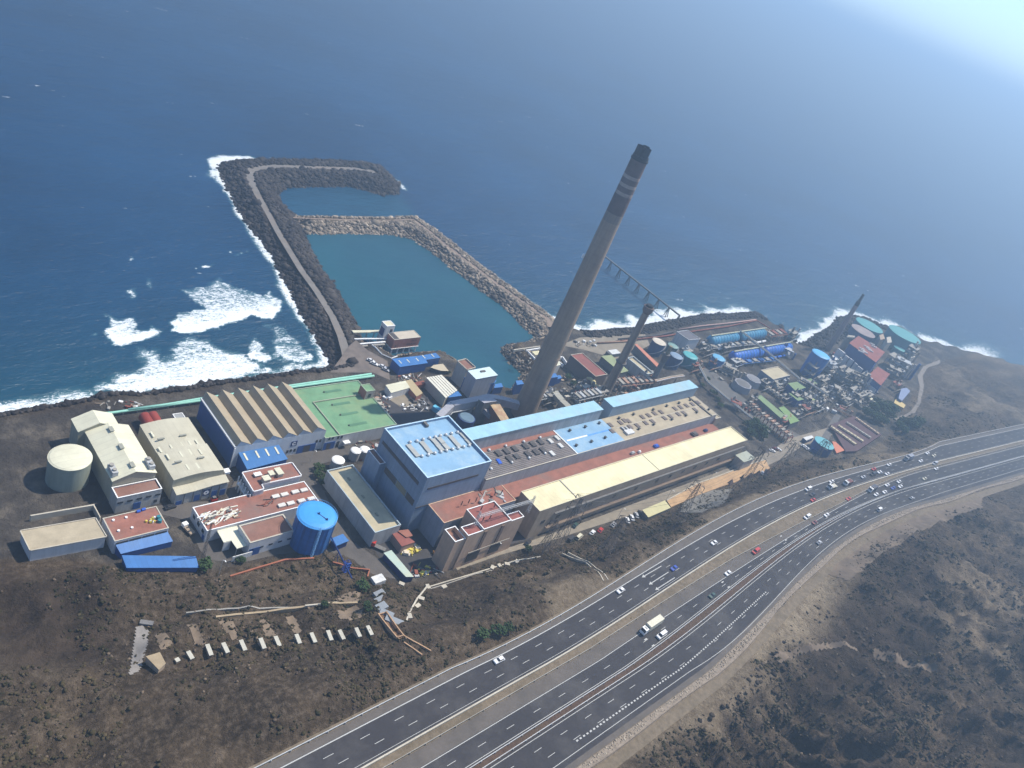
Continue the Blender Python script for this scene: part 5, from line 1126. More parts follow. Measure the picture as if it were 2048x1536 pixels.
t.part('shaft', MB().cyl(SB[0], SB[1], PG, PG+SH_-5, 2.9, 2.0, 36), chim); t.part('head', MB().cyl(SB[0], SB[1], PG+SH_-5, PG+SH_-3.4, 2.05, 3.0, 24).cyl(SB[0], SB[1], PG+SH_-3.4, PG+SH_-.6, 3.0, 3.1, 24), chimd)
t.part('flue', MB().cyl(SB[0], SB[1], PG+SH_-.6, PG+SH_+.6, 2.2, 2.1, 24), soot)
a = -2.2; t.part('ladder', lattice(MB(), (SB[0]+3.1*cos(a), SB[1]+3.1*sin(a), PG), (SB[0]+2.4*cos(a), SB[1]+2.4*sin(a), PG+SH_-5), .7, .07, 40), chimd)
t.part('platform', MB().cyl(SB[0], SB[1], PG+24, PG+24.3, 3.5, n=24), steeld)
TB = P(1300, 771)
t = Thing('chimney', 'slim short grey chimney beside the dark blue tanks', 'chimney', (TB[0], TB[1], PG)); t.part('shaft', MB().cyl(TB[0], TB[1], PG, PG+19, 2.1, 1.6, 28), greydk); t.part('head', MB().cyl(TB[0], TB[1], PG+19, PG+25, 1.7, 2.4, 20), steeld); t.part('flue', MB().cyl(TB[0], TB[1], PG+25, PG+31, 1.2, 1.1, 20), mat('chimney_ochre', (.25,.22,.14), .8, .2))
FB = P(1655, 700)
t = Thing('chimney', 'far hazy chimney with a dark stepped top above the far plant', 'chimney', (FB[0], FB[1], PG)); t.part('shaft', MB().cyl(FB[0], FB[1], PG, PG+46, 2.5, 1.8, 32), mat('brown_chimney', (.28,.21,.19), .9, .12)); t.part('head', MB().cyl(FB[0], FB[1], PG+46, PG+50, 1.9, 1.7, 24), soot); t.part('flue', MB().cyl(FB[0]+.4, FB[1], PG+50, PG+57, 1.2, 1.1, 16), soot)
q = FB; t = Thing('pipe_stack', 'bundle of curved beige pipes climbing beside the far chimney', 'pipe', (q[0]-8, q[1]-4, PG))
for k in range(4): x_, y_ = q[0]-1+k*2.2, q[1]-9-k*.6; t.part('pipe_run', MB().tube([(x_-3, y_, PG), (x_-3, y_, PG+17), (x_-2, y_, PG+20), (x_, y_, PG+21), (x_+2, y_, PG+20), (x_+2.6, y_, PG+16)], .9, 8), concl, smooth=True)

# ------------------------------------------------------------------ flue ducts at the foot of the tall chimney
R5 = Z(740, 640, .1823)
def duct(name, label, pts, zs, w_, h_, m, cat='duct', legs=True):
    q = [tuple(P(x, y, z)) for (x, y), z in zip(pts, zs)]; t = Thing(name, label, cat, (q[0][0], q[0][1], PG))
    for (a_, b_) in zip(q[:-1], q[1:]):
        d = np.array(b_)-np.array(a_); L_ = hypot(d[0], d[1]); nn = np.array([-d[1], d[0]])/L_*w_/2
        c = [(a_[0]-nn[0], a_[1]-nn[1], a_[2]), (b_[0]-nn[0], b_[1]-nn[1], b_[2]), (b_[0]+nn[0], b_[1]+nn[1], b_[2]), (a_[0]+nn[0], a_[1]+nn[1], a_[2])]
        lo = [(p[0], p[1], p[2]-h_) for p in c]; t.part('duct_run', MB().add(lo+c, [(3,2,1,0),(4,5,6,7),(0,1,5,4),(1,2,6,5),(2,3,7,6),(3,0,4,7)]), m)
    if legs:
        for a_ in q[1:-1]: t.part('leg', MB().box(a_[0]-.4, a_[0]+.4, a_[1]-1.2, a_[1]+1.2, PG, a_[2]-h_-.01), concrete)
    return t
dm = mat('duct_grey_cladding', (.36,.36,.39), .65, .08, dirt=(.25,.22,.22), streak=.2)
duct('flue_duct', 'bent grey flue duct running from the boiler house towards the tall chimney', [R5(760,1050), R5(900,915), R5(1160,865), R5(1310,832), R5(1440,850), R5(1640,905)], [19,19,19,19.5,18,17], 3.6, 4.0, dm)
duct('flue_duct', 'sloping grey flue duct from below the roofed bay to the chimney foot', [R5(1195,880), R5(1440,1120)], [19,12], 5.5, 2.5, mat('duct_sloping', (.25,.25,.28), .7, .12))
t = polyshed('filter_house', 'long rust stained sandy roof beside the grey duct at the chimney foot', [R5(1320,930), R5(1415,905), R5(1525,1085), R5(1440,1110)], 19, rust, mat('stained_sand_roof', (.45,.33,.2), .9, .2, dirt=(.28,.1,.06), dirt_amt=.8, dirt_scale=.2))
t = polyshed('duct_house', 'small grey roofed bay where the flue ducts meet', [R5(1190,868), R5(1330,848), R5(1400,888), R5(1255,912)], 21, greydk, dm)
q = P(*R5(1065,1060), 14); t = Thing('settling_tank', 'round dark blue tank with a pale domed top under the bent flue duct', 'tank', (q[0], q[1], PG)); t.part('shell', MB().cyl(q[0], q[1], PG, 13.6, 4.6, n=32), dbl); t.part('roof', MB().cyl(q[0], q[1], 13.6, 14, 4.1, 3.6, n=32), mat('slate_blue_roof', (.13,.21,.28), .6, .1))
pipe('steam_pipe', 'thin pale pipe line in the dark gap behind the boiler house', [R5(880,1045), R5(905,1015), R5(1110,975)], .3, steel, 15, supports=False)

# ------------------------------------------------------------------ waterfront buildings
def polyblk(name, label, pts, z1, wm, rm, pm, ph=.4, pw=.3, z0=PG):
    t = polyshed(name, label, pts, z1, wm, rm, z0=z0); edge_parapet(t, t.poly, z1, ph, pw, pm); return t
Zp = Z(755, 635, .04883)
sea_red = mat('weathered_brick_red_wall', (.36,.15,.12), .85, .08, dirt=(.27,.19,.15), dirt_amt=.5, streak=.2)
r = rect(Zp(410,620), Zp(1780,800), 9.6); 
SHs = bld('intake_house', 'brick red intake house on stilts in the basin with dark lettering', r, 9.6, sea_red, mat('tan_intake_roof', (.50,.44,.35), .8, .06), concl, ph=.25, pw=.3, z0=3.6)
SHs.part('roof_bay', MB().box(r[0]+.4, r[0]+(r[1]-r[0])*.2, r[2]+.4, r[3]-.4, 9.48, 9.56), darkp)
SHs.part('floor_slab', MB().box(r[0]-.3, r[1]+.3, r[2]-.3, r[3]+.3, 3.2, 3.58), whitep)
SHs.copyparts('stilt', MB().box(-.3,.3,-.3,.3,-2,3.2).mesh('stilt', whitep), [(x, y, 0) for x in along(r[0], r[1], 5, .05) for y in (r[2]+.3, r[3]-.5)])
SHs.part('window', MB().box(r[0]+1.9, r[0]+2.7, r[2]-.06, r[2]+.01, 4.6, 5.6), darkp)
def text(t, s, x, y, z, size, m, name='lettering', rz=0, flat=False, ext=.02, parent=None, xs=1.0):
    cu = bpy.data.curves.new(name, 'FONT'); cu.body = s; cu.size = size; cu.extrude = ext; cu.align_x = 'CENTER'
    o = bpy.data.objects.new(name, cu); col.objects.link(o); bpy.context.view_layer.update()
    me = bpy.data.meshes.new_from_object(o); bpy.data.objects.remove(o); me.materials.clear(); me.materials.append(m)
    R_ = Matrix.Rotation(rz, 4, 'Z') @ (Matrix.Identity(4) if flat else Matrix.Rotation(pi/2, 4, 'X')) @ Matrix.Diagonal((xs, 1, 1, 1)); me.transform(R_)
    o = link(name, me, parent or t.o, tuple(np.array((x, y, z))-t.b)); return o
ltr = mat('dark_lettering', (.05,.03,.035), .8, .1)
text(SHs, 'UNION', r[0]+(r[1]-r[0])*.76, r[2]-.05, 7.4, 1.3, ltr); text(SHs, 'ARUCAS', r[0]+(r[1]-r[0])*.70, r[2]-.05, 5.0, 1.75, ltr, xs=1.05)
r = rect(Zp(190,150), Zp(735,330), 14.5)
IT = bld('intake_tower', 'white intake tower with a cream roof and one dark window behind the red house', r, 14.5, white, mat('cream_flat_roof', (.62,.58,.42), .7, .06), whitep, ph=.3, pw=.4, z0=2)
wins(IT, 'y', [r[0]+(r[1]-r[0])*.68], 10.2, 1.5, 2.0); IT.part('opening', MB().box(r[0]-.08, r[0]+.01, r[2]+1, r[3]-.6, 7, 12), dbl)
IT.copyparts('stilt', MB().box(-.3,.3,-.3,.3,-4,0).mesh('stilt', whitep), [(x, y, 2) for x in (r[0]+.4, r[1]-.4) for y in (r[2]+.4, r[3]-.4)])
for (pts, z, w_, m, lab) in (([R5(-190,125), R5(135,120)], 7, 2.2, mat('cream_deck', (.6,.57,.42), .7, .08), 'back cream topped bridge to the intake tower'), ([R5(-170,205), R5(180,200)], 6.5, .9, whitep, 'white pipe bridge to the red intake house'), ([R5(-150,262), R5(170,236)], 6, 1.0, whitep, 'front pale bridge to the red intake house'), ([R5(-100,285), R5(160,262)], 5.6, 1.3, concrete, 'brown walkway in front of the pale bridges to the intake house')):
    a_, b_ = P(*pts[0], z), P(*pts[1], z); t = Thing('footbridge', lab, 'bridge', (a_[0], a_[1], z-.5)); ang = atan2(b_[1]-a_[1], b_[0]-a_[0]); L_ = hypot(*(b_-a_)[:2])
    t.part('deck', MB().obox((a_[0]+b_[0])/2, (a_[1]+b_[1])/2, ang, L_, w_, z-.5, z), m)
    for f in (.5, .75, .95): c = a_+(b_-a_)*f; t.part('stilt', MB().box(c[0]-.2, c[0]+.2, c[1]-.2, c[1]+.2, -2, z-.5), concl)
a_ = [P(*R5(*q), 7.4) for q in ((20,270),(60,300),(130,375),(235,420),(300,395))]; solo('quay_wall', 'thin white kerb wall round the dark corner of the basin', 'wall', MB().tube([tuple(p) for p in a_], .35, 5), whitep)
polyshed('shed', 'blue shed with skylights at the basin edge, main part', [R5(240,425), R5(590,385), R5(635,472), R5(330,515)], 12.5, bluex, bluer)
polyshed('shed', 'narrow right end of the blue basin shed', [R5(592,384), R5(720,360), R5(775,412), R5(605,438)], 12.4, bluex, bluer)
for i, (u, v) in enumerate(((330,460),(418,449),(518,434),(590,404),(688,391))):
    q = P(*R5(u, v), 12.5); solo('skylight_strip', f'pale skylight strip on the blue basin shed, {("first","second","third","fourth","fifth")[i]} from the left', 'skylight', MB().obox(q[0], q[1], pi/2, 2.9, .55, 12.49, 12.6), MATS['cream_skylight'], group='skylights on the blue basin shed')
polyshed('shelter', 'open tan roofed shelter with one slanting corner right of the blue shed', [R5(665,520), R5(700,492), R5(800,480), R5(865,560), R5(770,555)], 9.5, darkp, mat('tan_shelter_roof', (.5,.43,.31), .8, .06), zt=[9.5]*5)
polyshed('store', 'white roofed arm of the angled store near the green hall', [R5(172,712), R5(390,665), R5(440,742), R5(232,800)], 11, white, cream)
polyshed('store', 'tan roofed arm of the angled store near the green hall', [R5(392,664), R5(455,650), R5(580,800), R5(512,840), R5(432,745)], 10.6, pinkish, mat('golden_tan_roof', (.42,.34,.2), .8, .08))
WHh = polyshed('striped_hall', 'cream hall with black roof seams beside the grey and blue block', [R5(618,630), R5(785,600), R5(960,770), R5(832,855)], 13, concl, mat('ivory_roof', (.66,.64,.54), .7, .06))
c4 = [np.array(P(*R5(*q), 13)) for q in ((618,630),(785,600),(960,770),(832,855))]
for i in range(1, 6):
    f = i/6; a_ = c4[0]+(c4[1]-c4[0])*f; b_ = c4[3]+(c4[2]-c4[3])*f; WHh.part('roof_seam', MB().tube([(a_[0], a_[1], 13.03), (b_[0], b_[1], 13.03)], .13, 4), darkp)
yard('forecourt', [R5(195,860), R5(430,790), R5(560,870), R5(480,960), R5(330,950)], PG+.05, roadc)
# grey / blue block
GB = polyshed('screen_house', 'brown roofed grey block with white edges at the basin', [R5(955,458), R5(1050,435), R5(1155,530), R5(1062,556)], 18.5, greyw, brownflat); edge_parapet(GB, GB.poly, 18.5, .8, .4, concl)
GC = polyshed('screen_house', 'tall grey block with a pale blue roof standing over blue cladding at the basin', [R5(1072,556), R5(1310,512), R5(1405,605), R5(1165,650)], 20, mat('bluegrey_block_wall', (.34,.36,.42), .8, .06, streak=.2), mat('ice_blue_roof', (.56,.68,.70), .6, .05))
q = P(*R5(1237,567), 20); GC.part('roof_hatch', MB().box(q[0]-1.6, q[0]+1.6, q[1]-.6, q[1]+.6, 20, 20.6), greydk)
GD = polyshed('screen_house', 'dark blue lower volume wrapped round the foot of the pale blue roofed block', [R5(1030,628), R5(1130,728), R5(1370,690), R5(1390,660), R5(1180,640)], 14.8, bluex, bluer)
polyshed('kiosk', 'small dark blue box right of the pale blue roofed block', [R5(1372,705), R5(1440,690), R5(1462,735), R5(1360,745)], 11.5, bluex, bluer)
polyshed('kiosk', 'dark blue box against the end of the striped cream hall', [R5(880,795), R5(965,780), R5(1010,830), R5(860,850)], 12.5, bluex, bluer)
polyshed('kiosk', 'dark blue box on the water edge just left of the tall chimney', [R5(1600,665), R5(1665,660), R5(1690,700), R5(1612,712)], 14, bluex, bluer)
Rr = Z(1000, 620, .1823)
polyshed('kiosk', 'dark blue box just right of the tall chimney', [Rr(520,700), Rr(610,695), Rr(640,735), Rr(545,745)], 13.5, bluex, bluer)
polyshed('kiosk', 'smaller dark blue box below the white yard right of the tall chimney', [Rr(612,720), Rr(660,715), Rr(680,745), Rr(622,760)], 11, bluex, bluer)
# right of the chimney
bld('switchgear_hall', 'long brick red roofed hall with white edges right of the tall chimney', rect((1141.3,709.3), (1215,748.5), 16), 16, mat('brown_dark_wall', (.15,.12,.11), .9, .1), redd, concl, ph=.5, pw=.3)
polyshed('store', 'flat olive green roofed store between the two shorter chimneys', [Rr(1108,505), Rr(1222,492), Rr(1412,668), Rr(1330,690)], 12, greydk, mat('olive_roof', (.27,.31,.17), .85, .12))
bld('control_building', 'sandy roofed grey building with a high parapet right of the shorter chimney', rect(Rr(1395,520), Rr(1690,690), 15), 15, greyw, sandr, mat('grey_coping', (.4,.45,.45), .7, .06), ph=1.2, pw=.5)
polyshed('store', 'long narrow orange red roof beside the dark blue tanks', [Rr(1478,378), Rr(1503,370), Rr(1750,600), Rr(1722,625)], 12, greydk, mat('salmon_roof', (.5,.2,.13), .8, .1))
polyshed('store', 'cream topped flat store on the quay right of the tall chimney', [Rr(350,455), Rr(425,445), Rr(450,480), Rr(390,495)], 9, concl, mat('buttery_roof', (.62,.57,.36), .7, .06))
polyshed('store', 'white roofed store at the foot of the tall chimney by the quay', [Rr(570,560), Rr(640,545), Rr(668,600), Rr(568,632)], 13, white, cream)
for i, (u0, v0, u1, v1, z) in enumerate(((150,435,440,395,8.5),(290,440,440,415,8.2),(310,450,385,530,8.2),(620,520,690,510,9),(690,510,735,575,9),(640,560,700,600,9))):
    a_, b_ = P(*Rr(u0, v0), z), P(*Rr(u1, v1), z); solo('yard_wall', f'white topped low wall on the quay by the chimney, {("outermost","second","slanting third","fourth","fifth","innermost")[i]}', 'wall', MB().obox((a_[0]+b_[0])/2, (a_[1]+b_[1])/2, atan2(b_[1]-a_[1], b_[0]-a_[0]), hypot(*(b_-a_)[:2]), .7, PG, z), whitep if i else concl)
q = P(*Rr(1250,458), 10); t = Thing('tanker_shed', 'white rounded roof beside the olive green store', 'shed', (q[0], q[1], PG)); t.part('wall', MB().obox(q[0], q[1], 0, 11, 4.4, PG, 9.6), greydk); t.part('roof', MB().obox(q[0]+.5, q[1], 0, 9, 4.6, 9.6, 10), white)
polyblk('white_block', 'white walled block with a dark grey roof by the shore road', [Z(1240,600,.1823)(*p) for p in ((620,350),(740,335),(880,430),(755,442))], 16, white, mat('dark_slate_roof', (.13,.125,.14), .85, .1), white)
# curved yellow pipe and trusses
t = Thing('intake_pipe', 'fat curved cream pipe beside the shorter chimney', 'pipe', tuple(P(*Rr(1100,860))))
t.part('pipe_run', MB().tube([tuple(P(*Rr(u, v), z)) for u, v, z in ((950,745,12),(1000,755,12.5),(1025,790,12),(1030,830,11),(1070,860,10),(1120,870,9))], [.7,1.1,1.5,1.7,1.8,1.8], 10), mat('cream_pipe', (.55,.48,.24), .6, .1), smooth=True)
duct('conveyor', 'grey slab roofed duct crossing the pipe yard towards the first gallery', [Rr(600,885), Rr(680,985), Rr(760,1060)], [14,14,14], 4.5, 2.4, mat('duct_slab', (.33,.32,.27), .8, .1))
duct('conveyor', 'short cross duct in the pipe yard', [Rr(715,945), Rr(790,938)], [12,12], 1.6, 1.6, concl, legs=False)

# ------------------------------------------------------------------ tanks
def tank(pxy, ztop, r_, shell, top, label, name='storage_tank', z0=PG, rail_=True, dome_=.5):
    q = P(*pxy, ztop); t = Thing(name, label, 'tank', (q[0], q[1], z0))
    t.part('shell', MB().cyl(q[0], q[1], z0, ztop-.3, r_, n=40), shell)
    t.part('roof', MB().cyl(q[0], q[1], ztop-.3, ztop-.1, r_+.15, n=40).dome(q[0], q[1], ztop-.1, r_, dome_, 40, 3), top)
    if rail_:
        k = MB().tube([(q[0]+r_*cos(a*2*pi/32), q[1]+r_*sin(a*2*pi/32), ztop+1) for a in range(33)], .08, 3)
        t.part('railing', k, steel)
        h = ztop-z0; st = MB(); pts = [(q[0]+(r_+.5)*cos(pi+f*2.4), q[1]+(r_+.5)*sin(pi+f*2.4), z0+h*f) for f in [j/12 for j in range(13)]]; st.tube(pts, .25, 4); t.part('stairway', st, steel)
    return t
T3 = Z(1240, 600, .1823)
creamt = mat('cream_tank_top', (.62,.55,.44), .7, .1)
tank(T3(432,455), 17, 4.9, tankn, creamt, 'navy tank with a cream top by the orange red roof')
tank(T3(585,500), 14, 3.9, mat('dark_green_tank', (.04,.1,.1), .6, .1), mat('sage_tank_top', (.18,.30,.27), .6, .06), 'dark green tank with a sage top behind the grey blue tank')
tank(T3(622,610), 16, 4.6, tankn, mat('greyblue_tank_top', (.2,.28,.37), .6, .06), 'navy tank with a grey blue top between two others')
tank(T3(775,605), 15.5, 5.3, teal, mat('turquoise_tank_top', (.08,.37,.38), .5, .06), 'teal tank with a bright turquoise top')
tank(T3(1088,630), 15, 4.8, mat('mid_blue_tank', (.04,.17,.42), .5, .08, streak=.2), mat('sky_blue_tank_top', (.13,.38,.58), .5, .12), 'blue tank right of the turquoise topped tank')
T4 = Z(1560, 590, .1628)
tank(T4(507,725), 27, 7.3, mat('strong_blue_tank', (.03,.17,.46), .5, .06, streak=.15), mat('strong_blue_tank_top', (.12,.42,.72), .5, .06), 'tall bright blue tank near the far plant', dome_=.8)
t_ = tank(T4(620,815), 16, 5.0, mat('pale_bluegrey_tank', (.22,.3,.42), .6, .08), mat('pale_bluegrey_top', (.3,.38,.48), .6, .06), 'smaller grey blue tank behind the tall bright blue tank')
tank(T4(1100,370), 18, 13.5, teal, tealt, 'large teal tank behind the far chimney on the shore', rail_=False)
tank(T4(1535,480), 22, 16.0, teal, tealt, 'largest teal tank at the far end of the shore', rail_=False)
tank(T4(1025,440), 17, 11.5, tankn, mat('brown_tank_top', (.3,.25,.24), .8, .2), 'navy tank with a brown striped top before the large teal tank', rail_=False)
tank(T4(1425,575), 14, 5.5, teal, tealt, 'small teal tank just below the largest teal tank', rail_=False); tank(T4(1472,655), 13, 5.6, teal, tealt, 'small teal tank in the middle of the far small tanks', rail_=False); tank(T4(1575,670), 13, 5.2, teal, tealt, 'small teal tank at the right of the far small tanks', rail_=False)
bt2 = tank((1649,885.5), 14, 6.6, bluex, mat('teal_reservoir_roof', (.12,.36,.40), .55, .06), 'teal roofed reservoir on a blue base near the motorway with dark lettering', name='reservoir', rail_=False, dome_=.2)
text(bt2, 'AGUA', bt2.b[0]+1.5, bt2.b[1]-1.0, 14.16, 2.6, ltr, rz=-1.25, flat=True, xs=.9); text(bt2, 'NO', bt2.b[0]+3.8, bt2.b[1]-1.0, 14.13, 2.2, ltr, rz=-1.25, flat=True)
S5 = Z(1440, 740, .1953)
polyshed('store', 'blue clad block in front of the teal roofed reservoir', [S5(935,800), S5(1010,770), S5(1090,840), S5(1120,870), S5(1040,850)], 9.5, bluex, bluex)
polyshed('store', 'orange flat roof beside the teal roofed reservoir', [S5(1150,730), S5(1185,735), S5(1278,822), S5(1195,852), S5(1165,790)], 8.5, rust, orange)
polyshed('truck_shelter', 'pair of white roof panels left of the teal roofed reservoir', [S5(850,690), S5(940,668), S5(962,690), S5(885,722)], 10, dbl, white)
# ------------------------------------------------------------------ desalination vessels
for i, (p, q, z, r_, m1, lab) in enumerate(((T3(985,432), T3(1610,345), 14, 4.2, mat('vessel_teal_blue', (.04,.22,.36), .5, .1, seam=(0,3.2,.3)), 'upper row of big teal blue horizontal evaporators near the shore'), (T3(1235,605), T3(1900,500), 13, 4.2, mat('vessel_vivid_blue', (.02,.13,.52), .45, .1, seam=(0,3.2,.3)), 'lower row of big vivid blue horizontal evaporators'))):
    a_, b_ = P(*p, z), P(*q, z); b_[1] = a_[1]+(b_[1]-a_[1])*.6; n_ = 7
    for k in range(2):
        d = (b_-a_)/2; s_ = a_+d*(k+.0); e_ = a_+d*(k+.94); t = Thing('evaporator', lab.replace('row of big', ('near half of the', 'far half of the')[k]+' row of big'), 'evaporator', (s_[0], s_[1], PG), 'blue evaporators of the water plant')
        u = (e_-s_); pts = [tuple(s_+u*f) for f in (0, .03, .08, .92, .97, 1)]; t.part('shell', MB().tube([(x_, y_, z-r_*.4) for x_, y_, _ in pts], [r_*.5, r_*.85, r_, r_, r_*.85, r_*.5], 16), m1, smooth=True)
        rb_ = MB(); 
        for j in range(9): c = s_+u*(.1+.1*j); rb_.tube([tuple(c+[0,0,-r_*.4])-np.array(u)/np.linalg.norm(u)*.2, tuple(c+[0,0,-r_*.4])+np.array(u)/np.linalg.norm(u)*.2], r_+.25, 16)
        t.part('hoop', rb_, mat('vessel_hoop', (.1,.28,.5), .5, .1), kind='stuff')
        t.part('top_pipe', MB().tube([(s_[0], s_[1], z+r_*.8), (e_[0], e_[1], z+r_*.8)], .35, 6), mat('pale_yellow_pipe', (.5,.52,.35), .6, .1))
        t.part('walkway', MB().obox((s_[0]+e_[0])/2, (s_[1]+e_[1])/2+r_*.2, atan2(u[1], u[0]), hypot(u[0], u[1])*.95, 1.0, z+r_*.62, z+r_*.72), concrete)
        for j in range(5): c = s_+u*(.12+.19*j); t.part('saddle', MB().box(c[0]-.5, c[0]+.5, c[1]-r_*.8, c[1]+r_*.8, PG, z-r_*1.1), concrete)
        for j in range(4): c = s_+u*(.15+.2*j); t.part('drum', MB().tube([(c[0], c[1]-r_-2.2, PG+2), (c[0]+6, c[1]-r_-2.2, PG+2)], .9, 10), whitep if i == 0 else m1)
# long conveyor / pipe bridge
def truss_bridge(label, pts, z, w_, m, name='pipe_bridge', leg=14, hgt=1.5):
    q = [P(x, y, z) for x, y in pts]; t = Thing(name, label, 'bridge', (q[0][0], q[0][1], PG))
    for a_, b_ in zip(q[:-1], q[1:]):
        ang = atan2(b_[1]-a_[1], b_[0]-a_[0]); L_ = hypot(*(b_-a_)[:2]); t.part('deck', MB().obox((a_[0]+b_[0])/2, (a_[1]+b_[1])/2, ang, L_, w_, z-.3, z), m)
        for s in (-1, 1): o = np.array([-sin(ang), cos(ang)])*w_/2*s*.8; t.part('pipe_run', MB().tube([(a_[0]+o[0], a_[1]+o[1], z+.3), (b_[0]+o[0], b_[1]+o[1], z+.3)], .3, 6), concl if s > 0 else steel)
        for k in range(max(1, int(L_/leg))):
            c = a_+(b_-a_)*((k+.5)/max(1, int(L_/leg))); t.part('trestle', MB().tube([(c[0], c[1], z-.3), (c[0]-1.3, c[1]-1, PG)], .18, 4).tube([(c[0], c[1], z-.3), (c[0]+1.3, c[1]+1, PG)], .18, 4), steeld)
    return t
truss_bridge('long pale pipe bridge crossing above the blue evaporators', [T3(1320,335), T3(1700,640), T3(1975,870)], 17, 2.2, mat('buff_deck', (.42,.38,.28), .8, .1))
truss_bridge('continuation of the pale pipe bridge past the green roofs', [S5(850,90), S5(1000,190), S5(1110,262)], 15, 1.8, MATS['buff_deck'])
truss_bridge('long grey pipe bridge running down beside the two pools to the rusty racks', [T3(850,690), T3(960,900), T3(1200,1100), T3(1400,1260), T3(1640,1450)], 11, 1.6, concrete)
truss_bridge('brown pipe bridge behind the second gallery roof', [T3(390,890), T3(560,850), T3(700,830)], 14, 1.8, mat('brown_duct', (.42,.27,.17), .8, .12))
for i, (pts, zz) in enumerate((([T3(-20,430), T3(430,385), T3(610,340)], 8.5), ([T3(0,450), T3(500,395), T3(790,345), T3(1180,290), T3(1500,225), T3(1640,310)], 8.2), ([T3(640,325), T3(880,285), T3(1180,255), T3(1490,215)], 8.2), ([T3(-250,470), T3(150,445)], 8))):
    pipe('shore_pipe', ('black pipe line along the shore road east of the chimney','rust red pipe line along the shore road','pale pink pipe line nearest the surf on the east shore','rust brown pipe line leaving the chimney yard')[i], pts, .55, (darkp, rust, mat('faded_pink_pipe', (.42,.28,.24), .8, .1), rustp)[i], zz, supports=True)
a_ = [T3(0,480-45), T3(430,372), T3(1100,262), T3(1510,205), T3(1720,300)]; 
# ------------------------------------------------------------------ loading jetty
j0 = P(*Z(1040,270,.28)(605,862), 9); j1 = P(*Z(1040,270,.28)(1140,1285), 9); u = j0-j1; j0 = j1+u*1.12
t = Thing('jetty', 'thin grey pipe jetty on splayed legs running out to sea', 'jetty', (j1[0], j1[1], 0)); t.part('deck', MB().obox((j0[0]+j1[0])/2, (j0[1]+j1[1])/2, atan2(u[1], u[0]), hypot(u[0], u[1])*1.12, 2.1, 8.3, 9), greydk)
t.part('pipe_run', MB().tube([(j1[0]-.5, j1[1], 9.3), (j0[0]-.5, j0[1], 9.3)], .25, 6), concl)
lg = MB().tube([(0,0,8.6),(-1.6,-2.2,-3)], .36, 5).tube([(0,0,8.6),(1.6,2.2,-3)], .36, 5).tube([(1,0,8.6),(2.4,-2.0,-3)], .36, 5).tube([(-.7,-.9,4),(1.2,-.9,4)], .15, 4).mesh('trestle', steeld)
t.copyparts('trestle', lg, [(*(j1+(j0-j1)*f)[:2], 0) for f in (0, .115, .23, .345, .46, .575, .69, .805, .93)])

# ------------------------------------------------------------------ east part: pools, green roofs, racks
for (u, v, r_, lab) in ((1352,915,6.6,'eight sided grey basin with a dark lid'),(1470,862,6.0,'eight sided grey basin touching the first one')):
    q = P(*T3(u, v), 12); t = Thing('clarifier', lab, 'basin', (q[0], q[1], PG)); t.part('wall', MB().cyl(q[0], q[1], PG, 12, r_+.8, r_, 8), mat('grey_basin_wall', (.27,.27,.29), .85, .08)); t.part('lid', MB().cyl(q[0], q[1], 12, 12.15, r_-1.2, n=8), pooly if r_ < 6.5 else greydk)
t = bld('control_building', 'buff roofed building with glass upper band beyond the two basins', rect(T3(1545,768), T3(1872,825), 15.5), 15.5, mat('bluegrey_glass_wall', (.13,.17,.24), .5, .1), sandr, concl, ph=.5, pw=.5)
wins(t, 'y', along(t.r[0], t.r[1], 6), 12.2, 1.6, 1.4, whitep)
polyshed('long_shed', 'long pale green roof slanting below the two basins', [S5(368,268), S5(420,256), S5(700,490), S5(690,515), S5(640,510)], 13, greydk, greenp)
polyshed('long_shed', 'second green roof strip at the lower end of the long green roof', [S5(600,385), S5(655,370), S5(815,520), S5(720,552), S5(700,500)], 12.6, greydk, mat('brighter_green_roof', (.18,.28,.10), .7, .1))
polyshed('store', 'sage roofed blue store, the back one of two', [S5(695,135), S5(790,120), S5(880,180), S5(775,215)], 15, bluex, greenp)
polyshed('store', 'sage roofed blue store, the front one of two', [S5(700,237), S5(735,228), S5(862,300), S5(800,315)], 13, bluex, greenp)
polyshed('hut', 'small lime roofed hut among the pipework below the blue stores', [S5(905,295), S5(945,283), S5(975,305), S5(925,322)], 10, white, mat('lime_roof', (.45,.52,.22), .7, .1))
polyshed('store', 'pale green roof half hidden behind the tall blue tank', [S5(870,100), S5(930,85), S5(1000,140), S5(940,160)], 12, greydk, greenp)
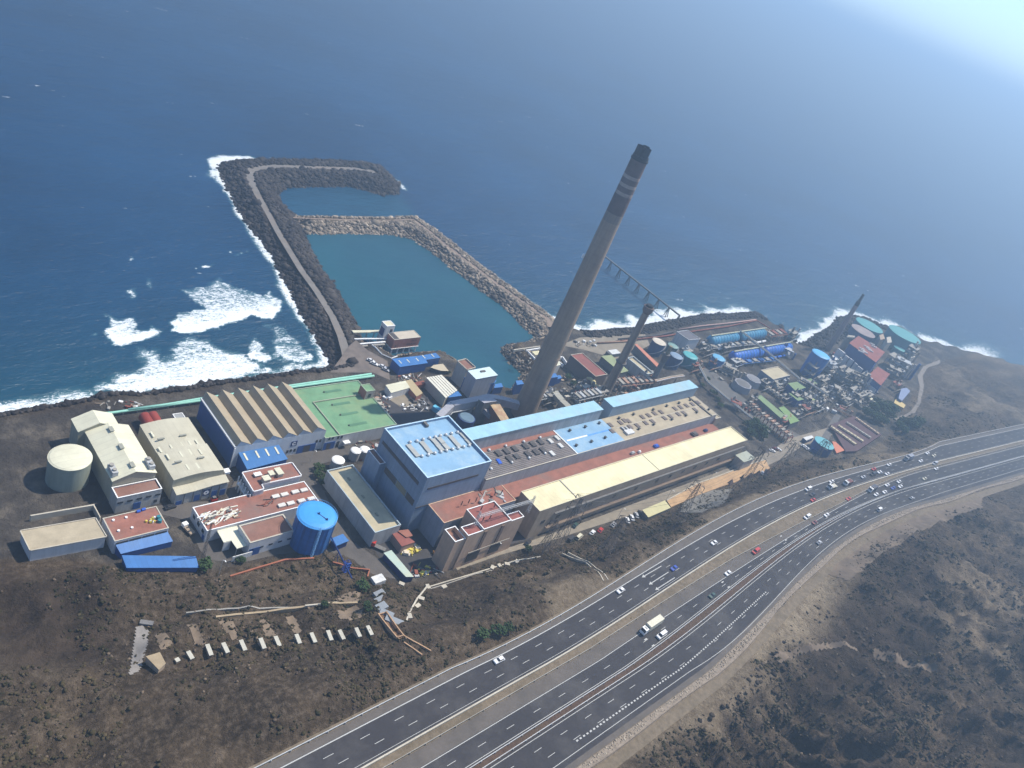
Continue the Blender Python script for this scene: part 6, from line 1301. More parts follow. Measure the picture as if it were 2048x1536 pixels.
# striped filter beds
fb = [S5(1130,560), S5(1370,470), S5(1655,660), S5(1400,830), S5(1290,835)]
FBt = Thing('filter_bed', 'sunken block of long dark red filter beds with yellowish walkways', 'basin', tuple(P(*fb[0], PG)))
FBt.part('wall', MB().prism(PP(fb, 9), PG-.5, 9), mat('maroon_brick', (.09,.05,.055), .85, .15))
for (u0, v0, u1, v1, w_, m) in ((1140,572,1395,757,2.6,sandr),(1215,562,1470,725,2.6,sandr),(1300,530,1548,690,2.0,concrete),(1398,487,1630,650,2.2,tanwall)):
    a_, b_ = P(*S5(u0, v0), 10), P(*S5(u1, v1), 10); ang = atan2(b_[1]-a_[1], b_[0]-a_[0]); L_ = hypot(*(b_-a_)[:2]); FBt.part('walkway', MB().obox((a_[0]+b_[0])/2, (a_[1]+b_[1])/2, ang, L_, w_, 9.0, 10), m)
    d = np.array([cos(ang), sin(ang), 0]); nn = np.array([-d[1], d[0], 0]); mb = MB()
    for k in range(int(L_/2.6)): c = a_+d*(1+k*2.6); mb.obox(c[0], c[1], ang, .3, w_*.8, 10, 10.25)
    FBt.part('slat', mb, darkp, kind='stuff')
    for s in (-1, 1): c = (a_+b_)/2+nn*s*(w_/2+1.1); FBt.part('wall_fin', MB().obox(c[0], c[1], ang, L_, .5, 9, 9.6), mat('maroon_brick2', (.12,.07,.07), .85, .15))
# rusty condenser racks
def rack(name, label, p, q, z, w_, n, m1, m2, hgt=3):
    a_, b_ = P(*p, z), P(*q, z); ang = atan2(b_[1]-a_[1], b_[0]-a_[0]); L_ = hypot(*(b_-a_)[:2]); d = np.array([cos(ang), sin(ang)]); nn = np.array([-d[1], d[0]])
    t = Thing(name, label, 'pipe rack', (a_[0], a_[1], PG)); c0_ = np.array(a_[:2])
    for s in (-1, 1):
        for k in range(n+1): c = c0_+d*L_*k/n+nn*s*w_/2; t.part('post', MB().box(c[0]-.2, c[0]+.2, c[1]-.2, c[1]+.2, PG, z), m2)
    for k in range(n+1): c = c0_+d*L_*k/n; t.part('beam', MB().obox(c[0], c[1], ang+pi/2, w_, .35, z-.35, z), m2)
    for k in range(5): c = c0_+nn*w_*(k/4-.5)*.85; e = c+d*L_; t.part('pipe_run', MB().tube([(c[0], c[1], z+.3), (e[0], e[1], z+.3)], .22+.12*(k%3), 6), (m1, concl, m1, steel, m1)[k])
    for k in range(n): 
        c = c0_+d*L_*(k+.5)/n; t.part('cooler', MB().obox(c[0], c[1], ang, L_/n*.55, w_*.7, z+.7, z+1.6), m1 if k % 2 else concrete); t.part('valve', MB().cyl(c[0]+nn[0]*w_*.3, c[1]+nn[1]*w_*.3, z+1.6, z+2.4, .35, n=6), rust)
    return t
rack('pipe_rack', 'long rusty pipe rack between the hedge and the long green roof', S5(420,445), S5(725,690), 11.5, 7, 9, rustp, rust)
rack('pipe_rack', 'rusty rack continuing up beside the grey pipe bridge', S5(300,330), S5(400,430), 10, 5, 4, rustp, steeld)
rack('pipe_rack', 'grey rack in front of the grey and white hazy far plant', T4(520,880), T4(760,1040), 12, 8, 6, concrete, steeld)
rack('pipe_rack', 'dark rack along the foot of the far plant', T4(700,1180), T4(1000,1340), 10, 8, 6, concrete, steeld)
rack('pipe_rack', 'rack of grey pipes behind the sandy roofed control building', Rr(1290,800), Rr(1700,760), 12, 9, 8, rustp, concrete)
rack('pipe_rack', 'pipe rack in the yard between the first gallery and the red hall', Rr(820,960), Rr(1090,900), 13, 8, 6, steel, steeld)
rack('pipe_rack', 'dark pipe rack at the foot of the tall chimney', Rr(420,960), Rr(560,930), 11, 6, 4, steel, steeld)
rack('pipe_rack', 'pipe rack along the edge of the green roofed hall yard', R3(1600,540), R3(1750,790), 9, 4, 5, concl, rust)
rack('pipe_rack', 'pipework between the evaporator rows', T3(980,520), T3(1500,470), 10, 5, 8, steel, steeld)
rack('pipe_rack', 'pipework in front of the lower evaporators', T3(1300,690), T3(1700,650), 9.5, 5, 6, mat('blue_pipework', (.03,.14,.4), .6, .1), steeld)
rack('pipe_rack', 'brown rack at the outer end of the evaporators', T3(1620,380), T3(1800,350), 13, 9, 4, rust, rustp)
rack('pipe_rack', 'dim grey rack between the basins and the green roofs', S5(480,180), S5(640,290), 9, 5, 4, concrete, steeld)
rack('pipe_rack', 'rack of thin pipes beyond the blue stores', S5(900,220), S5(1080,330), 10, 6, 5, concrete, steeld)

# ------------------------------------------------------------------ far plant
FR = rect(T4(850,590), T4(1180,830), 27); a_, b_, c_, d_ = (P(*T4(*q), 27) for q in ((850,590),(965,500),(1290,700),(1180,830)))
bluf = mat('far_blue_wall', (.03,.09,.26), .6, .08); 
fp = polyshed('power_house', 'far plant block with a brick red roof and blue walls', [T4(850,590), T4(965,500), T4(1290,700), T4(1180,830)], 27, bluf, redd)
vb = MB().box(-2.4,2.4,-.5,.5,0,.8).mesh('roof_ventilator', white)
fp.copyparts('roof_ventilator', vb, [(*P(*T4(u, v), 27.1), -1.0) for u, v in ((1000,665),(1020,690),(1045,712),(990,700),(1060,640),(1085,665),(1110,690),(1130,610),(1150,640))])
n0, n1 = np.array(fp.poly[0]), np.array(fp.poly[3]); dd = n1-n0; ang = atan2(dd[1], dd[0]); nrm = np.array([dd[1], -dd[0]])/np.linalg.norm(dd); 
if np.dot(nrm, -n0) < 0: nrm = -nrm
for f0, f1, z0_, z1_, out in ((-.10,.16,PG+2,20,6), (.2,.34,PG+2,19,6), (.37,.5,PG+2,19,5.5), (.56,.66,PG+2,18.5,5.5), (.7,.88,PG+2,18,6)):
    c = n0+dd*(f0+f1)/2+nrm*out; fp.part('grey_panel', MB().obox(c[0], c[1], ang, np.linalg.norm(dd)*(f1-f0), 1.6, z0_, z1_), mat('far_grey_panel', (.58,.58,.58), .8, .08, streak=.2))
fq = polyshed('power_house', 'smaller far plant block with a brick red roof', [T4(1085,985), T4(1200,880), T4(1352,970), T4(1240,1112)], 20, bluf, redd)
m0, m1_ = np.array(fq.poly[0]), np.array(fq.poly[3]); c = (m0+m1_)/2+nrm*1.2; fq.part('grey_panel', MB().obox(*(m0+(m1_-m0)*.25+nrm*1), ang, 5.5, 1.6, PG+2, 15), MATS['far_grey_panel']); fq.part('grey_panel', MB().obox(*(m0+(m1_-m0)*.72+nrm*1), ang, 6, 1.6, PG+1, 15), MATS['far_grey_panel'])
for (pts, z, wm, rm, lab) in (([(640,745),(700,720),(730,790),(680,800)], 14, greyw, white, 'small white block between the blue tank and the far plant'), ([(1010,1210),(1045,1200),(1195,1310),(1185,1335)], 10, concl, cream, 'long narrow cream roof below the far plant'), ([(1415,1285),(1440,1278),(1545,1350),(1520,1390),(1400,1325)], 10, ochre, mat('amber_roof', (.55,.42,.18), .8, .08), 'amber roofed hut near the winding road'), ([(1490,1150),(1560,1140),(1600,1180),(1500,1300),(1455,1270)], 12, bluf, mat('bluegrey_roof', (.2,.25,.38), .7, .1), 'blue grey roofed building near the winding road'),
        ([(650,700),(760,640),(790,690),(690,760)], 12, rust, redd, 'low red roofed block left of the far plant'), ([(1600,720),(1650,710),(1660,760),(1610,770)], 20, concl, concl, 'hazy buff tower right of the small teal tanks'), ([(1310,520),(1360,510),(1375,580),(1320,590)], 22, concl, concl, 'hazy buff tower between the teal tanks'), ([(1220,490),(1270,480),(1290,540),(1235,550)], 18, concrete, tanwall, 'hazy brown block by the navy tank')):
    polyshed('store', lab, [T4(*p) for p in pts], z, wm, rm)
polyshed('canopy_shed', 'long shed roof in pale green and mint sections below the peach switch house', [R6(150,910), R6(235,878), R6(482,1172), R6(395,1172)], 10, dbl, mat('mint_cream_roof', (.40,.50,.44), .7, .05, dirt=(.5,.5,.36), dirt_amt=.8, dirt_scale=.12))
polyshed('outbuilding', 'small two level red roofed outbuilding under the boiler house wall', [R6(238,690), R6(345,675), R6(495,790), R6(350,840)], 11, mat('rose_wall', (.36,.25,.2), .8, .1), redd)
polyshed('lean_to_canopy', 'flat brown canopy at the left foot of the switch house', [R6(300,665), R6(420,650), R6(470,720), R6(400,740)], 11.5, darkp, redr)

# ------------------------------------------------------------------ steel framed process units filling the east yards
def unit(p, w_, d_, h, storeys, label, ang=0.0, ms=None, tanks=2, seed=0):
    rs = random.Random(seed); q = P(*p); t = Thing('process_unit', label, 'process unit', (q[0], q[1], PG)); t.o.rotation_euler = (0, 0, ang)
    ms = ms or [steel, concrete, greydk]; L0 = lambda n_, mb, m, sm_=False: link(n_, mb.mesh(n_, m, smooth=sm_), t.o)
    post = MB().box(-.15,.15,-.15,.15,0,h).mesh('post', steeld)
    for i in range(4):
        for j in range(2): link('post', post, t.o, (-w_/2+w_*i/3, -d_/2+d_*j, 0))
    for k in range(1, storeys+1):
        z = h*k/storeys; L0('floor_grating', MB().box(-w_/2-.3, w_/2+.3, -d_/2-.3, d_/2+.3, z-.15, z) if k < storeys or rs.random() > .5 else MB().box(-w_/2, w_*.1, -d_/2, d_/2, z-.15, z), ms[1])
        L0('handrail', MB().tube([(-w_/2,-d_/2,z+1),(w_/2,-d_/2,z+1),(w_/2,d_/2,z+1),(-w_/2,d_/2,z+1),(-w_/2,-d_/2,z+1)], .07, 3), steel)
        for i in range(2):
            x_, y_ = rs.uniform(-w_*.35, w_*.35), rs.uniform(-d_*.25, d_*.25); r_ = rs.uniform(.5, 1.1)
            if rs.random() < .5: L0('vessel', MB().cyl(x_, y_, z, z+rs.uniform(1.5, 3.2), r_, n=12).dome(x_, y_, z+1.5, r_*.9, 2.2, 12, 3), ms[rs.randrange(len(ms))])
            else: L0('vessel', MB().tube([(x_-1.8, y_, z+r_), (x_+1.8, y_, z+r_)], r_, 12), ms[rs.randrange(len(ms))])
    for i in range(tanks):
        x_ = w_/2+1.6+2.6*i; r_ = rs.uniform(.8, 1.3); L0('column', MB().cyl(x_, rs.uniform(-1, 1), 0, h*rs.uniform(.7, 1.3), r_, r_*.9, 14), ms[rs.randrange(len(ms))])
    for i in range(4):
        y_ = -d_/2-.6-.5*i; L0('pipe_run', MB().tube([(-w_/2-4, y_, 1+.8*i), (w_/2+2, y_, 1+.8*i), (w_/2+2, y_, h*.8)], .16+.05*(i % 3), 5), ms[rs.randrange(len(ms))])
    return t
mets = [steeld, concrete, greydk, steel]; rusts = [rustp, rust, concrete]; blues = [bluex, steel, concl]
US = [(T3,(700,620),8,5,6,2,'frame unit below the grey blue topped tank',mets),(T3,(800,760),9,5,5,1,'long frame by the head of the grey pipe bridge',rusts),(T3,(1180,800),8,6,6,2,'frame unit between the twin basins and the mid blue tank',mets),(T3,(1560,960),8,5,6,2,'frame unit under the buff roofed control building',mets),(S5,(760,480),8,5,4,1,'low frame at the lower end of the brighter green roof',mets),(S5,(620,560),9,5,5,1,'rusty frame between the rack and the reservoir road',rusts),(T4,(1350,1000),10,7,9,2,'hazy frame below the right edge of the small red block',mets),(T4,(150,1300),9,6,7,1,'frame by the lower stretch of the pipe bridge',mets),
 S5 and (S5,(560,200),9,6,7,2,'steel frame unit between the twin basins and the sage roofed stores',mets),(S5,(640,330),8,5,5,1,'low steel frame beside the pale green roof',mets),(S5,(880,350),10,7,7,2,'grey frame unit below the sage roofed stores',mets),(S5,(960,400),9,6,5,1,'low grey frame next to the far plant road',mets),(S5,(860,430),8,6,5,1,'grey frame at the end of the long green roof',rusts),(S5,(1020,300),9,6,9,2,'taller frame unit left of the far plant road',mets),
 (S5,(1180,270),10,6,8,2,'frame unit at the junction of the far plant roads',mets),(S5,(1260,350),9,6,7,2,'frame unit behind the filter beds, left',mets),(S5,(1380,320),10,7,8,2,'frame unit behind the filter beds, middle',mets),(S5,(1480,300),9,6,6,1,'frame unit above the dark tree clump',mets),(S5,(1250,440),8,5,4,1,'low frame on the upper edge of the filter beds',rusts),
 (T4,(330,1010),12,8,12,2,'hazy frame unit under the tall blue tank',mets),(T4,(560,960),12,8,12,3,'hazy frame unit right of the tall blue tank',blues),(T4,(700,1080),12,8,14,3,'hazy frame unit in front of the grey panels, left',mets),(T4,(860,1130),12,8,13,3,'hazy frame unit in front of the grey panels, right',mets),(T4,(1000,1100),10,7,10,2,'hazy frame unit below the grey panels',mets),(T4,(880,1260),12,7,8,2,'hazy frame unit beside the long narrow cream roof',mets),(T4,(1330,880),14,8,12,2,'hazy frame unit between the two red roofed far blocks',mets),(T4,(1420,960),12,8,14,3,'blue and grey frame unit right of the smaller red block',blues),(T4,(1500,860),10,8,20,4,'hazy tall frame tower behind the blue unit',mets),(T4,(1400,1150),10,6,6,1,'reddish frame near the blue grey roof',rusts),(T4,(470,1120),12,6,8,2,'frame unit at the foot of the pipe bridge',mets),(T4,(280,1150),10,6,7,2,'frame unit left of the sage roof',mets),
 (T3,(930,600),7,4,5,1,'small frame between the blue tank and the white block',mets),(T3,(1010,740),8,5,5,1,'small frame beside the mid blue tank',rusts),(T3,(1240,720),8,5,5,1,'small frame before the vivid blue evaporators',blues),(T3,(1780,600),9,6,7,2,'frame at the outer end of the vivid blue evaporators',blues),(T3,(1850,430),9,6,8,2,'frame at the outer end of the teal blue evaporators',mets),(T3,(900,520),7,4,4,1,'small frame by the white walled block',mets),(T3,(1130,560),8,5,5,1,'small frame among the pipes between evaporators',mets),(T3,(1240,1180),7,5,5,1,'small frame on the near side of the grey pipe bridge',rusts),(T3,(1450,1130),7,5,5,1,'small frame at the head of the long green roof',mets),
 (Rr,(900,900),9,6,6,2,'frame unit between the curved cream pipe and the first gallery',mets),(Rr,(520,1000),7,5,6,2,'dark frame at the foot of the tall chimney',mets),(Rr,(1400,860),8,5,5,1,'brown frame behind the second gallery',rusts),(Rr,(1560,780),8,5,6,2,'frame beside the slim short chimney',mets),(Rr,(1080,960),7,5,6,2,'frame next to the gap between the two galleries',mets)]
for i, (T, p, w_, d_, h, st, lab, ms) in enumerate(US): unit(T(*p), w_, d_, h, st, lab, (.0, .05, -1.0, .1)[i % 4], ms, 1+i % 3, i)

# ------------------------------------------------------------------ ground lookups on the hill
def on_ground(px, py):
    z = 12.0
    for _ in range(12): q = P(px, py, z); z = .5*z+.5*float(height(q[0], q[1]))
    return P(px, py, z)
def hfor(base, px, py):
    best = (1e9, 5)
    for h in np.arange(3, 80, .5):
        v = RC @ (np.array(base)+[0, 0, h]-[0, 0, CAMH]); e = hypot(1024+FOC*v[0]/v[2]-px, 699+FOC*v[1]/v[2]-py)
        if e < best[0]: best = (e, h)
    return best[1]
def drape(name, pts, m, lift=.14, step=.6):
    q = np.array([on_ground(*p)[:2] for p in pts]); x0, y0 = q.min(0)-1; x1, y1 = q.max(0)+1
    X, Y = np.meshgrid(np.arange(x0, x1, step), np.arange(y0, y1, step)); d = sdist(X, Y, [tuple(v) for v in q])
    if not (d > 0).any(): return None
    o = link(name, grid_mesh(name, X, Y, hgrid(X, Y)+lift, m, {}, keep=d > 0)); o['kind'] = 'structure'; return o

# ------------------------------------------------------------------ pylons
def pylon(b_px, t_px, label, arms=3, foot=6.5, span=7.5, base_z=None):
    b = on_ground(*b_px); h = min(max(hfor(b, *t_px), 18), 48)
    t = Thing('pylon', label, 'pylon', tuple(b), 'lattice pylons on the slope')
    B_ = Vector(b); mb = MB(); r_ = .10
    lv_ = [(0, foot), (.28, foot*.62), (.55, foot*.36), (.75, 1.7), (1.0, .8)]
    rings = [[B_+Vector((sx*w_/2, sy*w_/2, h*f)) for sx, sy in ((-1,-1),(1,-1),(1,1),(-1,1))] for f, w_ in lv_]
    fine = []
    for (r0, r1) in zip(rings[:-1], rings[1:]):
        for k in range(2): fine.append([r0[i].lerp(r1[i], k/2) for i in range(4)])
    fine.append(rings[-1])
    for r0, r1 in zip(fine[:-1], fine[1:]):
        for i in range(4):
            j = (i+1) % 4; mb.tube([r0[i], r1[i]], r_, 3, False); mb.tube([r0[i], r1[j]], r_*.6, 3, False); mb.tube([r0[j], r1[i]], r_*.6, 3, False); mb.tube([r1[i], r1[j]], r_*.6, 3, False)
    t.part('lattice_body', mb, steeld)
    for k in range(arms):
        z_ = h*(.74+.12*k); s_ = span*(1-.16*k)
        for sg in (-1, 1):
            am = MB(); tip = B_+Vector((0, sg*s_/2*1.15, z_+.2))
            for dx in (-.6, .6): am.tube([B_+Vector((dx, sg*.6, z_)), tip], .1, 3, False); am.tube([B_+Vector((dx, sg*.5, z_+1.6)), tip], .08, 3, False)
            for f in (.35, .7): am.tube([B_+Vector((-.6*(1-f), sg*(.6+(s_*.575-.6)*f), z_+.2*f)), B_+Vector((.6*(1-f), sg*(.6+(s_*.575-.6)*f), z_+.2*f))], .07, 3, False)
            a_ = t.part('crossarm', am, steeld); t.part('insulator', MB().cyl(tip.x, tip.y, tip.z-2.2, tip.z, .14, n=5), darkp, parent=a_)
            for o in t.o.children: pass
    # the insulators were given in world coordinates relative to the thing: their parents sit at its origin
    return t
pylon((1103,1112), (1150,988), 'nearest lattice pylon with its head against the yellow roof')
pylon((1206,1112), (1243,1035), 'lattice pylon standing over the dark shaded hollow', span=6)
pylon((1352,1046), (1399,966), 'lattice pylon below the ochre retaining wall')
pylon((1470,992), (1535,902), 'lattice pylon in front of the row of dark shadow wedges')
pylon((1553,944), (1592,884), 'lattice pylon beside the last bay of the ochre wall', span=6)
pylon((1082,1104), (1112,1040), 'smaller lattice pylon just left of the nearest tall one', arms=2, span=6, foot=4.5)
pylon((1622,930), (1655,884), 'thin hazy pylon near the teal roofed reservoir', span=6, foot=5)
def mast(b_px, t_px, label, w_=.9, m=steeld, name='mast'):
    b = on_ground(*b_px); h = hfor(b, *t_px); t = Thing(name, label, 'mast', tuple(b)); t.part('lattice_body', lattice(MB(), tuple(b), (b[0], b[1], b[2]+h), w_, .07, max(6, int(h/1.5)), .5), m)
mast((403,1125), (421,1045), 'slender lattice floodlight mast by the cream canopy')
mast((640,1128), (648,1098), 'thin mast beside the track under the blue tank', .6)
mast((1643,842), (1668,793), 'slender mast beside the road to the far plant', 1.2)
def pole(b_px, h, label):
    b = on_ground(*b_px); t = Thing('street_lamp', label, 'lamp post', tuple(b), 'lamp posts'); t.part('post', MB().tube([tuple(b), (b[0], b[1], b[2]+h), (b[0]+.3, b[1]-.9, b[2]+h+.3)], .08, 5), steel); t.part('lamp_head', MB().obox(b[0]+.35, b[1]-1.1, 0, .3, .8, b[2]+h+.22, b[2]+h+.36), whitep)
for p, h, l in (((437,1152),8,'lamp post at the foot of the slope by the track'),((1232,1040),8,'lamp post on the service road by the parked cars'),((1330,1003),8,'lamp post on the service road below the middle of the yellow hall'),((1415,965),8,'lamp post on the service road near the shadow wedges'),((620,925),7,'lamp post at the bend by the striped white front'),((985,1108),7,'lamp post in front of the switch house')): pole(p, h, l)

# ------------------------------------------------------------------ works on the slope
T5 = Z(169, 1100, .3081)
slabm = mat('white_slab', (.46,.44,.37), .85, .1)
places = ['leftmost and smallest', 'second from the left', 'third from the left', 'fourth from the left', 'fifth from the left', 'sixth from the left', 'seventh, in the middle', 'sixth from the right', 'fifth from the right', 'fourth from the right', 'third from the right', 'second from the right', 'rightmost']
for i, (u0, v0, u1, v1) in enumerate([(596,700,612,722),(672,655,702,705),(797,610,825,682),(900,600,932,665),(1015,582,1045,650),(1142,570,1170,638),(1240,558,1268,622),(1375,545,1400,605),(1472,535,1500,598),(1580,520,1605,585),(1655,517,1685,578),(1763,503,1790,562),(1838,490,1868,550)]):
    a_, b_ = on_ground(*T5(u0, v0)), on_ground(*T5(u1, v1)); zt_ = max(a_[2], b_[2])+.9; a_, b_ = P(*T5(u0, v0), zt_), P(*T5(u1, v1), zt_); ang = atan2(b_[1]-a_[1], b_[0]-a_[0]); L_ = hypot(*(b_-a_)[:2])
    t = Thing('pier', f'white capped pier in the ruined row on the slope, {places[i]}', 'pier', ((a_[0]+b_[0])/2, (a_[1]+b_[1])/2, zt_-2.5), 'white capped piers in the ruined row')
    t.part('body', MB().obox((a_[0]+b_[0])/2, (a_[1]+b_[1])/2, ang, L_-.3, 1.0, zt_-3, zt_-.25), tanwall); t.part('cap', MB().obox((a_[0]+b_[0])/2, (a_[1]+b_[1])/2, ang, L_, 1.3, zt_-.25, zt_), slabm)
def hill_wall(label, pts, h, w_, m, name='retaining_wall', cat='wall'):
    """wall following the slope: evenly graded top, footing sunk into the ground"""
    q = np.array([on_ground(*p) for p in pts]); px_, py_ = [], []
    for a_, b_ in zip(q[:-1], q[1:]):
        n = max(2, int(hypot(*(b_-a_)[:2])/3)); px_ += [a_[0]+(b_[0]-a_[0])*k/n for k in range(n)]; py_ += [a_[1]+(b_[1]-a_[1])*k/n for k in range(n)]
    px_ = np.array(px_+[q[-1][0]]); py_ = np.array(py_+[q[-1][1]]); z_ = height(px_, py_); k = min(7, len(z_)); zs = np.convolve(np.pad(z_, k//2, mode='edge'), np.ones(2*(k//2)+1)/(2*(k//2)+1), 'valid')+h
    zs = np.maximum(zs, z_+.15); t = np.stack([np.gradient(px_), np.gradient(py_)], 1); t /= np.linalg.norm(t, axis=1)[:,None]; nn = np.stack([-t[:,1], t[:,0]], 1)*w_/2; n = len(px_)
    L, R_ = np.stack([px_, py_], 1)+nn, np.stack([px_, py_], 1)-nn; mb = MB()
    mb.add([(*p, z) for p, z in zip(L, zs)]+[(*p, z) for p, z in zip(R_, zs)]+[(*p, z-2-h) for p, z in zip(L, zs)]+[(*p, z-2-h) for p, z in zip(R_, zs)],
           [(i, n+i, n+i+1, i+1) for i in range(n-1)]+[(i+1, i+1+2*n, i+2*n, i) for i in range(n-1)]+[(i+n, i+3*n, i+1+3*n, i+1+n) for i in range(n-1)]+[(0, 2*n, 3*n, n), (n-1, 2*n-1, 4*n-1, 3*n-1)])
    return solo(name, label, cat, mb, m)
T6 = Z(700, 1040, .293)
hill_wall('long straight beige wall above the row of white piers', [T5(850,442), T5(1290,402), T5(1770,345)], .7, .7, mat('beige_wall_plain', (.36,.28,.18), .9, .12))
hill_wall('broken upper wall parallel to the long beige wall', [T5(655,425), T5(1000,385), T5(1400,370)], .5, .5, concrete)
hill_wall('last piece of the broken upper wall near the sandy pad', [T5(1430,366), T5(1640,345)], .5, .5, concl)
for p in ([(670,490),(720,485),(790,610),(740,615)], [(880,460),(950,460),(1012,580),(958,585)], [(1140,460),(1195,460),(1232,555),(1180,560)], [(1310,440),(1352,430),(1402,530),(1365,540)], [(1650,400),(1760,358),(1812,420),(1725,450),(1662,440)], [(1650,320),(1690,285),(1780,275),(1785,330),(1730,345)], [(460,545),(520,540),(560,620),(500,640)]):
    drape('ramp', [T5(*q) for q in p], mat('dusty_ramp', (.20,.15,.105), .95, .15, dirt=(.1,.08,.06), dirt_amt=.6))
drape('ramp', [T5(*q) for q in ((345,505),(375,500),(405,530),(395,620),(352,779),(300,800),(318,700))], mat('grey_ramp', (.23,.21,.19), .95, .15, dirt=(.12,.1,.09)))
q = [T5(*p) for p in ((398,690),(490,662),(528,735),(483,778))]; g = on_ground(*q[0]); polyshed('ruined_hut', 'small ruined hut with a slanting tan roof at the lower left', q, g[2]+3, tanwall, mat('ruin_tan_roof', (.32,.25,.16), .9, .15, dirt=(.18,.13,.09)), z0=g[2]-2)
g = on_ground(*T5(400,485)); solo('culvert', 'dark concrete block at the top of the grey ramp', 'block', MB().obox(g[0], g[1], -.6, 4, 1.6, g[2]-1, g[2]+1.2), greydk)
chw = mat('orange_brown_wall', (.42,.27,.16), .9, .12)
hill_wall('left wall of the stepped orange channel on the slope', [T6(185,655), T6(320,815), T6(490,925)], .9, .4, chw)
hill_wall('right wall of the stepped orange channel on the slope', [T6(240,640), T6(370,790), T6(550,900)], .9, .4, chw)
hill_wall('cross wall closing the top of the orange channel', [T6(185,655), T6(240,640)], .9, .4, chw)
hill_wall('cross wall in the middle of the orange channel', [T6(320,815), T6(360,795)], .9, .4, chw)
drape('channel_floor', [T6(190,660), T6(238,645), T6(365,792), T6(325,812)], mat('channel_floor', (.2,.12,.07), .95, .15))
for i, (u, v, w_, l_) in enumerate(((185,425,7,3.4),(200,505,6,2.6),(205,548,6,2.6),(215,592,6,2.8),(250,640,7,2.4),(300,690,9,2.6))):
    g = on_ground(*T6(u, v)); solo('concrete_platform', f'pale stepped platform descending beside the orange channel, {("topmost","second from the top","third","fourth","second lowest","lowest")[i]}', 'platform', MB().obox(g[0], g[1], (.0,.1,.1,.1,-.9,-.9)[i], w_*.7, l_, g[2]-1.5, g[2]+.5+(1.6 if i == 0 else 0)), white if i == 0 else mat('bluegrey_concrete', (.24,.26,.28), .85, .1), group='stepped platforms by the orange channel')
hill_wall('rust red pipe wall edging the pit below the blue tank', [R4(1120,1245), R4(1210,1262), R4(1340,1300), R4(1520,1340), R4(1505,1400)], .9, .5, mat('rust_wall', (.32,.12,.07), .85, .15))
hill_wall('rust red low wall along the track under the blue tank', [R4(0,1390), R4(340,1290), R4(600,1215), R4(920,1190)], .6, .6, MATS['rust_wall'])
hill_wall('pale broken channel following the foot of the slope', [T6(540,458), T6(650,428), T6(760,395), T6(960,333), T6(1130,282), T6(1300,250)], .45, .5, concl, 'channel_wall')
hill_wall('second pale line of the broken channel', [T6(550,470), T6(660,440), T6(850,372), T6(970,345)], .3, .4, concrete, 'channel_wall')
hill_wall('pale stepped channel running down to the lower left', [T6(520,465), T6(455,545), T6(400,640), T6(385,690)], .5, .6, concl, 'channel_wall')
hill_wall('left kerb of the bent drain beside the motorway', [T6(1440,240), T6(1600,300), T6(1730,415)], .4, .4, concl, 'channel_wall')
hill_wall('right kerb of the bent drain beside the motorway', [T6(1480,235), T6(1625,290), T6(1762,408)], .4, .4, concl, 'channel_wall')
for i, (u, v) in enumerate(((970,328),(1020,318),(1070,305),(1135,288),(530,460),(485,540),(460,590),(405,660),(350,440),(640,460))):
    g = on_ground(*T6(u, v)); o = solo('channel_block', f'squarish pale block along the broken channel, number {i+1} from its east end' if i > 3 else f'pale block on the broken channel below the switch house, {("first","second","third","fourth")[i]} from the left', 'block', MB().obox(g[0], g[1], .5+i, 2.2, 1.5, g[2]-1, g[2]+.7), concl, group='pale blocks along the broken channel')
# ochre retaining wall
op_ = [W6(*q) for q in ((1130,1165),(1400,1015),(1560,960),(1700,905),(1850,850),(2010,800))]; oq = [W6(*q) for q in ((1165,1225),(1420,1110),(1600,1045),(1740,1000),(1880,930),(2048,900))]
t = Thing('retaining_wall', 'ochre sloping retaining wall along the service road', 'wall', tuple(P(*op_[0])))
A_ = [P(*p, 8.0) for p in op_]; B2 = [P(*p, 7.4) for p in oq]; B2 = [np.array([b[0], b[1], max(7.4, float(height(b[0], b[1]))+.6)]) for b in B2]
mb = MB(); n = len(A_); mb.add([tuple(a) for a in A_]+[tuple(b) for b in B2]+[(a[0], a[1], 5) for a in A_]+[(b[0], b[1], 3) for b in B2], [(i+n, i+n+1, i+1, i) for i in range(n-1)]+[(i, i+1, i+1+2*n, i+2*n) for i in range(n-1)]+[(i+3*n, i+1+3*n, i+1+n, i+n) for i in range(n-1)]); t.part('stone_facing', mb, ochre)
cp_ = MB()
for a_, b_ in zip(A_[:-1], A_[1:]): cp_.obox((a_[0]+b_[0])/2, (a_[1]+b_[1])/2+.2, atan2(b_[1]-a_[1], b_[0]-a_[0]), hypot(*(b_-a_)[:2])-.02, .5, 7.5, 8.3)
t.part('kerb', cp_, concl)
for i, (u, v, w_) in enumerate(((1690,1015,5),(1790,975,1.5),(1865,955,5),(1935,935,4.6),(2020,920,5.5))):  # dark wedges added to stand in for triangular terrain shadows
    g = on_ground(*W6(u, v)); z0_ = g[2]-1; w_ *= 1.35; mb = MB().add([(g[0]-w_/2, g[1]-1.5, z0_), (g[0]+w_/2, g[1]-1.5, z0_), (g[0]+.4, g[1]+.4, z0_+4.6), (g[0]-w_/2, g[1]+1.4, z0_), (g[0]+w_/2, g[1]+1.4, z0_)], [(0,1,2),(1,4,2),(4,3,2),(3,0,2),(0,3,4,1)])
    solo('shadow_wedge', f'dark triangular wedge standing for a terrain shadow at the ochre wall, {("first","narrow second","third","fourth","fifth")[i]} from the left', 'shadow_wedge', mb, mat('shadow_wedge_brown', (.11,.075,.065), .95, .12), group='shadow wedges along the ochre wall')
polyshed('roadside_store', 'pale yellow flat roof beside the parked cars below the long yellow hall', [W6(912,1246), W6(1112,1160), W6(1165,1226), W6(965,1312)], 10.5, greydk, mat('faded_yellow_roof', (.52,.48,.27), .8, .08))
